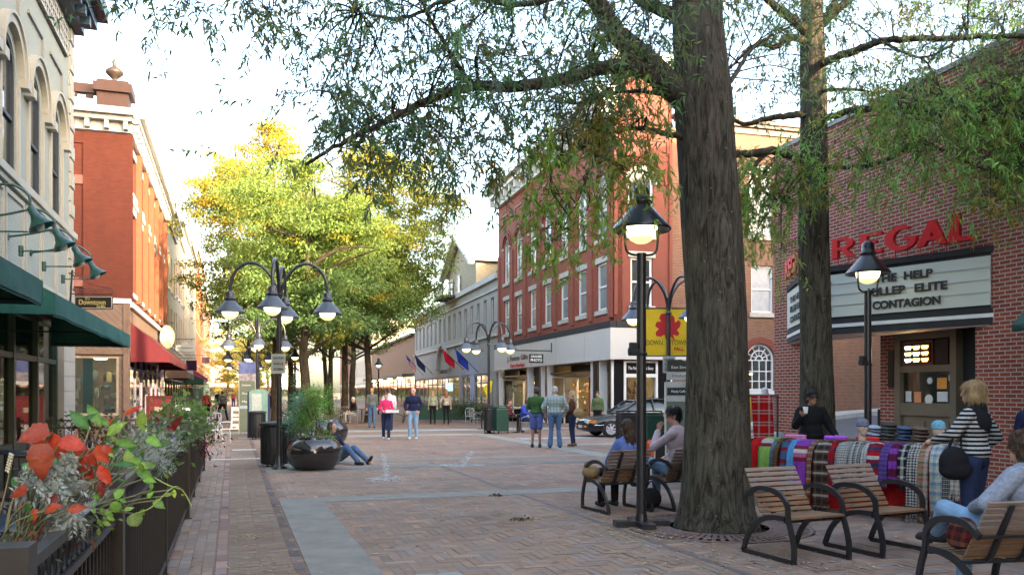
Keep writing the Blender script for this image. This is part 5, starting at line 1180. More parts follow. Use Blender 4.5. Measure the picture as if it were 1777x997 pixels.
four_lamp(GX(424, 58), R(25), 'fourth black four armed street lamp on the left, smallest in view')
le = four_lamp(GX(848, 33.5), R(32), 'black four armed street lamp beside the green litter bins in the centre')
lf = four_lamp(GX(1160, 22.8), R(22), 'black four armed street lamp carrying the yellow leaf banner', 1.07)
def single_lamp(loc, rot, label, sc=1.0, base=True):
    t = thing('lantern_post', label, 'street lamp', tuple(loc), rot, 'single lantern street lamps'); t.scale = (sc,) * 3
    m = MB(); m.cyl((0, 0, 0), (0, 0, 3.36), .062, .058, 18); m.lathe([(.058, 1.9), (.085, 1.92), (.085, 2.0), (.058, 2.02)], 16) if False else None
    if base: m.box(-.34, .34, -.085, .085, 0, .075); m.box(-.085, .085, -.34, .34, .0, .073); m.cyl((0, 0, .07), (0, 0, .16), .08, .07)
    m.build('pole', LBK, t)
    m = MB()
    for s_ in (-1, 1): m.tube(spline([(0, 0, 3.34), (s_ * .1, 0, 3.34), (s_ * .18, 0, 3.38), (s_ * .205, 0, 3.5), (s_ * .205, 0, 3.78)], 5), .016, 8)
    m.build('yoke', LBK, t); head(t, 0, 0, 3.66, 1.16, LBK)
    m = MB(); m.cbox((-.1, 0, 2.18), .09, .09, .16); m.cyl((-.16, 0, 2.15), (0, 0, 2.15), .05); m.lathe([(.06, 2.1), (.075, 2.11), (.075, 2.13), (.06, 2.14)], 14); m.build('junction_box', BLACKM, t)
    return t
single_lamp(GX(1113, 10.3), R(8), 'tall black lantern post on a flat cross shaped foot beside the thick oak')
single_lamp(GX(1506, 14.1), R(20), 'black lantern post in front of the cinema marquee')
single_lamp(GX(657, 62), 0, 'distant black lantern post in front of the timber building', base=False)
single_lamp(GX(512, 48), 0, 'distant black lantern post left of the thick trunked tree', base=False)
single_lamp(GX(892 - 380, 75), 0, 'farthest lantern post seen between the trees', base=False)
# plates and banner on the lamp poles
SGN = M('sign_grey', (.33, .35, .33), rough=.5, var=.06)
def caution(loc, label, s=1.0, rz=0):
    t = thing('caution_sign', label, 'sign', tuple(loc), rz, 'caution vehicle crossing signs')
    m = MB(); w, h = .155 * s, .21 * s; q = []
    for cx, cz, a in ((w - .03, h - .03, 0), (-w + .03, h - .03, 90), (-w + .03, -h + .03, 180), (w - .03, -h + .03, 270)): q += arcpts(cx, cz, .03, a, a + 90, 4)
    m.poly(q, [], .008); m.build('plate', SGN, t); DT = M('dark_grey_letter', (.05, .05, .05), var=0)
    for i, w_ in enumerate(('CAUTION', 'VEHICLE', 'CROSSING')): text(w_, .075 * s, DT, t, (0, -.004, (.12 - .12 * i) * s), w=.23 * s, bold=.002)
    m = MB()
    for z in (-.03, -.15): m.box(-.13 * s, .13 * s, -.003, -.001, z * s + .09 * s, z * s + .095 * s)
    m.build('ruled_line', M('dark_grey_letter', (.05, .05, .05), var=0), t); return t
p = GX(484.5, 18.0); caution((p.x, p.y - .075, 2.26), 'grey caution vehicle crossing sign on the nearest four armed lamp')
p = GX(1160, 22.8); caution((p.x, p.y - .09, 2.4), 'grey caution vehicle crossing sign under the yellow leaf banner', 1.1)
t = thing('leaf_banner', 'yellow banner with a red oak leaf on the four armed lamp right of centre', 'banner', (p.x, p.y + .07, 0))
YEL = M('yellow_banner', (.62, .42, .01), rough=.7, var=.08, scale=3)
zb0, zb1 = Z(617, 22.8), Z(534, 22.8); zc = (zb0 + zb1) / 2
m = MB(); m.box(-.62, .58, 0, .012, zb0, zb1); m.build('cloth', YEL, t)
m = MB(); m.tube([(-.64, .0, zb1), (.6, .0, zb1)], .02, 6); m.tube([(-.64, 0, zb0), (.6, 0, zb0)], .02, 6); m.build('banner_rod', LBK, t)
RDL = M('red_leaf_print', (.42, .012, .02), rough=.7, var=.1)
lf_ = [(.0, -.5), (.04, -.26), (.14, -.38), (.24, -.34), (.22, -.2), (.34, -.16), (.44, -.06), (.42, .06), (.28, .04), (.34, .2), (.30, .32), (.18, .28), (.14, .44), (.02, .5), (-.1, .42), (-.1, .28), (-.24, .34), (-.34, .24), (-.28, .1), (-.42, .06), (-.46, -.06), (-.34, -.14), (-.2, -.14), (-.24, -.3), (-.14, -.36), (-.06, -.26)]
m = MB(); a = R(28); m.poly([(x * .85 * math.cos(a) - z * .85 * math.sin(a) + .0, x * .85 * math.sin(a) + z * .85 * math.cos(a) + zc + .12) for x, z in lf_], [], .003); m.v = [(v[0], v[1] - .005, v[2]) for v in m.v]; m.build('leaf_print', RDL, t)
OLL = M('olive_letter', (.10, .10, .02), var=0)
text('DOWN', .2, OLL, t, (-.37, -.004, zb0 + .36), w=.44); text('TOWN', .2, OLL, t, (.32, -.004, zb0 + .36), w=.46); text('FALL', .14, RDL, t, (.3, -.004, zb0 + .19), w=.26, bold=.003)
# photo banners on the second lamp
p = GX(431, 36)
t = thing('photo_banner', 'blue and white photo banner among the lamps above the information board', 'banner', tuple(p), 0)
m = MB(); m.box(-.42, .40, 0, .015, 1.95, 2.95); m.build('cloth', M('banner_blue', (.10, .13, .30), rough=.6, var=.5, scale=2), t)
m = MB(); m.box(-.42, .40, -.006, -.001, 1.95, 2.45); m.build('photo_panel', M('banner_scene', (.28, .25, .28), rough=.6, var=.6, scale=6), t)
m = MB(); m.box(-.42, .40, -.012, -.007, 1.95, 2.08); m.build('white_strip', WHITE, t); m = MB(); m.cyl((.46, 0, 0), (.46, 0, 3.1), .035); m.build('post', LBK, t)
# ================================================================= people
def blob(name, prims, vox, mat, parent, it=3, fac=.5):
    m = MB()
    for p in prims:
        if p[0] == 'c':
            _, a, c, r0, r1 = p[:5]; a, c = Vector(a), Vector(c)
            if (c - a).length > 1e-4:
                n = 6; m.tube([a.lerp(c, k / n) for k in range(n + 1)], [lerp(r0, r1, k / n) for k in range(n + 1)], 12)
            m.ell(a, (r0 * .995,) * 3, 12); m.ell(c, (r1 * .995,) * 3, 12)
        else: m.ell(p[1], p[2], 18, rot=(Euler(tuple(R(x) for x in p[3])).to_matrix() if len(p) > 3 else None))
    o = m.build(name, mat, None, uv=False)
    md = o.modifiers.new('r', 'REMESH'); md.mode = 'VOXEL'; md.voxel_size = vox; md.use_smooth_shade = True
    ms = o.modifiers.new('s', 'SMOOTH'); ms.iterations = it; ms.factor = fac
    me = bpy.data.meshes.new_from_object(o.evaluated_get(bpy.context.evaluated_depsgraph_get())); bpy.data.objects.remove(o)
    me.materials.clear(); me.materials.append(mat); me.polygons.foreach_set('use_smooth', np.ones(len(me.polygons), bool)); me.name = name
    q = bpy.data.objects.new(name, me); COL.objects.link(q)
    if parent is not None: q.parent = parent
    return q
STAND = dict(head=(0, -.02, 1.615), neck=(0, .01, 1.47), chest=(0, .01, 1.30), waist=(0, .0, 1.10), pelvis=(0, .01, .96),
             ls=(.165, .01, 1.40), rs=(-.165, .01, 1.40), le=(.215, .03, 1.13), re=(-.215, .03, 1.13), lw=(.225, -.05, .90), rw=(-.225, -.05, .90),
             lh=(.09, 0, .93), rh=(-.09, 0, .93), lk=(.10, -.02, .51), rk=(-.10, -.02, .51), la=(.11, .03, .09), ra=(-.11, .03, .09))
SIT = dict(head=(0, .02, 1.24), neck=(0, .07, 1.10), chest=(0, .09, .93), waist=(0, .07, .73), pelvis=(0, .04, .56),
           ls=(.165, .08, 1.03), rs=(-.165, .08, 1.03), le=(.24, .02, .80), re=(-.24, .02, .80), lw=(.18, -.20, .68), rw=(-.18, -.20, .68),
           lh=(.09, .0, .53), rh=(-.09, .0, .53), lk=(.12, -.42, .53), rk=(-.12, -.42, .53), la=(.12, -.42, .09), ra=(-.12, -.42, .09))
def Mc(n, c, **k): return M('cloth_' + n, c, rough=.9, var=k.pop('var', .18), scale=k.pop('scale', 14), bump=.25, spec=.12, **k)
SK1 = M('skin_light', (.50, .27, .19), rough=.55, var=.08, scale=8); SK2 = M('skin_brown', (.22, .11, .07), rough=.5, var=.08, scale=8)
HAIR = {'brown': M('hair_brown', (.065, .035, .018), rough=.5, var=.5, scale=30, stretch=(1, 1, .15), bump=.4), 'black': M('hair_black', (.012, .01, .01), rough=.4, var=.3, scale=30, bump=.3), 'blond': M('hair_blond', (.33, .22, .10), rough=.5, var=.5, scale=26, stretch=(1, 1, .2), bump=.5),
        'grey': M('hair_grey', (.32, .31, .30), rough=.6, var=.25, scale=30, bump=.3), 'auburn': M('hair_auburn', (.22, .07, .03), rough=.5, var=.4, scale=26, stretch=(1, 1, .2), bump=.4), 'white': M('hair_white', (.55, .54, .52), rough=.6, var=.15, scale=30)}
EYE = M('eye_dark', (.015, .012, .01), rough=.2, var=0)
def person(label, loc, face, J0=STAND, pose=None, top=None, bot=None, hair='brown', style='short', skin=None, shoe=None, h=1.72, sc=1.0, w=1.0, sleeve=1.0, legs='long', vox=.016, extra=None, group=None, grip=None, hood=False, botname='trousers', topname='jacket', lean=None, puff=0.0, fh=None, bust=0):
    """one person facing local -Y; body is one skin, clothes and hair are its children"""
    J = {k: Vector(v) for k, v in J0.items()}
    for k, v in (pose or {}).items(): J[k] = Vector(v)
    for k in J:                                           # body width
        if k in ('ls', 'rs', 'le', 're', 'lw', 'rw', 'lh', 'rh'): J[k].x *= w
    t = thing('person', label, 'person', tuple(loc), face, group); s_ = h / 1.72 * sc; t.scale = (s_,) * 3
    skin = skin or SK1; hd = J['head']; fd = Vector(fh or (0, -1, 0)).normalized()
    side = fd.cross(Vector((0, 0, 1))).normalized(); ang = math.degrees(math.atan2(fd.x, -fd.y))
    P_ = [('e', hd + Vector((0, 0, .025)), (.074, .092, .098), (0, 0, ang)), ('e', hd + fd * .025 + Vector((0, 0, -.055)), (.055, .062, .062), (0, 0, ang)), ('c', J['neck'] - Vector((0, 0, .03)), hd + Vector((0, .015, -.05)), .055 * w, .05),
          ('e', hd + fd * .094 + Vector((0, 0, -.012)), (.012, .018, .024), (0, 0, ang)), ('e', hd + fd * .08 + Vector((0, 0, -.058)), (.024, .012, .010), (0, 0, ang))]
    for s in (-1, 1): P_.append(('e', hd + side * s * .078 + Vector((0, 0, -.01)), (.012, .02, .028), (0, 0, ang)))
    P_ += [('e', J['chest'], (.15 * w, .095, .18)), ('e', J['waist'], (.125 * w, .088, .13)), ('e', J['pelvis'], (.15 * w, .105, .11)), ('c', J['neck'] - Vector((0, 0, .06)), J['ls'], .05, .045), ('c', J['neck'] - Vector((0, 0, .06)), J['rs'], .05, .045), ('c', J['neck'] - Vector((0, 0, .04)), J['chest'], .06, .09)]
    for a in 'lr':
        P_ += [('c', J[a + 's'], J[a + 'e'], .050 * w, .038 * w), ('c', J[a + 'e'], J[a + 'w'], .038 * w, .025), ('c', J[a + 'h'], J[a + 'k'], .082 * w, .052), ('c', J[a + 'k'], J[a + 'a'] + Vector((0, 0, .02)), .052, .034)]
        fwd = (J[a + 'w'] - J[a + 'e']).normalized(); sx = 1 if a == 'l' else -1
        cr = fwd.cross(Vector((0, -1, 0)) if abs(fwd.y) < .8 else Vector((0, 0, 1))).normalized(); nn = cr.cross(fwd).normalized(); wr = J[a + 'w']
        P_.append(('c', wr, wr + fwd * .055, .026, .034)); P_.append(('c', wr + fwd * .05 + cr * .018, wr + fwd * .05 - cr * .018, .026, .026)); thick = .0105 if vox < .012 else .0125
        for i, (o_, l_) in enumerate(((-.030, .062), (-.010, .072), (.011, .068), (.031, .052))):
            b0 = wr + fwd * .075 + cr * o_; c0 = b0 + (fwd + nn * (-.35)).normalized() * l_ * .55; d0 = c0 + (fwd * .6 - nn * .9).normalized() * l_ * .5
            P_ += [('c', b0, c0, thick, thick * .95), ('c', c0, d0, thick * .95, thick * .8)]
        tb_ = wr + fwd * .02 + cr * (.028 * sx); te = tb_ + (fwd * .7 + cr * .75 * sx - nn * .3).normalized() * .045; P_ += [('c', tb_, te, thick * 1.15, thick), ('c', te, te + (fwd - nn * .5).normalized() * .028, thick, thick * .85)]
    for a in 'lr': P_.append(('c', J[a + 'a'] + Vector((0, .02, -.03)), J[a + 'a'] + Vector((0, -.13, -.055)), .036, .028))
    blob('body', P_, vox * .72 if vox < .012 else vox * .8, skin, t, it=2, fac=.4)
    for s in (-1, 1):
        e = MB(); e.ell(hd + fd * .086 + side * s * .032 + Vector((0, 0, .018)), (.012, .008, .007), 8, rot=Euler((0, 0, R(ang))).to_matrix()); e.build('eye', EYE, t, uv=False)
    pf = .018 + puff; T_ = [('e', J['chest'], (.148 * w + pf, .105 + pf + bust, .19 + pf * .5)), ('e', J['waist'], (.125 * w + pf, .098 + pf, .16)), ('e', J['pelvis'] + Vector((0, 0, .06)), (.148 * w + pf, .115 + pf, .10)), ('c', J['neck'] - Vector((0, 0, .065)), J['ls'], .062, .052 + puff * .5), ('c', J['neck'] - Vector((0, 0, .065)), J['rs'], .062, .052 + puff * .5), ('c', J['neck'] - Vector((0, 0, .045)), J['chest'], .072, .11)]
    for a in 'lr':
        T_.append(('c', J[a + 's'], J[a + 'e'], .057 * w + puff * .5, .050 * w + puff * .4))
        if sleeve > .55: T_.append(('c', J[a + 'e'], J[a + 'e'].lerp(J[a + 'w'], .88 * min(1, sleeve)), .049 * w + puff * .4, .042 + puff * .3))
    if hood: T_ += [('e', J['neck'] + Vector((0, .07, .03)), (.11, .08, .07))]
    blob(topname, T_, vox, top, t, it=5)
    B_ = [('e', J['pelvis'] + Vector((0, 0, -.01)), (.158 * w, .122, .115))]
    for a in 'lr':
        kx = J[a + 'k']
        if legs == 'short': B_.append(('c', J[a + 'h'], J[a + 'h'].lerp(kx, .82), .105 * w, .088))
        else: B_ += [('c', J[a + 'h'], kx, .098 * w, .070 if legs == 'long' else .062), ('c', kx, J[a + 'a'] + Vector((0, 0, .0)), .070 if legs == 'long' else .058, {'long': .058, 'slim': .044, 'flare': .078}.get(legs, .055))]
    blob(botname, B_, vox, bot, t, it=3)
    for a in 'lr':
        an = J[a + 'a']; kn = J[a + 'k']; dn = (an - kn).normalized(); up = -dn; f_ = Vector((0, -1, 0)) - dn * Vector((0, -1, 0)).dot(dn); f_.normalize()
        if abs(dn.z) > .6: f_ = Vector((f_.x, f_.y, 0)).normalized(); dn = Vector((0, 0, -1))
        m = MB(); q = an + dn * .048
        vs = [('c', q - f_ * .05, q + f_ * .13, .042, .036), ('c', q + dn * .012 - f_ * .05, q + dn * .012 + f_ * .15, .034, .028), ('c', an - f_ * .0, q - f_ * .03, .044, .042)]
        blob('shoe', vs, .012, shoe or BLACKM, t, it=2)
    hm = HAIR[hair]; up = Vector((0, 0, 1)); hh = hd - fd * .018 + up * .042
    H_ = [('e', hh + fd * .006 + up * .012, (.085, .100, .084), (0, 0, ang)), ('e', hh - fd * .03 - up * .045, (.080, .072, .075), (0, 0, ang))]
    if style == 'bob': H_ = [('e', hh + up * .005 - fd * .01, (.10, .108, .10), (0, 0, ang)), ('e', hh - fd * .035 - up * .07, (.105, .085, .085), (0, 0, ang)), ('e', hh + side * .07 - up * .08, (.03, .06, .07), (0, 0, ang)), ('e', hh - side * .07 - up * .08, (.03, .06, .07), (0, 0, ang))]
    if style == 'curly': H_ = [('e', hh + up * .008 - fd * .02, (.118, .118, .108), (0, 0, ang)), ('e', hh - fd * .045 - up * .075, (.11, .085, .08), (0, 0, ang))] + [('e', hh + Vector((math.cos(i * 2.4) * .095, math.sin(i * 2.4) * .095, .085 - i * .0095)) - fd * .02, (.03, .03, .026)) for i in range(18)]
    if style == 'long': H_ += [('e', hh - fd * .035 - up * .05, (.094, .075, .10), (0, 0, ang)), ('e', J['neck'] + Vector((0, .075, .0)), (.095, .05, .13)), ('c', J['neck'] + Vector((-.06, .07, .02)), J['neck'] + Vector((-.075, .085, -.17)), .04, .02), ('c', J['neck'] + Vector((.06, .07, .02)), J['neck'] + Vector((.07, .085, -.15)), .04, .02), ('c', J['neck'] + Vector((0, .085, .0)), J['neck'] + Vector((.01, .10, -.20)), .045, .018)]
    if style == 'bun': H_ += [('e', hh - fd * .11 + up * .02, (.045, .045, .045))]
    if style == 'thin': H_ = [('e', hh - fd * .022, (.083, .088, .082), (0, 0, ang)), ('e', hh - fd * .03 - up * .05, (.082, .06, .06), (0, 0, ang))]
    if style == 'hood': H_ = [('e', hd - fd * .035 + up * .03, (.105, .10, .12), (0, 0, ang)), ('e', J['neck'] + Vector((0, .05, .03)), (.11, .09, .08))]; hm = top
    if style != 'cap':
        ho = blob('hair' if style != 'hood' else 'hood', H_, min(vox, .011), hm, t, it=2)
        if vox <= .010 and style != 'hood':                  # loose strands over the hair
            rg = np.random.default_rng(len(label)); nv = len(ho.data.vertices); co = np.empty(nv * 3); no = np.empty(nv * 3); ho.data.vertices.foreach_get('co', co); ho.data.vertices.foreach_get('normal', no); co = co.reshape(-1, 3); no = no.reshape(-1, 3)
            ix = rg.integers(0, nv, 1500); p = co[ix] + no[ix] * rg.uniform(-.002, .007, (1500, 1)); cu = 1.1 if style == 'curly' else .28
            d = np.array([0, 0, -1.]) + rg.normal(size=(1500, 3)) * cu; d = unit(d - no[ix] * (d * no[ix]).sum(1, keepdims=True) + no[ix] * .10)
            V, Fq = leaves(p, d, rg.uniform(.03, .05 if style == 'curly' else .085, 1500), rg.uniform(.003, .006, 1500), rg); meshnp('hair_strands', V, Fq, hm, ho)
    else:
        blob('hair', H_[1:], .011, hm, t, it=2); blob('cap', [('e', hd - fd * .012 + up * .052, (.086, .10, .072), (0, 0, ang)), ('e', hd + fd * .09 + up * .045, (.055, .05, .012), (0, 0, ang))], .009, extra_cap, t, it=1)
    return t
extra_cap = Mc('cap_white', (.55, .55, .53))
DEN = Mc('denim', (.075, .13, .24)); DENL = Mc('pale_denim', (.20, .31, .44)); DEND = Mc('dark_denim', (.02, .028, .065)); BLK = Mc('black', (.014, .014, .016)); NVY = Mc('navy', (.015, .018, .05))
WHT = Mc('white', (.55, .56, .60)); GRYJ = Mc('grey_jacket', (.10, .11, .105)); PINK = Mc('hot_pink', (.55, .03, .12)); GRN2 = Mc('dark_green', (.035, .085, .03)); WSH = M('shoe_white', (.5, .5, .5), var=.1); BSH = M('shoe_brown', (.10, .05, .03), var=.1)
def A(px, Y, z=0): return tuple(GX(px, Y, z))
walkL = dict(lk=(.10, -.12, .52), la=(.10, -.12, .10), rk=(-.10, .02, .50), ra=(-.10, .18, .12))
person('man in a dark navy jacket and pale jeans walking towards the viewer', A(717, 29.2), R(-4), pose=dict(le=(.27, .04, 1.16), lw=(.20, -.10, .96), re=(-.27, .04, 1.16), rw=(-.20, -.10, .96), rk=(-.1, -.08, .51), ra=(-.1, -.06, .1)), top=NVY, bot=DENL, hair='grey', style='thin', shoe=WSH, h=1.78, puff=.02, w=1.08)
pw = person('woman in a bright pink top and dark jeans carrying a white box', A(670, 28.9), R(6), pose=dict(le=(.25, .0, 1.14), lw=(.12, -.22, 1.08), re=(-.25, .0, 1.14), rw=(-.12, -.22, 1.08), **walkL), top=PINK, bot=DEND, hair='brown', style='bun', shoe=WSH, h=1.62, topname='top')
t = thing('takeaway_box', 'flat white box held by the woman in pink', 'box', A(671, 28.6)); m = MB(); m.box(-.02, .40, -.12, .14, .95, 1.03); m.build('carton', WHITE, t); m = MB(); m.box(-.025, .405, -.125, .145, 1.032, 1.045); m.build('lid', WHITE, t)
person('person in a white hooded top just behind the woman in pink', A(675, 36), R(185), top=WHT, bot=DEND, hair='brown', h=1.76, hood=True, puff=.05, w=1.15)
person('man in a dark grey jacket and jeans walking away left of the woman in pink', A(645.5, 38.4), R(190), top=GRYJ, bot=DEN, hair='blond', h=1.82, puff=.02, pose=dict(lk=(.1, -.1, .52), la=(.1, -.08, .1)))
person('woman in a pale green top and black leggings walking near the grey building', A(751, 43), R(178), top=Mc('pale_sage', (.30, .32, .24)), bot=BLK, legs='slim', hair='blond', style='long', h=1.70, shoe=BLACKM)
person('auburn haired woman with white sleeves walking near the grey building', A(774.5, 43), R(182), top=Mc('white_brown', (.42, .36, .30), var=.4, scale=3), bot=BLK, legs='slim', hair='auburn', style='long', h=1.72, pose=dict(le=(.30, .03, 1.16), lw=(.30, -.1, .98)))
person('man in a dark green sweatshirt and blue shorts, left of the standing trio', A(930.5, 25.0), R(168), top=GRN2, bot=Mc('blue_shorts', (.07, .10, .27)), skin=SK2, hair='black', legs='short', h=1.78, w=1.08, puff=.015, shoe=BLACKM, topname='sweatshirt', botname='shorts', fh=(.5, -1, 0), pose=dict(le=(.24, -.02, 1.14), lw=(.14, -.2, 1.12)))
PLAID = STRIPES('plaid_shirt', [(.28, .38, .38), (.40, .46, .44), (.20, .30, .33)], .03, 'Z', plaid=('X', .03, [(.35, .42, .40), (.18, .28, .33), (.45, .5, .46)]))
person('grey haired man in a pale plaid shirt and flared jeans, middle of the standing trio', A(963, 24.8), R(180), top=PLAID, bot=DEN, hair='grey', legs='flare', h=1.80, w=1.2, puff=.03, shoe=Mc('suede', (.06, .06, .07)), topname='shirt', pose=dict(le=(.28, .02, 1.15), lw=(.24, -.1, .98), re=(-.28, .02, 1.15), rw=(-.24, -.1, .98), la=(.14, .03, .09), ra=(-.14, .03, .09)))
person('blond woman in a brown cardigan over white, right of the standing trio', A(993.5, 25.6), R(250), top=Mc('brown_cardigan', (.075, .03, .025)), bot=DEND, legs='slim', hair='blond', style='long', h=1.68, shoe=BSH, pose=dict(lw=(.12, -.22, 1.02), rw=(-.12, -.22, 1.02)), topname='cardigan')
t = thing('handbag', 'tan handbag hanging at the side of the blond woman of the trio', 'bag', A(1004, 25.3)); m = MB(); m.ell((0, 0, 1.02), (.16, .07, .15)); m.build('pouch', Mc('tan_leather', (.26, .18, .09)), t); m = MB(); m.tube(spline([(-.1, 0, 1.12), (-.08, 0, 1.4), (.05, 0, 1.4), (.1, 0, 1.12)], 4), .012, 6); m.build('strap', Mc('tan_leather', (.26, .18, .09)), t)
person('woman in a green top and grey jacket outside the shop door behind the trio', A(1037, 33.2), R(-8), top=Mc('moss_top', (.09, .12, .055)), bot=BLK, hair='brown', style='short', h=1.66, puff=.03)
person('man in a dark red shirt far off by the left shopfronts', A(359, 46), R(160), top=Mc('brick_red', (.28, .05, .04)), bot=BLK, hair='white', h=1.75, w=1.1)
person('person in a grey jacket striding by the left shopfronts', A(386, 49), R(200), top=GRYJ, bot=BLK, hair='black', h=1.7, pose=dict(lk=(.2, -.1, .5), rk=(-.2, -.1, .5), la=(.28, .1, .09), ra=(-.28, .1, .09)))
person('dark dressed person standing among cafe tables left of the trunks', A(470, 48), R(30), top=BLK, bot=BLK, hair='brown', h=1.7)
for i, (px, Y, lb) in enumerate(((377, 78, 'distant walker in dark clothes at the far end of the left row'), (405, 88, 'distant walker in red at the far end of the mall'), (415, 70, 'distant walker in beige at the far end of the mall'))):
    person(lb, A(px, Y), R(30 * i), top=[BLK, Mc('brick_red', (.28, .05, .04)), Mc('beige', (.35, .28, .2))][i], bot=DEND, hair='brown', h=1.72, vox=.02)
# ---- seated figures
person('man in a navy hooded sweatshirt sitting on the ground against the bowl planter', A(583, 19.4), R(62), J0=SIT, top=NVY, bot=DEN, hair='black', style='hood', hood=True, h=1.75, vox=.012,
       pose=dict(head=(0, .10, .80), neck=(0, .16, .68), chest=(0, .14, .50), waist=(0, .06, .30), pelvis=(0, -.02, .14), ls=(.18, .16, .62), rs=(-.18, .16, .62), le=(.24, .0, .42), re=(-.24, .0, .42), lw=(.14, -.2, .40), rw=(-.14, -.2, .40), lh=(.09, -.05, .13), rh=(-.09, -.05, .13), lk=(.12, -.42, .36), rk=(-.12, -.40, .40), la=(.12, -.80, .09), ra=(-.12, -.72, .09)))
sitback = dict(head=(0, .12, 1.22), neck=(0, .17, 1.08), chest=(0, .16, .92), waist=(0, .13, .72), pelvis=(0, .07, .56), ls=(.165, .17, 1.01), rs=(-.165, .17, 1.01))
person('woman with long brown hair in a blue vest in the leftmost armchair', A(1080, 11.78), R(204), J0=SIT, top=Mc('periwinkle', (.12, .19, .50)), bot=BLK, hair='brown', style='long', h=1.62, vox=.010, puff=.02, pose=dict(sitback, le=(.22, .05, .82), lw=(.14, -.2, .68), re=(-.22, .05, .82), rw=(-.14, -.2, .68)), topname='vest')
pm = person('dark haired man in a pale pink shirt, hand at his mouth, seated beside the oak', A(1166, 12.05), R(215), J0=SIT, top=Mc('pale_pink', (.50, .40, .43)), bot=DENL, hair='black', h=1.80, vox=.010, puff=.015, topname='shirt', fh=(.9, -.5, 0),
       pose=dict(sitback, head=(.0, .02, 1.25), neck=(0, .09, 1.10), chest=(0, .10, .93), le=(.26, -.10, .82), lw=(.10, -.16, 1.05), re=(-.24, .02, .80), rw=(-.15, -.25, .66), lk=(.12, -.42, .62), la=(.0, -.62, .30)))
person('vendor in a black sweater and glasses holding a cup behind the scarf stall', A(1408, 12.95), R(8), top=BLK, bot=BLK, skin=M('skin_tan', (.34, .18, .11), rough=.5, var=.08), hair='black', h=1.66, w=1.12, vox=.010, puff=.03, topname='sweater',
       pose=dict(le=(.27, -.02, 1.16), lw=(.24, -.28, 1.02), re=(-.27, -.06, 1.18), rw=(-.25, -.24, 1.34)))
c = Vector(A(1408, 12.95)) ; Rr = Matrix.Rotation(R(8), 3, 'Z')
m = MB()
for s in (-1, 1): m.lathe([(.026, -.003), (.031, -.003), (.031, .003), (.026, .003), (.026, -.003)], 16); 
gl = thing('spectacles', 'dark rimmed spectacles on the vendor behind the scarf stall', 'spectacles', tuple(c), R(8)); m = MB(); k_ = 1.66 / 1.72
for s in (-1, 1): m.tube([(s * .034 * k_ + .026 * math.cos(a * .5236), -.124 * k_, 1.63 * k_ + .019 * math.sin(a * .5236)) for a in range(13)], .004, 5)
m.tube([(-.012, -.126 * k_, 1.635 * k_), (.012, -.126 * k_, 1.635 * k_)], .003, 5)
for s in (-1, 1): m.tube([(s * .06, -.12 * k_, 1.635 * k_), (s * .078, -.02, 1.635 * k_)], .003, 5)
m.build('frame', BLACKM, gl)
cp = thing('paper_cup', 'white paper cup raised in the vendor\'s hand', 'cup', tuple(c + Rr @ Vector((-.25, -.30, 1.33)))); m = MB(); m.lathe([(.028, 0), (.038, .10), (.034, .10), (.0, .09)], 16); m.build('cup', WHITE, cp)
STRP = STRIPES('striped_knit', [(.55, .55, .53), (.015, .015, .018)], .022, 'Z')
ws = person('blond woman in a black and white striped sweater at the stall', A(1690, 8.7), R(222), top=STRP, bot=DEND, hair='blond', style='bob', h=1.74, w=1.16, vox=.010, puff=.015, topname='sweater', pose=dict(le=(.24, -.10, 1.20), lw=(.14, -.34, 1.12), re=(-.30, .10, 1.16), rw=(-.22, -.08, 1.0)))
blob('vest', [('e', (0, .012, 1.32), (.195, .15, .17)), ('c', (-.12, .01, 1.42), (.12, .01, 1.42), .07, .07), ('c', (0, .02, 1.36), (0, .04, 1.48), .1, .085)], .012, BLK, ws, it=4)
t = thing('shoulder_bag', 'black slouchy shoulder bag hanging beside the striped sweater woman', 'bag', A(1655, 8.55)); blob('pouch', [('e', (0, 0, .93), (.15, .10, .17)), ('e', (.02, 0, .86), (.17, .11, .11))], .012, BLK, t); m = MB(); m.tube(spline([(-.06, 0, 1.05), (.04, .02, 1.3), (.14, .05, 1.5), (.17, .1, 1.5), (.12, .08, 1.2), (.08, .0, 1.04)], 4), .02, 6, sq=(.045, .012)); m.build('strap', BLK, t)
person('woman with curly brown hair in a grey sweater, seated at the lower right corner', A(1752, 6.5), R(205), J0=SIT, top=Mc('heather_grey', (.25, .27, .33), var=.3, scale=40), bot=DENL, hair='brown', style='curly', h=1.74, w=1.18, vox=.009, puff=.025, topname='sweater',
       pose=dict(sitback, head=(.0, .10, 1.20), fh=(0, 0, 0), le=(.29, .05, .80), lw=(.10, -.22, .72), re=(-.27, -.02, .80), rw=(-.10, -.26, .70), lk=(.16, -.44, .70), la=(-.04, -.66, .46), rk=(-.08, -.44, .55), ra=(-.10, -.46, .09)) )
person('person in a dark navy coat at the right edge behind the curly haired woman', A(1812, 8.2), R(120), top=NVY, bot=DEND, hair='brown', h=1.72, w=1.1, vox=.012, puff=.03, pose=dict(re=(-.34, -.1, 1.2), rw=(-.30, -.36, 1.12)))
person('grey haired man in tan trousers standing behind the hanging red blanket', A(1327, 19.5), R(150), top=Mc('light_grey_shirt', (.35, .35, .35)), bot=Mc('khaki', (.30, .24, .14)), hair='white', h=1.73)
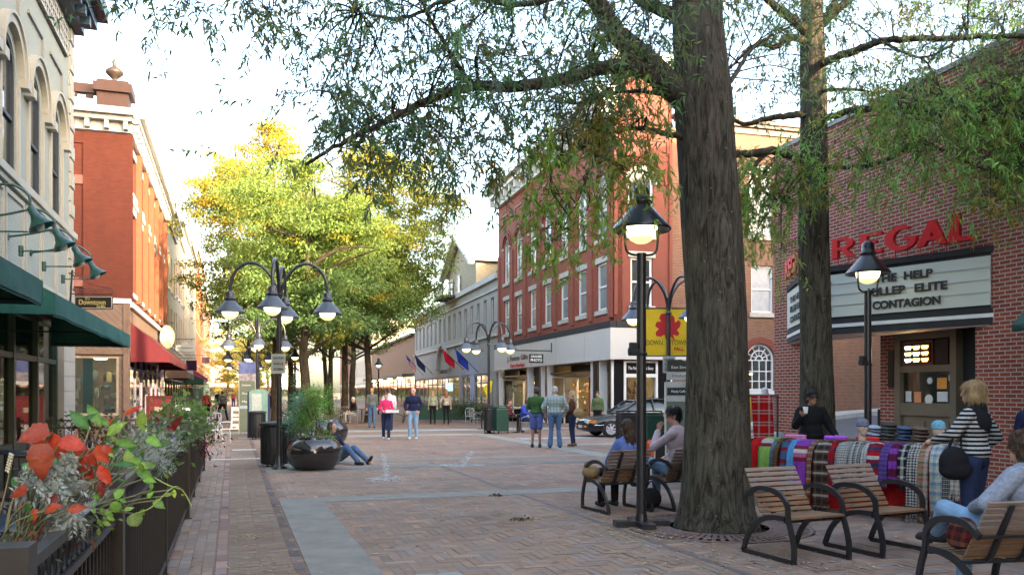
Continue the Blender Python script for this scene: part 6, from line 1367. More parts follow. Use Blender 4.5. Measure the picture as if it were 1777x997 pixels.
# ================================================================= slatted armchairs
WOODC = M('chair_wood', (.20, .115, .06), rough=.5, var=.35, scale=8, stretch=(.4, 6, 6), bump=.25)
WOODG = M('chair_wood_worn', (.24, .175, .135), rough=.6, var=.3, scale=8, stretch=(.4, 6, 6), bump=.25)
IRON = M('cast_iron_black', (.016, .017, .02), rough=.32, var=.3, scale=10, spec=.6)
def armchair():
    t = thing('slatted_armchair', 'x', 'armchair', (0, 0, 0), 0, 'wooden slatted armchairs with black iron frames')
    for s in (-1, 1):
        x = s * .345; m = MB(); up = (1, 0, 0)
        def bar(pts, n=5): m.tube([(x, a, b) for a, b in [(p.y, p.z) for p in spline([(0, a, b) for a, b in pts], n)]], .02, sq=(.024, .05, up)) if False else m.tube([(x, p.y, p.z) for p in spline([(0, a, b) for a, b in pts], n)], .02, 4, sq=(.03, .05, (0, .35, 1)))
        bar([(-.34, .02), (0, .02), (.40, .02)], 1)
        bar([(-.26, .43), (-.31, .30), (-.345, .15), (-.34, .01)]); bar([(-.22, .425), (-.02, .415), (.16, .35), (.31, .21), (.40, .02)])
        bar([(.33, .60), (.20, .675), (.02, .69), (-.15, .65), (-.25, .56), (-.26, .43)]); m.build('side_frame', IRON, t)
    m = MB()
    for x in (-.14, .14): m.tube(spline([(x, -.26, .405), (x, .0, .395), (x, .16, .40), (x, .26, .56), (x, .40, .84)], 4), .02, 4, sq=(.035, .03, (0, .3, 1)))
    m.tube([(-.345, .33, .60), (.345, .33, .60)], .014, 6); m.tube([(-.345, .14, .385), (.345, .14, .385)], .016, 6); m.tube([(-.345, -.22, .395), (.345, -.22, .395)], .016, 6); m.build('back_support', IRON, t)
    for i in range(6): y = -.27 + i * .073; m = MB(); m.T = Matrix.Translation(Vector((0, y, .435 - .004 * i))); m.box(-.33, .33, -.032, .032, -.012, .012); m.build('seat_slat', WOODC, t, bevel=.003)
    for i in range(9): u = i / 8; m = MB(); m.T = Matrix.Translation(Vector((0, .165 + .225 * u, .455 + .39 * u))) @ Matrix.Rotation(R(60), 4, 'X'); m.box(-.33, .33, -.021, .021, -.009, .009); m.build('back_slat', WOODG if i > 3 else WOODC, t, bevel=.003)
    return t
ac = armchair()
for i, (x, y, rt, lb) in enumerate(((2.87, 8.42, 23.3, 'empty slatted armchair nearest the thick oak, facing the viewer'), (3.85, 8.78, 26, 'empty slatted armchair right beside the other empty one, in front of the scarf stall'),
        (1.46, 11.73, 204, 'leftmost slatted armchair, under the woman with long brown hair'), (2.40, 12.05, 204, 'slatted armchair left of the oak, under the man in pink'), (3.66, 6.42, 190, 'slatted armchair at the lower right corner, under the curly haired woman'))):
    if i == 0: ac.location = (x, y, 0); ac.rotation_euler = (0, 0, R(rt)); ac['label'] = lb
    else: dup(ac, (x, y, 0), R(rt), lb)
t = thing('tote_bag', 'tan bag lying on the arm side of the leftmost wooden armchair', 'bag', (1.12, 11.85, 0)); blob('pouch', [('e', (0, 0, .52), (.13, .18, .10)), ('e', (-.05, .05, .60), (.05, .06, .07))], .014, Mc('tan_leather', (.26, .18, .09)), t)
t = thing('shoulder_bag', 'black bag on the ground between the two armchairs left of the oak', 'bag', (1.93, 11.6, 0)); blob('pouch', [('e', (0, 0, .18), (.15, .09, .15))], .014, BLK, t); m = MB(); m.tube(spline([(-.08, 0, .28), (0, 0, .42), (.08, 0, .28)], 4), .01, 6); m.build('handle', BLK, t)
t = thing('cushion', 'red and brown patterned cushion beside the curly haired woman', 'cushion', (3.42, 6.36, 0)); blob('pad', [('e', (0, 0, .58), (.05, .16, .13), (0, 20, 10))], .012, STRIPES('medallion_cloth', [(.20, .03, .03), (.03, .02, .02), (.30, .12, .06), (.05, .02, .02)], .035, 'Z', plaid=('Y', .035, [(.25, .06, .04), (.04, .03, .03), (.15, .02, .02)])), t)

# ================================================================= scarf stall
ta, tb2 = Vector((3.50, 12.15, 0)), Vector((5.62, 10.35, 0)); dT = (tb2 - ta).normalized(); LTb = (tb2 - ta).length; aT = math.atan2(dT.y, dT.x)   # local x along the front, -y to the viewer
t = thing('stall_table', 'trestle table under the scarves and hats, in front of the cinema', 'table', tuple(ta), aT)
m = MB(); m.box(-.02, LTb, .0, .95, .86, .90); m.build('table_top', M('dark_board', (.08, .06, .05)), t)
for x in (.1, LTb - .1):
    for y in (.08, .85): m = MB(); m.cyl((x, y, 0), (x, y, .86), .02); m.build('leg', BLACK, t)
m = MB(); m.box(.8, LTb - .1, .70, 1.05, .902, .972); m.build('riser', M('dark_board', (.08, .06, .05)), t)
m = MB(); m.box(.02, LTb - .04, .10, .12, .05, .86); m.build('cloth_skirt', Mc('deep_red_cloth', (.38, .015, .015)), t)
def S3(n, c1, w, ax='V', pl=None): return STRIPES('scarf_' + n, c1, w, ax, plaid=pl)
rd, wh, bk, gn, bl, pu, tn, gy, mr, nv, lb_, br, pk, yl = (.50, .01, .015), (.55, .52, .48), (.02, .02, .022), (.25, .45, .10), (.05, .16, .42), (.24, .05, .38), (.34, .25, .15), (.22, .22, .22), (.20, .02, .04), (.03, .04, .10), (.10, .32, .62), (.12, .06, .03), (.45, .12, .25), (.5, .4, .08)
SCF = [('red', [rd], .1, None, 'plain bright red scarf at the left end of the stall', .16), ('lime', [wh, mr, gn, gn, gn, gn], .08, None, 'cream and lime striped scarf beside the red one', .20), ('slate', [(.12, .2, .25), (.10, .17, .22)], .05, None, 'slate blue scarf left of the bright blue one', .11), ('olive', [br, (.15, .12, .06)], .02, None, 'narrow olive brown scarf', .07),
       ('teal', [(.05, .13, .22), mr, (.07, .10, .2)], .06, None, 'dark blue scarf with maroon bars', .13), ('sky', [lb_], .1, None, 'plain bright sky blue scarf', .11), ('purple', [mr, wh, pk, mr, pu, pu, pu, pu, pu, pu], .06, None, 'long purple scarf with pink and white bars above', .24), ('rust', [(.26, .09, .04), (.20, .07, .04), gy], .03, None, 'rust orange scarf with a green fringe', .09),
       ('circles', [bk, br, wh, br, bk], .03, ('U', .03, [bk, br, bk]), 'dark brown scarf patterned with pale rings', .26), ('crimson', [(.35, .01, .015), mr], .1, None, 'dark crimson scarf in the middle of the stall', .09), ('tweed', [gy, wh, bk], .012, ('U', .012, [wh, gy]), 'grey tweed scarf in the middle of the stall', .20), ('zebra', [wh, bk], .012, ('U', .02, [wh, bk, gy]), 'black and white flecked scarf', .20),
       ('lace', [wh, (.4, .38, .36)], .02, ('U', .02, [wh, gy]), 'white lacy scarf with a ragged hem', .10), ('maroon', [mr, rd, wh, mr, nv], .05, None, 'maroon scarf with red and white bars', .20), ('violet', [(.14, .08, .28), (.10, .05, .22)], .03, None, 'blue violet scarf right of the maroon one', .13), ('wine', [(.12, .015, .05), pu], .1, None, 'wine coloured scarf edged in purple', .12),
       ('blackplaid', [bk, bk, wh, bk], .03, ('U', .04, [bk, wh, bk, gy]), 'black scarf with a white check', .15), ('houndstooth', [wh, bk], .018, ('U', .018, [bk, wh]), 'black and white houndstooth scarf', .16), ('camel', [tn, tn, bk, tn, rd], .03, ('U', .04, [tn, tn, wh, tn, bk]), 'camel check scarf near the right end', .15), ('mint', [(.3, .42, .36), wh, bl], .04, ('U', .04, [wh, (.25, .35, .3)]), 'mint green check scarf near the right end', .16), ('blacktweed', [bk, gy, bk, wh], .012, ('U', .012, [bk, gy]), 'dark tweed scarf at the right end', .16), ('cream', [wh, tn], .03, ('U', .03, [wh, gy]), 'cream check scarf at the very right of the stall', .15)]
tot = sum(s[5] for s in SCF); x = .0; rr = random.Random(17)
hangs = {'red': .50, 'lime': .52, 'slate': .5, 'purple': .18, 'circles': .10, 'rust': .22, 'lace': .62, 'violet': .5, 'houndstooth': .06, 'camel': .1, 'mint': .12, 'blacktweed': .10, 'maroon': .3}
for k, (n, cl, sw, pl, lb, wd) in enumerate(SCF):
    w_ = wd / tot * LTb * 1.08; zh = hangs.get(n, rr.uniform(.25, .55)); y_in = .62 + rr.uniform(-.12, .1)
    prof = [(y_in, .925), (.42, .94), (.20, .95), (.05, .945), (-.06, .905), (-.13, .82), (-.165, .70), (-.18, .5), (-.185, zh)]
    sp = spline([(0, a, b) for a, b in prof], 4); nx = 8; vs = []; uvs = []
    off = rr.uniform(0, .015) + .012 * (k % 2); acc = 0
    for i, p in enumerate(sp):
        if i: acc += (sp[i] - sp[i - 1]).length
        for j in range(nx + 1):
            u = j / nx; fl = .016 * math.sin(u * 9 + k * 2 + i * .12) * min(1, i / 14); puf = .02 * math.sin(u * math.pi)
            dx = (rr.uniform(-.004, .004) + (.02 * math.sin(k * 1.7) * i / len(sp)))
            vs.append((x + u * w_ + dx, p.y - (puf + fl + off) * (1 if i > 10 else .2), p.z + (puf + off + .004 * math.sin(u * 14 + i)) * (1 if i < 14 else .1) - (.012 if (i == len(sp) - 1 and j % 2) else 0)))
            uvs.append((u * w_, acc))
    t = thing('scarf', lb, 'scarf', tuple(ta), aT, 'scarves draped over the front of the stall'); m = MB(); N1 = nx + 1
    m.add(vs, [(i * N1 + j, (i + 1) * N1 + j, (i + 1) * N1 + j + 1, i * N1 + j + 1) for i in range(len(sp) - 1) for j in range(nx)], 0, True)
    o = m.build('cloth', S3(n, cl, sw, 'V', pl), t); l = o.data.uv_layers[0]
    for lp in o.data.loops: l.data[lp.index].uv = uvs[lp.vertex_index]
    sm = o.modifiers.new('s', 'SOLIDIFY'); sm.thickness = .006
    rg = np.random.default_rng(k); e = np.array(vs[-N1:]); q = rg.random(60) * nx; a = q.astype(int); fr = (q - a)[:, None]; V, Fq = leaves(e[a] * (1 - fr) + e[a + 1] * fr, unit(np.array([0, 0, -1.]) + rg.normal(size=(60, 3)) * .12), rg.uniform(.05, .08, 60), rg.uniform(.006, .01, 60), rg); meshnp('fringe', V, Fq, o.data.materials[0], t)
    x += w_ * .93
# folded cloth piles and hats at the back of the table
WT = Matrix.Translation(ta) @ Matrix.Rotation(aT, 4, 'Z')
def onT(x, y, z=.905): return WT @ Vector((x, y, z))
piles = [(.9, 'folded purple and pink scarves on the table behind the middle of the stall', pu), (.30, 'folded pink cloth pile behind the red scarf', pk), (1.35, 'folded red cloths beside the mannequin head in the grey hat', rd)]
for xx, lb, c in piles:
    t = thing('scarf_pile', lb, 'folded scarves', tuple(onT(xx, .80)), aT); 
    for q in range(3): blob('folded_scarf', [('c', (-.14, 0, .02 + q * .035), (.14, 0, .02 + q * .035), .022, .022), ('c', (-.14, .08, .02 + q * .035), (.14, .08, .02 + q * .035), .022, .022), ('c', (0, 0, .02 + q * .035), (0, .08, .02 + q * .035), .02, .02)], .014, Mc('fold%d_%d' % (q, int(xx * 10)), [min(1, v * (1 + .5 * q)) + .02 for v in c], var=.4, scale=30), t)
def mhead(px, Y, lb, hm):
    t = thing('mannequin_head', lb, 'mannequin head', tuple(GX(px, Y, .98)), R(15), 'mannequin heads on the stall')
    blob('head_form', [('e', (0, 0, .17), (.068, .085, .10)), ('e', (0, -.02, .10), (.05, .055, .05)), ('c', (0, .01, 0), (0, .01, .1), .055, .045), ('e', (0, -.085, .155), (.011, .016, .02)), ('e', (0, -.078, .115), (.02, .01, .008))], .008, M('mannequin_skin', (.50, .33, .25), rough=.4, var=.05), t, it=2)
    for s in (-1, 1): m = MB(); m.ell((s * .028, -.080, .178), (.010, .006, .006), 8); m.build('painted_eye', EYE, t, uv=False)
    blob('knit_hat', [('e', (0, .005, .235), (.082, .095, .075)), ('e', (0, .0, .205), (.084, .098, .03))], .009, hm, t, it=2); return t
mhead(1497, 11.75, 'mannequin head in a grey knitted hat on the stall', Mc('grey_knit', (.16, .17, .22), var=.4, scale=50))
mhead(1629, 10.9, 'mannequin head in a pale blue knitted hat near the right end of the stall', Mc('blue_knit', (.16, .36, .46), var=.3, scale=50))
for i, (px, Y, c, lb, hh) in enumerate(((1518, 12.0, (.22, .25, .30), 'stack of pale grey caps, leftmost of the hat stacks', 4), (1543, 11.85, (.06, .06, .055), 'tall stack of dark tweed caps in the middle of the hats', 5), (1570, 11.7, (.05, .07, .12), 'stack of navy caps in the row of hats', 4), (1597, 11.5, (.10, .065, .05), 'stack of brown striped caps, rightmost of the hat stacks', 4))):
    t = thing('cap_stack', lb, 'caps', tuple(GX(px, Y, .975)), 0, 'stacks of caps on the stall')
    for q in range(hh):
        rr2 = random.Random(i * 7 + q); dx = rr2.uniform(-.015, .015)
        blob('flat_cap', [('e', (dx, .01, .03 + q * .047), (.115, .12, .032), (6, rr2.uniform(-6, 6), 0)), ('e', (dx, -.10, .022 + q * .047), (.07, .05, .010))], .011, Mc('capc%d_%d' % (i, q % 2), [v * (1 + .6 * (q % 2)) for v in c], var=.5, scale=40), t, it=2)
# hanging red plaid blanket on a rack
t = thing('blanket_rack', 'red plaid blanket hanging on a rack left of the scarf stall', 'blanket', tuple(GX(1322, 12.6)), R(-10))
RPD = STRIPES('red_plaid', [(.45, .01, .012), (.45, .01, .012), (.45, .01, .012), (.38, .01, .012), (.45, .40, .36), (.25, .01, .012), (.45, .40, .36), (.38, .01, .012)], .022, 'Z', plaid=('X', .03, [(.5, .01, .012), (.5, .01, .012), (.3, .01, .015), (.5, .3, .28), (.3, .01, .015)]))
m = MB(); NX = 12; vs = []
for j in range(10):
    z = 1.60 - j * .125
    for i in range(NX + 1): u = i / NX; vs.append((-.15 + .30 * u + .01 * j * .6, .012 * math.sin(u * 12 + j * .3) - .02 * j / 10, z))
m.add(vs, [(j * 13 + i, (j + 1) * 13 + i, (j + 1) * 13 + i + 1, j * 13 + i + 1) for j in range(9) for i in range(NX)], 0, True); o = m.build('cloth', RPD, t); o.modifiers.new('s', 'SOLIDIFY').thickness = .01
m = MB(); m.tube([(-.3, .02, 1.60), (.25, .02, 1.60)], .015, 8); m.cyl((-.28, .02, 0), (-.28, .02, 1.6), .015); m.cyl((.23, .02, 0), (.23, .02, 1.6), .015); m.build('rail', BLACK, t)
m = MB(); m.box(-.22, -.16, -.01, .02, .9, 1.58); m.build('yellow_cloth', Mc('yellow_orange', (.6, .33, .04)), t)
m = MB(); m.box(-.24, -.12, -.03, .0, .1, .95); m.build('black_cloth', BLK, t)
t = thing('plastic_bags', 'pale and blue plastic sacks piled beside the hanging red blanket', 'sacks', tuple(GX(1350, 13.4)), 0); blob('sack', [('e', (0, 0, .85), (.16, .14, .17)), ('e', (0, 0, .6), (.2, .15, .2))], .02, M('grey_poly', (.25, .27, .28), rough=.3), t); blob('sack', [('e', (-.18, -.05, .72), (.14, .12, .14))], .02, M('dark_blue_poly', (.03, .07, .13), rough=.3), t)
m = MB(); m.box(-.35, .25, -.15, .2, 0, .5); m.build('crate', M('crate_grey', (.15, .15, .16)), t)
# second small stall hidden between the oak and the armchairs
t = thing('small_stall', 'low vendor table with pink and orange cloths behind the man in pink', 'table', tuple(GX(1150, 14.8)), R(-30))
m = MB(); m.box(-.6, .9, 0, .6, .72, .76); m.build('table_top', M('dark_board', (.08, .06, .05)), t)
for x, c in ((-.58, (.4, .16, .22)), (-.36, (.02, .02, .02)), (-.22, (.62, .12, .03)), (-.02, (.03, .03, .03)), (.2, (.3, .3, .3)), (.45, (.4, .2, .3))):
    m = MB(); m.tube([(x, .5, .775), (x, .0, .785), (x, -.06, .74), (x, -.09, .35)], .02, 4, sq=(.17, .012, (0, 0, 1))); m.build('hanging_cloth', Mc('st%d' % int(x * 100 + 60), c), t)
for x in (-.5, .8): m = MB(); m.cyl((x, .3, 0), (x, .3, .72), .02); m.build('leg', BLACK, t)

# ================================================================= planters, bins
PB = M('glazed_black_bowl', (.016, .015, .018), rough=.16, var=.25, scale=3, spec=.7, coat=.4)
def plant_leaves(n, c, rad, dirup, L0, L1, W0, W1, col, rg, jit=.2, droop=.2):
    p = rg.normal(size=(n, 3)) * np.array(rad); d = unit(rg.normal(size=(n, 3)) * .8 + unit(p) * .6 + np.array([0, 0, dirup])); V, Fq = leaves(p + np.array(c), d, rg.uniform(L0, L1, n), rg.uniform(W0, W1, n), rg)
    C = np.clip(np.array(col) * (1 + rg.normal(size=(n, 1)) * jit), .005, 1); return V, Fq, C
def foliage(name, parent, specs, seed):
    rg = np.random.default_rng(seed); Vs = []; Fs = []; Cs = []; o = 0
    for s in specs: V, Fq, C = plant_leaves(*s, rg); Vs.append(V); Fs.append(Fq + o); Cs.append(C); o += len(V)
    return meshnp(name, np.concatenate(Vs), np.concatenate(Fs), LEAF, parent, cols=np.concatenate(Cs))
def bowl(loc, label, s=1.0):
    t = thing('bowl_planter', label, 'planter', tuple(loc), 0, 'black bowl planters'); t.scale = (s,) * 3
    m = MB(); m.lathe([(0, 0), (.30, .0), (.40, .03), (.50, .12), (.565, .25), (.585, .38), (.565, .50), (.50, .60), (.44, .645), (.42, .67), (.435, .69), (.40, .70), (.37, .66), (.36, .60), (0, .6)], 48); m.build('bowl', PB, t)
    m = MB(); m.lathe([(0, .615), (.365, .615)], 24); m.build('soil', M('soil_dark', (.03, .024, .02), rough=1), t); return t
bp = GX(545.5, 17.9); bowl(bp, 'large glossy black bowl planter holding a feathery evergreen, nearest of the bowls')
b_2 = GX(566, 26); bowl(b_2, 'farther black bowl planter behind the nearest one', 1.15); bowl(GX(512, 22.5), 'black bowl planter half hidden behind the litter bins', 1.1)
def shrub(loc, label, seed, specs, stem=(.5, .02)):
    t = thing('shrub', label, 'shrub', tuple(loc), 0, 'planted shrubs'); foliage('foliage', t, specs, seed); m = MB(); rr = random.Random(seed)
    for i in range(5): m.tube(spline([(rr.gauss(0, .03), rr.gauss(0, .03), 0), (rr.gauss(0, .08), rr.gauss(0, .08), stem[0] * .5), (rr.gauss(0, .2), rr.gauss(0, .15), stem[0])], 3), stem[1] * .5, 5)
    m.build('stem', BK2, t); return t
def spruce_specs(px_off=0, s=1.0, col=(.10, .20, .06), n=1400):
    out = []; rr = random.Random(int(s * 100)); 
    for k in range(26):
        u = rr.random() ** .8; z = .1 + .95 * u * s; r = .32 * (1 - u * .75) * s; a = rr.uniform(0, 6.28)
        out.append((int(n / 26), (px_off + r * math.cos(a), r * math.sin(a), z), (.075, .075, .10), .9, .05, .11, .008, .016, [c * rr.uniform(.7, 1.35) for c in col]))
    return out
shrub((bp.x - .05, bp.y, .6), 'feathery green evergreen growing from the nearest black bowl', 5, spruce_specs(.03, 1.0, (.20, .36, .08), 4200), (.7, .03))
shrub((bp.x - .32, bp.y + .05, .6), 'blue green feathery shrub leaning out on the left of the nearest black bowl', 6, spruce_specs(-.03, .8, (.13, .29, .18), 2600), (.5, .02))
shrub((bp.x + .25, bp.y - .1, .61), 'low yellow green moss at the right lip of the nearest black bowl', 7, [(900, (0, 0, .05), (.10, .08, .035), .6, .03, .06, .008, .014, (.22, .30, .04))], (.1, .01))
shrub((bp.x - .02, bp.y - .3, .62), 'low white flecked flowers at the front of the nearest black bowl', 8, [(260, (0, 0, .05), (.15, .04, .03), .6, .02, .04, .01, .02, (.45, .45, .40)), (300, (0, 0, .04), (.17, .05, .03), .6, .03, .06, .01, .02, (.10, .18, .05))], (.1, .01))
for i, (px, Y, s, c, lb) in enumerate(((508, 23, 1.3, (.07, .17, .05), 'dark green evergreen behind the litter bins'), (530, 30, 1.6, (.08, .18, .05), 'evergreen behind the nearest bowl shrub, left'), (566, 26, 1.1, (.14, .24, .05), 'leafy shrub in the farther black bowl'), (575, 40, 1.7, (.18, .26, .04), 'yellow green bush in the middle of the mall'), (700, 41, 1.5, (.12, .22, .05), 'bushy green shrub behind the man in navy'))):
    shrub(GX(px, Y, .65 if Y < 28 else .15), lb, 40 + i, spruce_specs(0, s, c, 1100), (.5, .03))
# hedge of potted plants along the grey building terrace
for i in range(9):
    px = 742 + i * 12; Y = 47.5 - i * .35
    shrub(GX(px, Y, .5), 'dark leafy terrace plant number %s from the left in the hedge before the grey building' % ['one', 'two', 'three', 'four', 'five', 'six', 'seven', 'eight', 'nine'][i], 60 + i, [(420, (0, 0, .3), (.22, .2, .28), .4, .07, .16, .02, .05, [(.04, .10, .05), (.09, .13, .05), (.14, .16, .07)][i % 3])], (.4, .03))
GBX = M('terrace_green_panel', (.02, .065, .045), rough=.6)
t = thing('terrace_fence', 'dark green terrace barrier in front of the grey stucco building', 'fence', tuple(GX(788, 46)), -R(15)); m = MB()
m.box(-2.6, 2.2, 0, .05, .12, .95); m.build('panel', GBX, t)
for i in range(5): q = MB(); q.cyl((-2.6 + 1.2 * i, .02, 0), (-2.6 + 1.2 * i, .02, 1.05), .03); q.build('post', BLACK, t)
BIN = M('bin_black', (.014, .015, .017), rough=.5, var=.25, scale=8); BING = M('bin_green', (.012, .05, .035), rough=.45, var=.2, scale=8)
def round_bin(loc, label, mat=BIN, s=1.0):
    t = thing('litter_bin', label, 'litter bin', tuple(loc), 0, 'round black litter bins'); t.scale = (s,) * 3
    m = MB(); m.lathe([(0, .06), (.27, .06), (.28, .1), (.28, .88), (.26, .9), (0, .9)], 28)
    for i in range(28): a = i / 28 * 6.283; m.tube([(.285 * math.cos(a), .285 * math.sin(a), .08), (.29 * math.cos(a), .29 * math.sin(a), .88)], .02, 4, sq=(.035, .012))
    m.build('drum', mat, t); m = MB(); m.lathe([(.31, .90), (.33, .93), (.33, .97), (.20, .99), (.14, .97), (.14, .93), (.31, .9)], 28); m.build('rim', mat, t)
    for a in range(3): q = MB(); q.cyl((.2 * math.cos(a * 2.09), .2 * math.sin(a * 2.09), 0), (.2 * math.cos(a * 2.09), .2 * math.sin(a * 2.09), .07), .02); q.build('foot', mat, t)
    return t
round_bin(GX(476, 18.6), 'black slatted litter bin hugging the nearest four armed lamp, left one'); round_bin(GX(491, 19.5), 'black slatted litter bin right of the nearest lamp pole, partly behind the bowl'); round_bin(GX(446, 29.5), 'black litter bin at the foot of the map stand')
def flap_bin(loc, rot, label, mat):
    t = thing('wheeled_bin', label, 'litter bin', tuple(loc), rot, 'tall rectangular litter bins'); m = MB(); m.box(-.26, .26, -.25, .25, .12, 1.0); m.build('tub', mat, t, bevel=.03)
    m = MB(); m.tube(spline([(-.29, 0, 0), (-.29, 0, 1.0), (-.24, 0, 1.09), (.24, 0, 1.09), (.29, 0, 1.0), (.29, 0, 0)], 5), .022, 8); m.build('hoop', mat, t); m = MB(); m.box(-.24, .24, -.23, .23, 1.01, 1.05); m.build('lid', mat, t); return t
flap_bin(GX(853, 33.4), R(20), 'dark litter bin left of the green one, by the centre lamp', BIN); flap_bin(GX(869, 33.2), R(20), 'green litter bin by the lamp in the centre', BING)
flap_bin(GX(1087, 24.5), R(10), 'black litter bin in front of the car, left of the lantern post', BIN); flap_bin(GX(1132, 24.5), R(10), 'green litter bin in front of the car, right of the lantern post', BING); 

# ================================================================= boards and signs in the mall
SG = M('board_grey_green', (.13, .16, .12), rough=.6, var=.1)
def board(loc, rot, w, z0, z1, label, panels, top=None, name='information_board', cat='sign'):
    t = thing(name, label, cat, tuple(loc), rot); m = MB(); m.box(-w / 2, w / 2, 0, .12, z0, z1)
    m.build('panel', SG, t, bevel=.01); m = MB(); m.box(-w / 2 - .03, -w / 2 - .002, -.01, .13, 0, z1 + .02); m.box(w / 2 + .002, w / 2 + .03, -.01, .13, 0, z1 + .02); m.build('edge_frame', M('pale_frame', (.4, .4, .34)), t)
    for i, (a, b, c, mm) in enumerate(panels): q = MB(); q.box(-w / 2 + a * w, -w / 2 + b * w, -.012, -.002, c[0], c[1]); q.build('notice_panel', mm, t)
    return t
PG = M('panel_pale_grey', (.42, .43, .40)); PK = M('panel_black', (.02, .02, .02))
bd = board(GX(429, 33), R(5), .6, .08, 2.10, 'grey green information board left of the map stand', [(.03, .97, (1.0, 1.12), M('panel_pale_blue', (.35, .42, .5)))])
for z, s_ in ((1.93, 'Downtown'), (1.6, 'Shops'), (1.28, 'Maps')): text(s_, .12, WL, bd, (-.03, -.01, z), w=.34)
t = thing('map_stand', 'arched map stand with a pale paper map, behind the black litter bin', 'sign', tuple(GX(450, 30.2)), R(5))
PT = M('pale_teal_case', (.20, .34, .28), rough=.5)
m = MB(); m.poly([(-.36, .1), (.30, .1), (.30, 1.62)] + arcpts(-.03, 1.62, .33, 0, 180, 10, .14)[1:-1] + [(-.36, 1.62)], [], .12); m.build('case', PT, t); m = MB(); m.box(-.26, .08, -.012, -.002, .85, 1.60); m.build('paper_map', M('map_paper', (.42, .45, .42), var=.35, scale=30), t)
m = MB(); m.box(-.42, -.37, -.02, .14, 0, 1.66); m.box(.31, .35, -.02, .14, 0, 1.6); m.build('side_rail', M('navy_rail', (.03, .03, .10)), t)
kb = board(GX(1182, 22.2), R(4), .78, .1, 1.90, 'tall dark grey directory board behind the lamp with the leaf banner', [(.0, 1, (1.98, 2.18), PG), (0, 1, (1.78, 1.93), PG), (.03, .8, (1.58, 1.76), PK), (0, .9, (1.40, 1.56), PG)])
m = MB(); m.T = TZ(0, (0, -.02, 0)); m.poly([(-.37, 2.2), (.39, 2.2), (.39, 2.34), (.0, 2.52), (-.37, 2.5)], [], .14); hb = m.build('header', M('dark_olive_header', (.035, .045, .03)), kb); text('East Street', .11, WL, kb, (-.02, -.028, 2.31), w=.5); text('MAPS', .09, M('grey_letter', (.2, .22, .2), var=0), kb, (0, -.016, 2.08), w=.5); text('Mainly Coffee', .1, WL, kb, (-.06, -.016, 1.67), w=.42)
# A-frame with a chair, and white plastic cafe chairs on the left
t = thing('sandwich_board', 'white framed sandwich board near the map stand', 'sign', tuple(GX(411, 36)), R(0))
m = MB(); m.T = Matrix.Rotation(R(-8), 4, 'X'); m.box(-.28, .28, 0, .03, .05, 1.02); m.build('front_panel', WHITE, t); m = MB(); m.T = Matrix.Rotation(R(-8), 4, 'X'); m.box(-.20, .20, -.01, -.002, .3, .42); m.box(-.2, .2, -.01, -.002, .55, .6); m.box(-.2, .2, -.01, -.002, .72, .85); m.build('painted_panel', M('menu_red_grey', (.25, .16, .14), var=.6, scale=9), t)
m = MB(); m.T = Matrix.Translation(Vector((0, .5, 0))) @ Matrix.Rotation(R(16), 4, 'X'); m.box(-.28, .28, 0, .03, .05, .98); m.build('back_panel', WHITE, t)
def cafe_chair(label, mat):
    t = thing('cafe_chair', label, 'chair', (0, 0, 0), 0, 'metal cafe chairs'); m = MB(); m.box(-.2, .2, -.2, .2, .44, .46); m.build('seat', mat, t)
    for x in (-.19, .19):
        for y, dz in ((-.19, 0), (.19, 0)): q = MB(); q.cyl((x, y, .44), (x * 1.15, y * 1.15, 0), .012, n=6); q.build('leg', mat, t)
    m = MB(); m.tube(spline([(-.2, .2, .45), (-.2, .25, .8), (0, .27, .86), (.2, .25, .8), (.2, .2, .45)], 4), .013, 6)
    for x in (-.1, 0, .1): m.tube([(x, .22, .46), (x, .265, .85)], .008, 5)
    m.build('backrest', mat, t); m = MB()
    for s in (-1, 1): m.tube(spline([(s * .2, .23, .68), (s * .23, .0, .68), (s * .21, -.18, .6), (s * .2, -.19, .45)], 3), .011, 6)
    m.build('armrest', mat, t); return t
def cafe_table(label, r=.38, top=None, mat=BLACK):
    t = thing('cafe_table', label, 'table', (0, 0, 0), 0, 'round cafe tables'); m = MB(); m.lathe([(0, .72), (r, .72), (r, .745), (0, .75)], 24); m.build('table_top', top or M('dark_blue_table_top', (.03, .045, .075), rough=.3), t)
    m = MB(); m.cyl((0, 0, .02), (0, 0, .72), .03); m.lathe([(.24, 0), (.24, .02), (.05, .05)], 20); m.build('pedestal', mat, t); return t
WPL = M('white_plastic', (.52, .53, .54), rough=.4, var=.06); PAL = M('aluminium_chair', (.35, .36, .37), rough=.4, metal=.6)
c0 = cafe_chair('x', WPL); c0.location = GX(370, 26.5); c0.rotation_euler = (0, 0, R(80)); c0['label'] = 'pale plastic cafe chair just beyond the end of the cafe fence'
dup(c0, GX(388, 27.2), R(-70), 'white cafe chair facing the first one beyond the fence'); dup(c0, GX(372, 32), R(10), 'pale cafe chair farther along the left shopfronts')
c1_ = cafe_chair('x', PAL); ls_ = []
t1_ = cafe_table('x', top=M('table_top_dark', (.03, .03, .03)))
rr = random.Random(33)
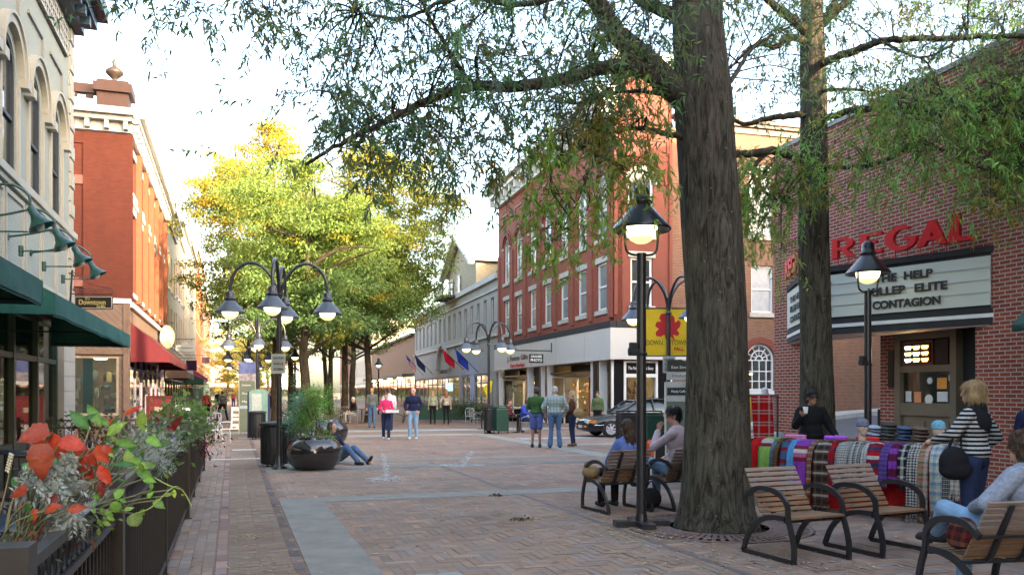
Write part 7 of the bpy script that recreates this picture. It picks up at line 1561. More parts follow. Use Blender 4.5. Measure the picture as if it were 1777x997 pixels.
mids_ = [('table', 602, 44, 0, 'round table under the trees, left of the seated white haired man'), ('chair', 594, 44, 90, 'metal chair left of the tables under the trees'), ('chair', 612, 43.6, -60, 'metal chair under the seated white haired man'), ('table', 628, 45, 0, 'round table right of the seated white haired man'), ('chair', 637, 45, -90, 'metal chair at the right end of the tables under the trees'), ('chair', 600, 46.4, 180, 'metal chair behind the tables under the trees'),
         ('table', 898, 34.2, 0, 'round cafe table between the two seated men by the green bin'), ('chair', 885, 34.6, 70, 'metal chair under the seated person in red'), ('chair', 911, 33.7, -80, 'metal chair under the seated man in blue'), ('chair', 925, 35.5, -40, 'empty metal chair behind the standing trio'), ('table', 836, 37.5, 0, 'small round table beside the sandwich board in the centre'), ('chair', 826, 38, 60, 'metal chair left of the centre lamp'), ('chair', 815, 42, 0, 'metal chair by the terrace hedge'), ('chair', 560, 42, 30, 'metal chair in front of the thick trunk'), ('table', 548, 41, 0, 'round table in front of the thick trunk'), ('chair', 500, 40, 100, 'metal chair behind the litter bins'), ('chair', 345, 30, 40, 'metal chair by the red menu board'), ('table', 330, 34, 0, 'round table outside the crimson awning shop')]
fc = ft = True
for kd, px, Y, ang, lb in mids_:
    if kd == 'chair':
        if fc: c1_.location = GX(px, Y); c1_.rotation_euler = (0, 0, R(ang)); c1_['label'] = lb; fc = False
        else: dup(c1_, GX(px, Y), R(ang), lb)
    else:
        if ft: t1_.location = GX(px, Y); t1_['label'] = lb; ft = False
        else: dup(t1_, GX(px, Y), 0, lb)
person('white haired man in a black jacket sitting at a table under the trees', A(612, 43.6), R(-60), J0=SIT, top=BLK, bot=Mc('light_grey_trousers', (.3, .3, .3)), hair='white', h=1.75)
person('seated person in a dark red top at the cafe tables beside the green bin', A(885, 34.6), R(70), J0=SIT, top=Mc('dark_maroon', (.12, .02, .025)), bot=BLK, hair='brown', h=1.72)
person('man in a royal blue jacket seated at the cafe tables behind the trio', A(911, 33.7), R(-280), J0=SIT, top=Mc('royal_blue', (.035, .06, .30)), bot=DEND, hair='brown', h=1.76, puff=.02, pose=dict(head=(0, -.12, 1.22), neck=(0, -.04, 1.08), chest=(0, .0, .92), lw=(.1, -.38, .78), rw=(-.1, -.38, .78)))
# red notice board, stroller-ish timber lean, cafe bits left of centre
t = thing('menu_board', 'dark red notice board with a small cream label by the crimson awning shop', 'sign', tuple(GX(277, 24.5)), R(6)); m = MB(); m.box(-.38, .38, 0, .06, .75, 1.55); m.build('frame', M('dark_red_board', (.20, .03, .03), rough=.6), t); m = MB(); m.box(-.3, .3, -.01, -.002, .85, 1.45); m.build('panel', M('deep_red_panel', (.28, .04, .04)), t); m = MB(); m.box(-.14, .12, -.02, -.012, 1.08, 1.22); m.build('paper_label', M('cream_label', (.55, .48, .3)), t)
for s in (-.34, .34): m = MB(); m.box(s - .02, s + .02, 0, .04, 0, .75); m.build('leg', BLACK, t)
t = thing('folded_umbrella', 'folded beige canvas umbrella leaning behind the red notice board', 'umbrella', tuple(GX(297, 27)), 0); m = MB(); m.T = Matrix.Rotation(R(-10), 4, 'Y'); m.lathe([(.25, .1), (.22, .5), (.12, 1.2), (.03, 1.75)], 12); m.build('canvas', Mc('beige_canvas', (.36, .30, .2), var=.3, scale=6), t); m = MB(); m.T = Matrix.Rotation(R(-10), 4, 'Y'); m.cyl((0, 0, 0), (0, 0, 1.85), .02); m.build('pole', WOODC, t)
t = thing('newspaper_box', 'white slatted newspaper stand right of the folded umbrella', 'newspaper stand', tuple(GX(311, 29)), R(5)); m = MB(); m.box(-.3, .3, 0, .35, .3, 1.2); m.build('cabinet', WPL, t); m = MB(); [m.box(-.28 + .14 * i, -.18 + .14 * i, -.012, -.002, .4 + .26 * j, .6 + .26 * j) for i in range(4) for j in range(3)]; m.build('paper_slot', M('slot_grey', (.2, .2, .22)), t)
for x in (-.26, .26): m = MB(); m.box(x - .02, x + .02, .1, .14, 0, .3); m.build('leg', BLACK, t)
# hanging shop signs, left row
def hsign(Y, px, z0, z1, w, label, mat, lines, bracket=True, X0=-3.6, shape=None, lm=None, fsz=.1, proj=None):
    p = GX(px, Y); t = thing('hanging_sign', label, 'sign', tuple(p), R(3), None); m = MB()
    if shape == 'oval': m.poly(arcpts(0, (z0 + z1) / 2, w / 2, 0, 360, 24, (z1 - z0) / 2)[:-1], [], .05)
    elif shape == 'crest':
        m.poly([(-w / 2, z0 + .05), (-w / 2 + .05, z0), (w / 2 - .05, z0), (w / 2, z0 + .05), (w / 2, z0 + .6 * (z1 - z0)), (w * .3, z0 + .66 * (z1 - z0))] + arcpts(0, z0 + .68 * (z1 - z0), w * .16, 10, 170, 8, .32 * (z1 - z0)) + [(-w * .3, z0 + .66 * (z1 - z0)), (-w / 2, z0 + .6 * (z1 - z0))], [], .05)
    else: m.box(-w / 2, w / 2, 0, .05, z0, z1)
    m.build('board', mat, t)
    if bracket:
        k = X0 - KL * Y - p.x; m = MB(); m.tube([(k, 0, z1 + .12), (w / 2, 0, z1 + .12)], .018, 6)
        for x in (-w * .35, w * .35): m.tube([(x, .02, z1 + .12), (x, .02, z1 - .01)], .01, 5)
        m.build('bracket', BLACK, t)
    for (s_, z, w_) in lines: text(s_, fsz, lm or BL, t, (0, -.006, z), w=w_, bold=.003)
    return t
# the near dark sign with gold lettering, with scroll bracket
Yd = 17.9; zt_, zb_ = H + (HY - 513) / F * Yd, H + (HY - 536) / F * Yd; GOLD = M('gold_letter', (.42, .34, .12), rough=.4, var=0)
t = thing('hanging_sign', 'black hanging sign with gold lettering over the teal awning', 'sign', tuple(GX(162, Yd)), R(3)); wd = 64 / F * Yd
m = MB(); m.box(-wd / 2, wd / 2, 0, .05, zb_, zt_); m.build('board', M('black_brown_board', (.025, .015, .015), rough=.4), t)
m = MB(); e = .012; m.box(-wd / 2, wd / 2, -.012, -.001, zt_ - .03, zt_ - .015); m.box(-wd / 2, wd / 2, -.012, -.001, zb_ + .015, zb_ + .03); m.box(-wd / 2, -wd / 2 + .015, -.012, -.001, zb_ + .031, zt_ - .031); m.box(wd / 2 - .015, wd / 2, -.012, -.001, zb_ + .031, zt_ - .031); m.build('gold_border', M('pale_border', (.45, .42, .35), var=0), t)
text('the', .09, GOLD, t, (-.12, -.008, zt_ - .06), w=.1); text('Downtown', .15, GOLD, t, (-.02, -.008, (zt_ + zb_) / 2), w=.56, bold=.004); text('Grille', .08, GOLD, t, (.16, -.008, zb_ + .055), w=.18, bold=.002)
m = MB(); m.tube([(-.45, .02, zt_ + .04), (wd / 2, .02, zt_ + .04)], .014, 6); m.tube([(-.5, .02, zt_ - .3), (-.45, .02, zt_ + .55)], .02, 6)
for i in range(8): a = [(-.40 + i * .11 + .05 * math.cos(q * .785) * (1 - q / 14), .02, zt_ + .12 + .05 * math.sin(q * .785) * (1 - q / 14)) for q in range(11)]; m.tube(a, .006, 4)
m.tube(spline([(-.42, .02, zt_ + .5), (-.1, .02, zt_ + .26), (.35, .02, zt_ + .17)], 4), .008, 5); m.build('scroll_bracket', BLACK, t)
hsign(40, 290, 3.72, 4.86, .68, 'tall cream painted hanging sign above the crimson awning', M('aged_cream_sign', (.42, .40, .28), var=.35, scale=4), [], shape='oval', X0=-3.6)
hsign(44, 321, 3.80, 4.32, .98, 'white scalloped hanging sign, second beyond the crimson awning', WPL, [('The Bookworm', 3.98, .8)], shape='crest', lm=M('teal_letter', (.03, .2, .18), var=0), fsz=.14)
hsign(50, 332, 2.95, 3.55, .62, 'dark purple square hanging sign by the left shopfronts', M('purple_panel', (.045, .01, .06), rough=.6), [])
hsign(56, 357, 3.6, 4.0, .5, 'small red and white hanging sign at the end of the left shopfronts', M('white_red', (.55, .3, .3), var=.5, scale=2), [])
t = thing('ring_sign', 'large black ring sign projecting from the left row', 'sign', tuple(GX(263, 38)), 0); m = MB(); m.tube([(.24 * math.cos(i / 16 * 6.283), 0, 8.1 + .4 * math.sin(i / 16 * 6.283)) for i in range(17)], .03, 6); m.build('ring', BLACK, t); m = MB(); m.tube([(-.24, 0, 8.1), (-1.0, 0, 8.1)], .02, 5); m.build('bracket', BLACK, t)
# flags on the grey building
def flag(px, Y, zt, zb, label, mat, sweep=.6, extra=None):
    x0 = 14.65 - KR * Y; t = thing('wall_flag', label, 'flag', (x0, Y, 0), ROTR, 'flags on angled poles on the grey building'); dz = zt - zb
    m = MB(); m.tube([(0, 0, zb), (-.05, -1.7, zt)], .025, 6); m.build('flag_pole', BLACK, t); m = MB(); vs = []
    for i in range(9):
        u = i / 8; p = Vector((-.05 * (1 - u * .5), -1.7 + u * 1.0, zt - u * dz * .58))
        for j in range(7): v = j / 6; vs.append((p.x + .08 * math.sin(u * 5 + v * 3), p.y + v * .25 * (1 - u), p.z - v * 1.0 * (1 - .35 * u)))
    fs = [(i * 7 + j, i * 7 + j + 1, (i + 1) * 7 + j + 1, (i + 1) * 7 + j) for i in range(8) for j in range(6)]
    m.add(vs, fs, 0, True); o = m.build('flag_cloth', mat if isinstance(mat, list) else [mat], t); o.modifiers.new('s', 'SOLIDIFY').thickness = .01
    if isinstance(mat, list):
        for k, f in enumerate(o.data.polygons): i, j = divmod(k, 6); f.material_index = 2 if (i < 3 and j < 3) else (j % 2)
    return t
RF = Mc('flag_red', (.50, .015, .03)); BF = Mc('flag_blue', (.025, .05, .33))
flag(727, 82, 5.3, 3.3, 'striped red and white flag with blue corner, leftmost on the grey building', [RF, Mc('flag_white', (.55, .55, .55)), BF]); flag(745, 77, 5.1, 3.3, 'furled dark blue flag second from the left on the grey building', Mc('flag_navy', (.03, .04, .1)))
flag(775, 64.5, 5.0, 3.4, 'bright red flag on the grey building', RF); flag(806, 60, 4.8, 3.1, 'bright blue flag nearest the red corner building', BF)
t = thing('yellow_flag', 'small yellow flag in the grey building window by the lamp', 'flag', tuple(GX(839, 45)), 0); m = MB(); m.add([(0, 0, 1.9), (.35, .02, 2.25), (.5, 0, 2.3), (.42, -.02, 1.7), (.2, .02, 1.3), (.1, 0, 1.6)], [(0, 1, 2, 3, 4, 5)]); o = m.build('flag_cloth', Mc('flag_yellow', (.65, .5, .03)), t); o.modifiers.new('s', 'SOLIDIFY').thickness = .01; m = MB(); m.cyl((.5, 0, 0), (.5, 0, 2.35), .015); m.build('flag_pole', BLACK, t)
t = thing('open_sign', 'blue glowing neon sign in the grey building window', 'sign', tuple(GX(777, 62)), ROTR); 
NE = GLOW('neon_blue', (.05, .2, 1), 5); m = MB(); m.box(-.1, .0, -.1, -.05, 1.9, 2.6); m.build('neon_tube', NE, t); m = MB(); m.box(.5, 2.0, -.1, -.05, 1.75, 2.3); m.build('lit_panel', GLOW('neon_panel', (.08, .25, .8), .8), t)
# ================================================================= cafe fence and its plants
X0F = -.61
t = thing('cafe_fence', 'black iron cafe fence with a band of rings, running down the left foreground', 'fence', S(X0F, 0), ROTL)
def xl(Y): return Y * kL
FB = M('fence_black', (.016, .016, .018), rough=.36, var=.35, scale=14, spec=.6)
RAIL = M('fence_rail_worn', (.05, .05, .05), rough=.42, var=.4, scale=18, spec=.5)
posts = [(2.3, .055), (4.3, .05), (7.55, .022), (10.95, .05), (13.2, .022), (15.4, .022), (17.6, .04)]
for Y, hw in posts: m = MB(); z1 = 1.23 if hw > .03 else 1.17; m.box(xl(Y) - hw, xl(Y) + hw, -hw, hw, 0, z1); m.box(xl(Y) - hw * 1.6, xl(Y) + hw * 1.6, -hw * 1.6, hw * 1.6, 0, .012); m.build('post', FB, t)
for (Ya, ha), (Yb, hb) in zip(posts[:-1], posts[1:]):
    a, c = xl(Ya) + ha, xl(Yb) - hb; m = MB(); m.box(a, c, -.022, .022, 1.125, 1.16); m.box(a, c, -.018, .018, .975, 1.005); m.box(a, c, -.018, .018, .10, .13); m.build('rail', RAIL, t)
    m = MB(); n = int((c - a) / .105)
    for i in range(n): x = a + (i + .5) * (c - a) / n; m.tube([(x + .050 * math.cos(q * .524), 0, 1.065 + .057 * math.sin(q * .524)) for q in range(13)], .008, 4, cap=False)
    m.build('ring_band', RAIL, t)
    m = MB(); n = int((c - a) / .10)
    for i in range(n): x = a + (i + .5) * (c - a) / n; m.box(x - .008, x + .008, -.008, .008, .131, .974)
    m.build('picket_panel', FB, t)
def side_fence(Y, length, label, zt=1.15):
    f = thing('cafe_fence', label, 'fence', S(X0F, Y), ROTL + math.pi / 2); m = MB()
    n = 4
    for i in range(n + 1): q = MB(); x = .1 + (length - .2) * i / n; q.box(x - .025, x + .025, -.025, .025, 0, zt + .06); q.build('post', FB, f)
    m.box(0, length, -.018, .018, zt - .03, zt); m.box(0, length, -.018, .018, zt - .18, zt - .15); m.box(0, length, -.018, .018, .1, .13); m.build('rail', FB, f)
    m = MB(); k = int(length / .115)
    for i in range(k): x = (i + .5) * length / k; m.tube([(x + .053 * math.cos(q * .524), 0, zt - .09 + .056 * math.sin(q * .524)) for q in range(13)], .008, 4, cap=False)
    m.build('ring_band', FB, f); m = MB(); k = int(length / .13)
    for i in range(k): x = (i + .5) * length / k; m.box(x - .008, x + .008, -.008, .008, .131, zt - .181)
    m.build('picket_panel', FB, f); return f
side_fence(17.6, 2.95, 'black iron fence closing the far end of the cafe terrace', 1.1)
side_fence(2.3, 1.6, 'short black iron fence at the near corner of the cafe terrace', 1.15)
def box_(Ya, Yb, label):
    b = thing('planter_box', label, 'planter box', S(X0F, Ya), ROTL, 'planter boxes hung inside the cafe fence'); L_ = xl(Yb) - xl(Ya); m = MB()
    m.box(0, L_, .05, .065, .86, 1.06); m.box(0, L_, .285, .30, .86, 1.06); m.box(0, .015, .066, .284, .86, 1.06); m.box(L_ - .015, L_, .066, .284, .86, 1.06); m.box(.015, L_ - .015, .066, .284, .86, .875); m.build('trough', M('trough_brown', (.07, .06, .05), rough=.8), b)
    m = MB(); n = int(L_ / .06); rr = random.Random(int(Ya * 9))
    m.box(.016, L_ - .016, .067, .283, .876, 1.02)
    for i in range(n): m.ell((rr.uniform(.03, L_ - .03), rr.uniform(.08, .27), 1.02), (rr.uniform(.02, .04),) * 2 + (rr.uniform(.012, .03),), 6)
    m.build('soil', M('potting_soil', (.05, .035, .025), rough=1, var=.5, scale=30), b); return b
box_(2.45, 4.15, 'nearest planter box, holding the orange red coleus'); box_(4.5, 7.3, 'planter box beyond the first big fence post'); box_(7.8, 10.7, 'planter box before the second big fence post'); box_(11.2, 13.9, 'farthest planter box along the cafe fence')
q_skip = lambda v: int(v) % 3
def bigleaf(m, base, d, L_, W_, nrm, curl=.25, fold=.18, mi=0, shape='heart'):
    """leaf blade as a curved grid from its base along d"""
    d = Vector(d).normalized(); nrm = Vector(nrm); nrm = (nrm - d * nrm.dot(d)).normalized(); s = d.cross(nrm); n = 10; vs = []
    for i in range(n + 1):
        u = i / n; w = {'heart': math.sin(math.pi * min(1, u * .88 + .14)) ** .75 * (1 - u * .35), 'round': math.sqrt(max(0, 1 - (2 * u - 1) ** 2)), 'lance': math.sin(math.pi * u) ** .9 * (1 - .25 * u)}[shape] * W_ / 2
        w *= 1 + (.07 if shape == 'heart' else .02) * (-1) ** i
        if i == n: w = .001
        c = Vector(base) + d * (L_ * u) - nrm * (curl * L_ * u * u)
        for v in (-1, -.5, 0, .5, 1): vs.append(c + s * (v * w) + nrm * (abs(v) * fold * w) + nrm * (.03 * L_ * math.sin(u * 14 + v * 3)) * abs(v))
    m.add(vs, [(i * 5 + j, i * 5 + j + 1, (i + 1) * 5 + j + 1, (i + 1) * 5 + j) for i in range(n) for j in range(4)], mi, True)
    m.lc = getattr(m, 'lc', []); g_ = random.Random(len(m.v)); k = g_.uniform(.72, 1.2); h_ = g_.uniform(-.12, .12)
    for i in range(n):
        for j in range(4): q = k * ((1.09 if j in (1, 2) else .96) + (.02 if i % 2 else -.02)) * (1 - .25 * (i > n - 3)); b_ = LFC[mi]; m.lc.append((b_[0] * q * (1 - h_), b_[1] * q * (1 + h_), b_[2] * q))
LFC = [(.48, .055, .018), (.17, .02, .015), (.20, .34, .05), (.06, .17, .035), (.5, .5, .04)]
LBL = ATTR('leaf_blade', rough=.42, noise=.28, nscale=45, bump=.5, trans=.32, spec=.4)
def LM_(name, c, c2=None, tr=.35):
    m = M('leaf_' + name, c, rough=.45, var=.28, scale=18, bump=.3, spec=.4); N, L = nodes(m)
    if not any(n.type == 'BSDF_TRANSLUCENT' for n in N):
        b = N['Principled BSDF']; t_ = N.new('ShaderNodeBsdfTranslucent'); L.new(b.inputs['Base Color'].links[0].from_socket, t_.inputs[0]); x = N.new('ShaderNodeMixShader'); x.inputs[0].default_value = tr
        L.new(b.outputs[0], x.inputs[1]); L.new(t_.outputs[0], x.inputs[2]); L.new(x.outputs[0], N['Material Output'].inputs[0])
    return m
COLE = LM_('coleus', (.50, .060, .015)); COLD = LM_('coleus_dark', (.20, .02, .012)); LGR = LM_('lime_leaf', (.22, .36, .05)); MGR = LM_('mid_green', (.07, .19, .035)); STM = M('plant_stem', (.16, .15, .07), rough=.7); SGR = LM_('silver', (.33, .37, .32), tr=.15); YGR = LM_('yellow_leaf', (.5, .5, .04))
camp = Vector((0, 0, H))
def potted(name, label, cat, base, lv, mats, seed, group=None):
    """lv: (px, py, Y, length m, width, screen angle of the tip, material index, shape)"""
    t = thing(name, label, cat, tuple(base), 0, group); B = Vector(base); rr = random.Random(seed); m = MB(); s = MB()
    for (px, py, Y, L_, W_, ang, mi, shp) in lv:
        p = P(px, py, Y) - B; d = Vector((math.cos(R(ang)), rr.uniform(-.45, .25), math.sin(R(ang)))); nrm = Vector((rr.uniform(-.35, .35), -1, rr.uniform(.1, .8)))
        L_ *= .78 if L_ > .12 or mi == 0 else .72; W_ *= .74; bigleaf(m, p, d, L_, W_, nrm, rr.uniform(.05, .35), .2, mi, shp)
        k = Vector((rr.uniform(-.05, .05), rr.uniform(-.03, .03), 0)); s.tube(spline([k, (k + p) / 2 + Vector((rr.uniform(-.05, .05), 0, .04)), p], 4), .004, 5)
    for (px, py, Y, L_, W_, ang, mi, shp) in lv:
        for q in range(0 if mi < 2 and q_skip(px) else 1):
            p = P(px, py, Y) - B + Vector((rr.gauss(0, .035), rr.uniform(-.05, .08), rr.gauss(-.01, .03))); a = R(ang + rr.uniform(-90, 90)); bigleaf(m, p, (math.cos(a), rr.uniform(-.6, .6), math.sin(a)), L_ * rr.uniform(.3, .5), W_ * rr.uniform(.3, .5), (rr.uniform(-.6, .6), -1, rr.uniform(0, 1)), .3, .3, mi, shp)
    m.m = [0] * len(m.f); ob = m.build('leaves', LBL, t, uv=False); setcol(ob.data, np.array(m.lc)); s.build('stem', STM, t, uv=False); return t
MT = [COLE, COLD, LGR, MGR, YGR]
rr = random.Random(2)
lv = [(85, 745, 2.95, .14, .12, 200, 0, 'heart'), (92, 750, 3.0, .17, .15, -115, 0, 'heart'), (70, 770, 2.9, .16, .13, -80, 0, 'heart'), (105, 765, 3.0, .12, .10, -10, 0, 'heart'), (90, 775, 3.05, .10, .08, -30, 0, 'heart'),
      (150, 780, 3.1, .14, .12, -100, 0, 'heart'), (165, 775, 3.1, .10, .09, -50, 0, 'heart'), (140, 800, 3.1, .11, .09, -60, 0, 'heart'), (170, 805, 3.1, .12, .07, -55, 0, 'lance'), (175, 830, 3.1, .10, .05, -85, 1, 'lance'), (118, 815, 3.1, .09, .07, -40, 1, 'heart'),
      (48, 848, 2.8, .10, .075, 200, 0, 'heart'), (100, 870, 2.9, .08, .06, 150, 1, 'heart'), (80, 885, 2.8, .09, .06, 20, 0, 'heart'), (115, 885, 2.9, .09, .05, 10, 0, 'lance'), (125, 800, 3.2, .12, .05, 100, 3, 'lance'), (155, 745, 3.2, .13, .07, 130, 3, 'lance'), (110, 795, 3.2, .10, .05, 200, 3, 'lance'), (60, 815, 3.0, .09, .05, 160, 3, 'lance'), (35, 830, 2.9, .08, .05, 200, 3, 'lance'), (50, 870, 2.8, .07, .04, 250, 3, 'lance')]
bs = S(X0F - .18, 3.0, 1.04); potted('coleus', 'orange red coleus with large drooping leaves at the left edge', 'potted plant', bs, lv, MT, 4)
lv = [(175, 740, 4.6, .20, .09, 120, 2, 'lance'), (185, 755, 4.6, .16, .09, 40, 2, 'lance'), (200, 765, 4.6, .16, .08, -10, 2, 'lance'), (245, 745, 5.0, .16, .10, 80, 2, 'lance'), (255, 760, 5, .14, .09, -20, 2, 'heart'), (235, 775, 4.8, .12, .08, 200, 3, 'heart'), (200, 785, 4.6, .12, .08, 170, 3, 'lance'), (275, 770, 5, .11, .08, 10, 3, 'heart'), (190, 745, 4.9, .14, .05, 60, 3, 'lance'), (215, 720, 5.2, .16, .06, 30, 0, 'lance'), (205, 735, 5.2, .12, .06, 160, 0, 'lance'), (190, 760, 5, .1, .06, 180, 1, 'lance'), (300, 745, 6, .16, .10, 60, 1, 'heart'), (225, 795, 4.6, .13, .08, -25, 2, 'lance')]
potted('broadleaf_plant', 'bright green broad leaved plant with red tips in the second planter box', 'potted plant', S(X0F - .18, 4.9, 1.04), lv, MT, 5)
lv = [(195, 805, 3.6, .13, .045, 0, 3, 'lance'), (235, 810, 3.7, .12, .05, 10, 2, 'lance'), (240, 815, 3.7, .11, .07, -30, 2, 'heart'), (225, 805, 3.7, .10, .07, 100, 2, 'heart'), (250, 830, 3.7, .09, .05, -10, 2, 'heart'), (200, 865, 3.5, .07, .06, 60, 2, 'round'), (195, 870, 3.5, .07, .06, -60, 2, 'round'), (230, 890, 3.5, .085, .085, -60, 2, 'round'), (215, 885, 3.5, .06, .03, 20, 2, 'lance'), (190, 885, 3.4, .07, .06, -110, 2, 'heart'), (268, 868, 3.6, .085, .06, -30, 2, 'heart'), (262, 850, 3.6, .05, .03, 80, 2, 'lance'), (285, 860, 3.6, .05, .025, 20, 2, 'lance'), (302, 848, 3.6, .055, .03, -80, 4, 'lance'), (170, 900, 3.3, .05, .03, -60, 2, 'lance'), (178, 905, 3.3, .05, .03, -20, 2, 'lance'), (165, 890, 3.3, .05, .03, 120, 2, 'lance'), (172, 915, 3.3, .045, .03, -90, 2, 'lance'), (160, 880, 3.3, .04, .025, 60, 2, 'lance'), (185, 895, 3.3, .05, .03, -30, 2, 'lance')]
tv = potted('trailing_vine', 'lime green trailing vine hanging over the fence rail beside the first big post', 'potted plant', S(X0F - .1, 3.75, 1.04), lv, MT, 6)
m = MB(); B = S(X0F - .1, 3.75, 1.04)
m.tube(spline([P(235, 890, 3.5) - B, P(262, 880, 3.5) - B, P(300, 845, 3.55) - B, P(318, 852, 3.6) - B, P(333, 878, 3.6) - B], 5), .003, 5); m.tube(spline([P(268, 828, 3.7) - B, P(290, 840, 3.6) - B, P(318, 850, 3.6) - B], 4), .003, 5); m.build('tendril', M('tendril_green', (.25, .32, .08)), tv, uv=False)
def silver(label, base, pts, seed):
    t = thing('dusty_miller', label, 'potted plant', tuple(base), 0, 'silver leaved plants along the cafe fence'); B = Vector(base); rg = np.random.default_rng(seed); rr = random.Random(seed); s = MB(); Ps = []; Ds = []
    for (px, py, Y, sz) in pts:
        c = P(px, py, Y) - B; k = Vector((rr.uniform(-.04, .04), 0, 0)); s.tube(spline([k, (k + c) / 2 + Vector((rr.uniform(-.04, .04), 0, .02)), c], 4), .004, 5)
        for q in range(7):
            a = rr.uniform(0, 6.28); d = Vector((math.cos(a), rr.uniform(-.5, .3), math.sin(a) * .8)).normalized(); L_ = sz * rr.uniform(.7, 1.1)
            for u in np.linspace(.15, 1, 9):
                for sg in (-1, 1):
                    side = d.cross(Vector((0, 1, 0))).normalized() * sg; Ps.append(c + d * L_ * u - Vector((0, 0, .25 * L_ * u * u))); Ds.append((side * .8 + d * .7 + Vector((0, rr.uniform(-.2, .2), 0))).normalized())
    V, Fq = leaves(np.array([tuple(p) for p in Ps]), np.array([tuple(p) for p in Ds]), rg.uniform(.018, .032, len(Ps)), rg.uniform(.006, .011, len(Ps)), rg)
    meshnp('leaves', V, Fq, SGR, t); s.build('stem', M('silver_stem', (.3, .3, .25)), t, uv=False)
silver('silver feathery plant hanging between the orange leaves', S(X0F - .15, 3.2, 1.04), [(70, 830, 2.95, .08), (95, 825, 2.95, .09), (115, 840, 3.0, .10), (125, 865, 3.0, .10), (110, 810, 3.0, .08), (145, 830, 3.1, .08), (60, 845, 2.9, .07), (130, 890, 3.0, .07)], 3)
silver('silver feathery plant past the first big fence post', S(X0F - .15, 5.4, 1.04), [(240, 770, 5.4, .13), (262, 765, 5.6, .14), (280, 775, 5.6, .14), (290, 790, 5.5, .13), (255, 790, 5.3, .13), (275, 800, 5.3, .12), (232, 790, 5.2, .11)], 8)
def bush(label, base, specs, seed, name='potted_plant', cat='potted plant'):
    t = thing(name, label, cat, tuple(base), 0); foliage('foliage', t, specs, seed); m = MB(); m.cyl((0, 0, -.02), (0, 0, .12), .01, n=6); m.build('stem', STM, t); return t
bush('low grey green tangle of stems in the nearest planter box', S(X0F - .15, 2.75, 1.03), [(420, (0, 0, .06), (.05, .25, .04), .4, .02, .05, .008, .02, (.16, .18, .11)), (150, (0, 0, .08), (.05, .25, .04), .4, .02, .06, .008, .02, (.28, .10, .04))], 71)
bush('leafy green filler plant at the middle of the second planter box', S(X0F - .15, 6.3, 1.04), [(380, (0, 0, .1), (.14, .4, .08), .6, .04, .09, .02, .04, (.12, .22, .05)), (160, (0, -.2, .15), (.1, .3, .08), .6, .04, .08, .02, .035, (.30, .34, .28))], 72)
bush('grey green plant in the third planter box', S(X0F - .15, 8.9, 1.04), [(380, (0, 0, .1), (.14, .5, .08), .6, .04, .09, .02, .04, (.14, .2, .08)), (260, (0, -.3, .1), (.1, .4, .08), .6, .04, .08, .02, .035, (.30, .34, .28))], 73)
bush('bushy green plant beside the second big fence post', S(X0F - .1, 11.6, 1.06), [(520, (0, 0, .2), (.20, .25, .14), .5, .06, .12, .03, .06, (.14, .24, .06)), (200, (0, -.3, .15), (.15, .2, .1), .5, .05, .10, .03, .05, (.22, .27, .17)), (60, (.1, 0, .3), (.15, .1, .1), .7, .08, .14, .05, .08, (.25, .38, .08))], 74)
bush('purple leaved plant trailing over the far end of the cafe fence', S(X0F + .12, 14.6, .95), [(320, (0, 0, -.1), (.10, .3, .18), -.2, .05, .11, .02, .035, (.10, .025, .04)), (120, (0, 0, .1), (.1, .2, .08), .3, .05, .10, .02, .04, (.15, .25, .08))], 75)
bush('dark red and green plant near the cross fence of the terrace', S(-2.6, 15.5, .8), [(300, (0, 0, .1), (.3, .2, .18), .3, .05, .10, .03, .05, (.06, .11, .03)), (160, (.1, 0, .1), (.3, .2, .18), .3, .05, .10, .03, .05, (.12, .02, .02))], 76)
# seed head stalks
t = thing('seed_stalk', 'dry cream seed head stalk at the far left', 'potted plant', tuple(S(X0F - .2, 2.7, 1.04)), 0); B = S(X0F - .2, 2.7, 1.04); m = MB(); m.tube(spline([(0, 0, 0), P(10, 850, 2.7) - B, P(20, 795, 2.7) - B], 4), .003, 5); m.build('stem', STM, t, uv=False); m = MB()
for i in range(14): m.ell(P(13 + i * .55, 818 - i * 2.4, 2.7) - B + Vector((.004 * (-1) ** i, 0, 0)), (.006, .006, .005), 6)
m.build('seed_head', M('cream_seed', (.45, .40, .28)), t, uv=False)
# terrace tables and chairs
t2 = cafe_table('round blue topped cafe table at the lower left behind the coleus', r=.42); t2.location = GX(28, 5.9)
dup(t2, GX(10, 12.8), 0, 'round blue topped cafe table farther back on the cafe terrace'); dup(t2, GX(115, 15.2), 0, 'cafe table at the far end of the terrace near the cross fence')
c2_ = cafe_chair('black metal terrace chair behind the nearest blue topped table', BLACK); c2_.location = GX(60, 7.2); c2_.rotation_euler = (0, 0, R(20))
for px, Y, a, lb in ((-20, 6.8, 100, 'black metal terrace chair at the left edge'), (150, 13.8, 200, 'black metal terrace chair facing the cross fence'), (85, 13.6, 60, 'black metal terrace chair by the green joinery'), (180, 15.6, -60, 'black metal terrace chair beside the farthest terrace table'), (60, 10.5, 170, 'black metal terrace chair in the middle of the terrace')): dup(c2_, GX(px, Y), R(a), lb)

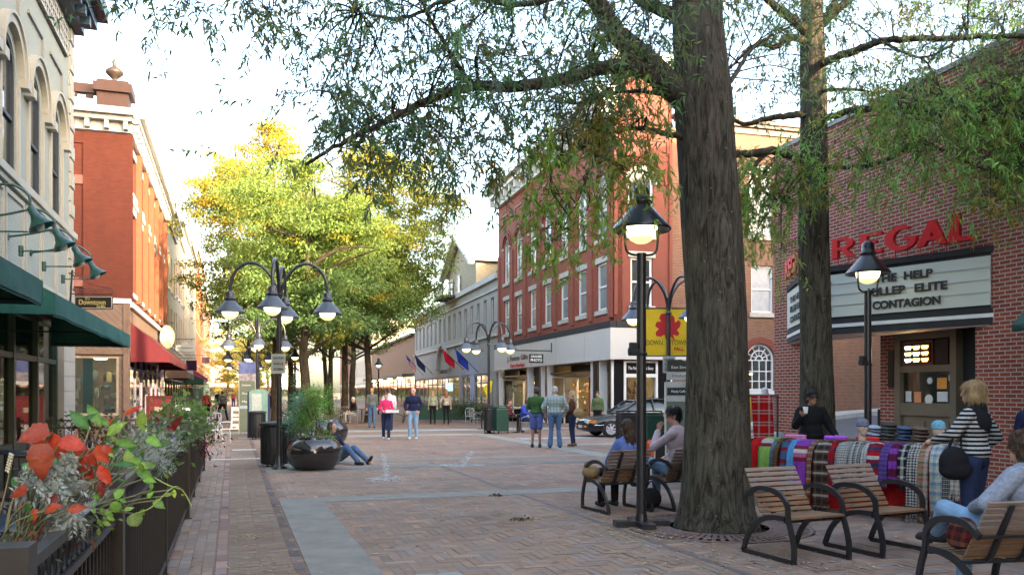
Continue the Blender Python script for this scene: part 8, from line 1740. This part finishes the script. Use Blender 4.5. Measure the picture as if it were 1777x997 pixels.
# ================================================================= car in the side street
def sedan(loc, rot):
    t = thing('parked_car', 'black four door sedan parked across the side street before the red building', 'car', tuple(loc), rot)
    # x forward (nose at -x), length 4.6
    CP = M('black_car_paint', (.006, .007, .010), rough=.2, var=0, spec=.4, coat=.35); CG = M('car_glass', (.02, .028, .03), rough=.04, var=0, spec=.9); CH = M('chrome', (.6, .6, .6), rough=.15, metal=1, var=0)
    st_ = [(-2.30, .30, .50, .60, .52), (-2.25, .24, .62, .68, .60), (-2.10, .20, .68, .76, .66), (-1.6, .20, .76, .83, .70), (-1.0, .20, .84, .86, .73), (-.5, .20, .89, .87, .74), (.3, .20, .91, .87, .74), (1.1, .20, .92, .87, .74), (1.7, .22, .93, .86, .74), (2.05, .26, .93, .82, .73), (2.22, .34, .88, .76, .70), (2.28, .42, .80, .70, .62)]
    vs = []; K = 14
    for x, zl, zh, w, cr in st_:
        zm = lerp(zl, zh, .62); sec = [(0, zl), (w * .8, zl), (w * .97, zl + .06), (w, lerp(zl, zm, .6)), (w * .995, zm), (w * .95, lerp(zm, zh, .75)), (w * .80, zh - .01), (0, zh + .015)]
        full = sec + [(-a, b) for a, b in sec[-2:0:-1]]; vs += [(x, a, b) for a, b in full]; K = len(full)
    m = MB(); m.add(vs, [(i * K + k, (i + 1) * K + k, (i + 1) * K + (k + 1) % K, i * K + (k + 1) % K) for i in range(len(st_) - 1) for k in range(K)], 0, True); m.add(vs[:K], [tuple(range(K))]); m.add(vs[-K:], [tuple(range(K))[::-1]])
    body = m.build('body', CP, t)
    for x in (-1.42, 1.28):
        c = MB(); c.cyl((x, -1.2, .31), (x, 1.2, .31), .375, n=32); co = c.build('cutter', CP, None); bm_ = body.modifiers.new('b', 'BOOLEAN'); bm_.operation = 'DIFFERENCE'; bm_.object = co; bm_.solver = 'EXACT'
        me = bpy.data.meshes.new_from_object(body.evaluated_get(bpy.context.evaluated_depsgraph_get())); body.modifiers.clear(); body.data = me; bpy.data.objects.remove(co)
    gs = [(-.98, .86, .86, .70), (-.30, 1.30, .88, .60), (-.05, 1.37, .88, .57), (.55, 1.39, .90, .56), (.95, 1.35, .91, .56), (1.62, .95, .92, .68)]
    vs = []
    for x, zt, zb, w in gs: vs += [(x, -.75, zb - .02), (x, -w, zt), (x, -w * .75, zt + .02), (x, w * .75, zt + .02), (x, w, zt), (x, .75, zb - .02)]
    m = MB(); m.add(vs, [(i * 6 + k, i * 6 + k + 1, (i + 1) * 6 + k + 1, (i + 1) * 6 + k) for i in range(5) for k in range(5)], 0, True); m.add(vs[:6], [(0, 1, 2, 3, 4, 5)]); m.add(vs[-6:], [(5, 4, 3, 2, 1, 0)]); m.build('cabin_glass', CG, t)
    m = MB(); ro = [(-.32, 1.315, .585), (-.05, 1.395, .575), (.55, 1.415, .57), (.98, 1.37, .57)]
    vs = [(x, y * w, z + (.02 if abs(y) < .9 else -.01)) for x, z, w in ro for y in (-1.03, -.7, 0, .7, 1.03)]; m.add(vs, [(i * 5 + k, i * 5 + k + 1, (i + 1) * 5 + k + 1, (i + 1) * 5 + k) for i in range(3) for k in range(4)], 0, True); m.build('roof', CP, t)
    for s in (-1, 1):
        m = MB(); m.tube([(-.99, s * .755, .88), (-.34, s * .605, 1.31)], .03, 5); m.tube([(.98, s * .59, 1.36), (1.62, s * .74, .94)], .05, 5); m.tube([(.33, s * .755, .9), (.28, s * .60, 1.37)], .03, 5); m.tube([(-.34, s * .605, 1.32), (.28, s * .60, 1.39), (.98, s * .59, 1.36)], .025, 5); m.build('pillar', CP, t)
        m = MB(); m.tube([(-2.05, s * .80, .45), (0, s * .885, .47), (2.0, s * .85, .49)], .014, 5); m.tube([(-.9, s * .80, .90), (1.6, s * .80, .93)], .009, 4); m.build('side_trim', CH, t)
        m = MB(); m.box(-2.28, -2.02, min(s * .36, s * .68), max(s * .36, s * .68), .52, .64); m.build('headlight', M('headlight', (.55, .55, .5), rough=.1, var=.1), t)
        m = MB(); m.box(-2.2, -1.95, min(s * .66, s * .76), max(s * .66, s * .76), .53, .63); m.build('indicator', M('amber_lens', (.6, .2, .03), rough=.2), t)
        m = MB(); m.box(-2.325, -2.25, min(s * .40, s * .62), max(s * .40, s * .62), .37, .43); m.build('bumper_light', M('amber_lens', (.6, .2, .03), rough=.2), t)
        m = MB(); m.ell((-.78, s * .93, .96), (.06, .09, .055), 10); m.build('wing_mirror', CP, t)
        for x in (-1.42, 1.28):
            w = MB(); y = s * .78; w.lathe([(.21, -.10), (.30, -.10), (.315, -.06), (.315, .06), (.30, .10), (.21, .10), (.21, -.10)], 32); w.v = [(v[0] + x, v[2] + y, v[1] + .315) for v in w.v]; q = w.build('wheel', M('tyre', (.02, .02, .02), rough=.85), t)
            r_ = MB(); r_.lathe([(.205, .04), (.21, .085), (.19, .08), (.18, .03), (.0, .03)], 28); r_.lathe([(0, .085), (.05, .085), (.055, .05)], 14)
            for k in range(7): a = k * 2 * math.pi / 7; r_.tube([(.04 * math.cos(a), .04 * math.sin(a), .07), (.19 * math.cos(a), .19 * math.sin(a), .07)], .02, 4, sq=(.055, .03))
            r_.v = [(v[0] + x, v[2] * s + y, v[1] + .315) for v in r_.v]; r_.build('rim', M('alloy', (.50, .50, .52), rough=.3, var=.05), q)
    m = MB(); m.box(-2.31, -2.28, -.34, .34, .50, .58); m.build('grille', BLACKM, t); m = MB(); m.box(-2.34, -2.30, -.16, .16, .34, .44); m.build('number_plate', M('plate_white', (.5, .5, .5)), t)
    for x in (-.35, .35, 1.25): 
        for s in (-1, 1): m = MB(); m.box(x, x + .012, min(s * .83, s * .882), max(s * .83, s * .882), .3, .86); m.build('door_gap', BLACKM, t)
    for x in (.12, 1.0):
        for s in (-1, 1): m = MB(); m.box(x, x + .16, min(s * .86, s * .905), max(s * .86, s * .905), .72, .75); m.build('door_handle', BLACK, t)
    return t
sedan(GX(1108, 31.6), R(14))
dupl = {k: v for k, v in _labels.items() if len(v) > 1}
if dupl: print('DUPLABEL', dupl)
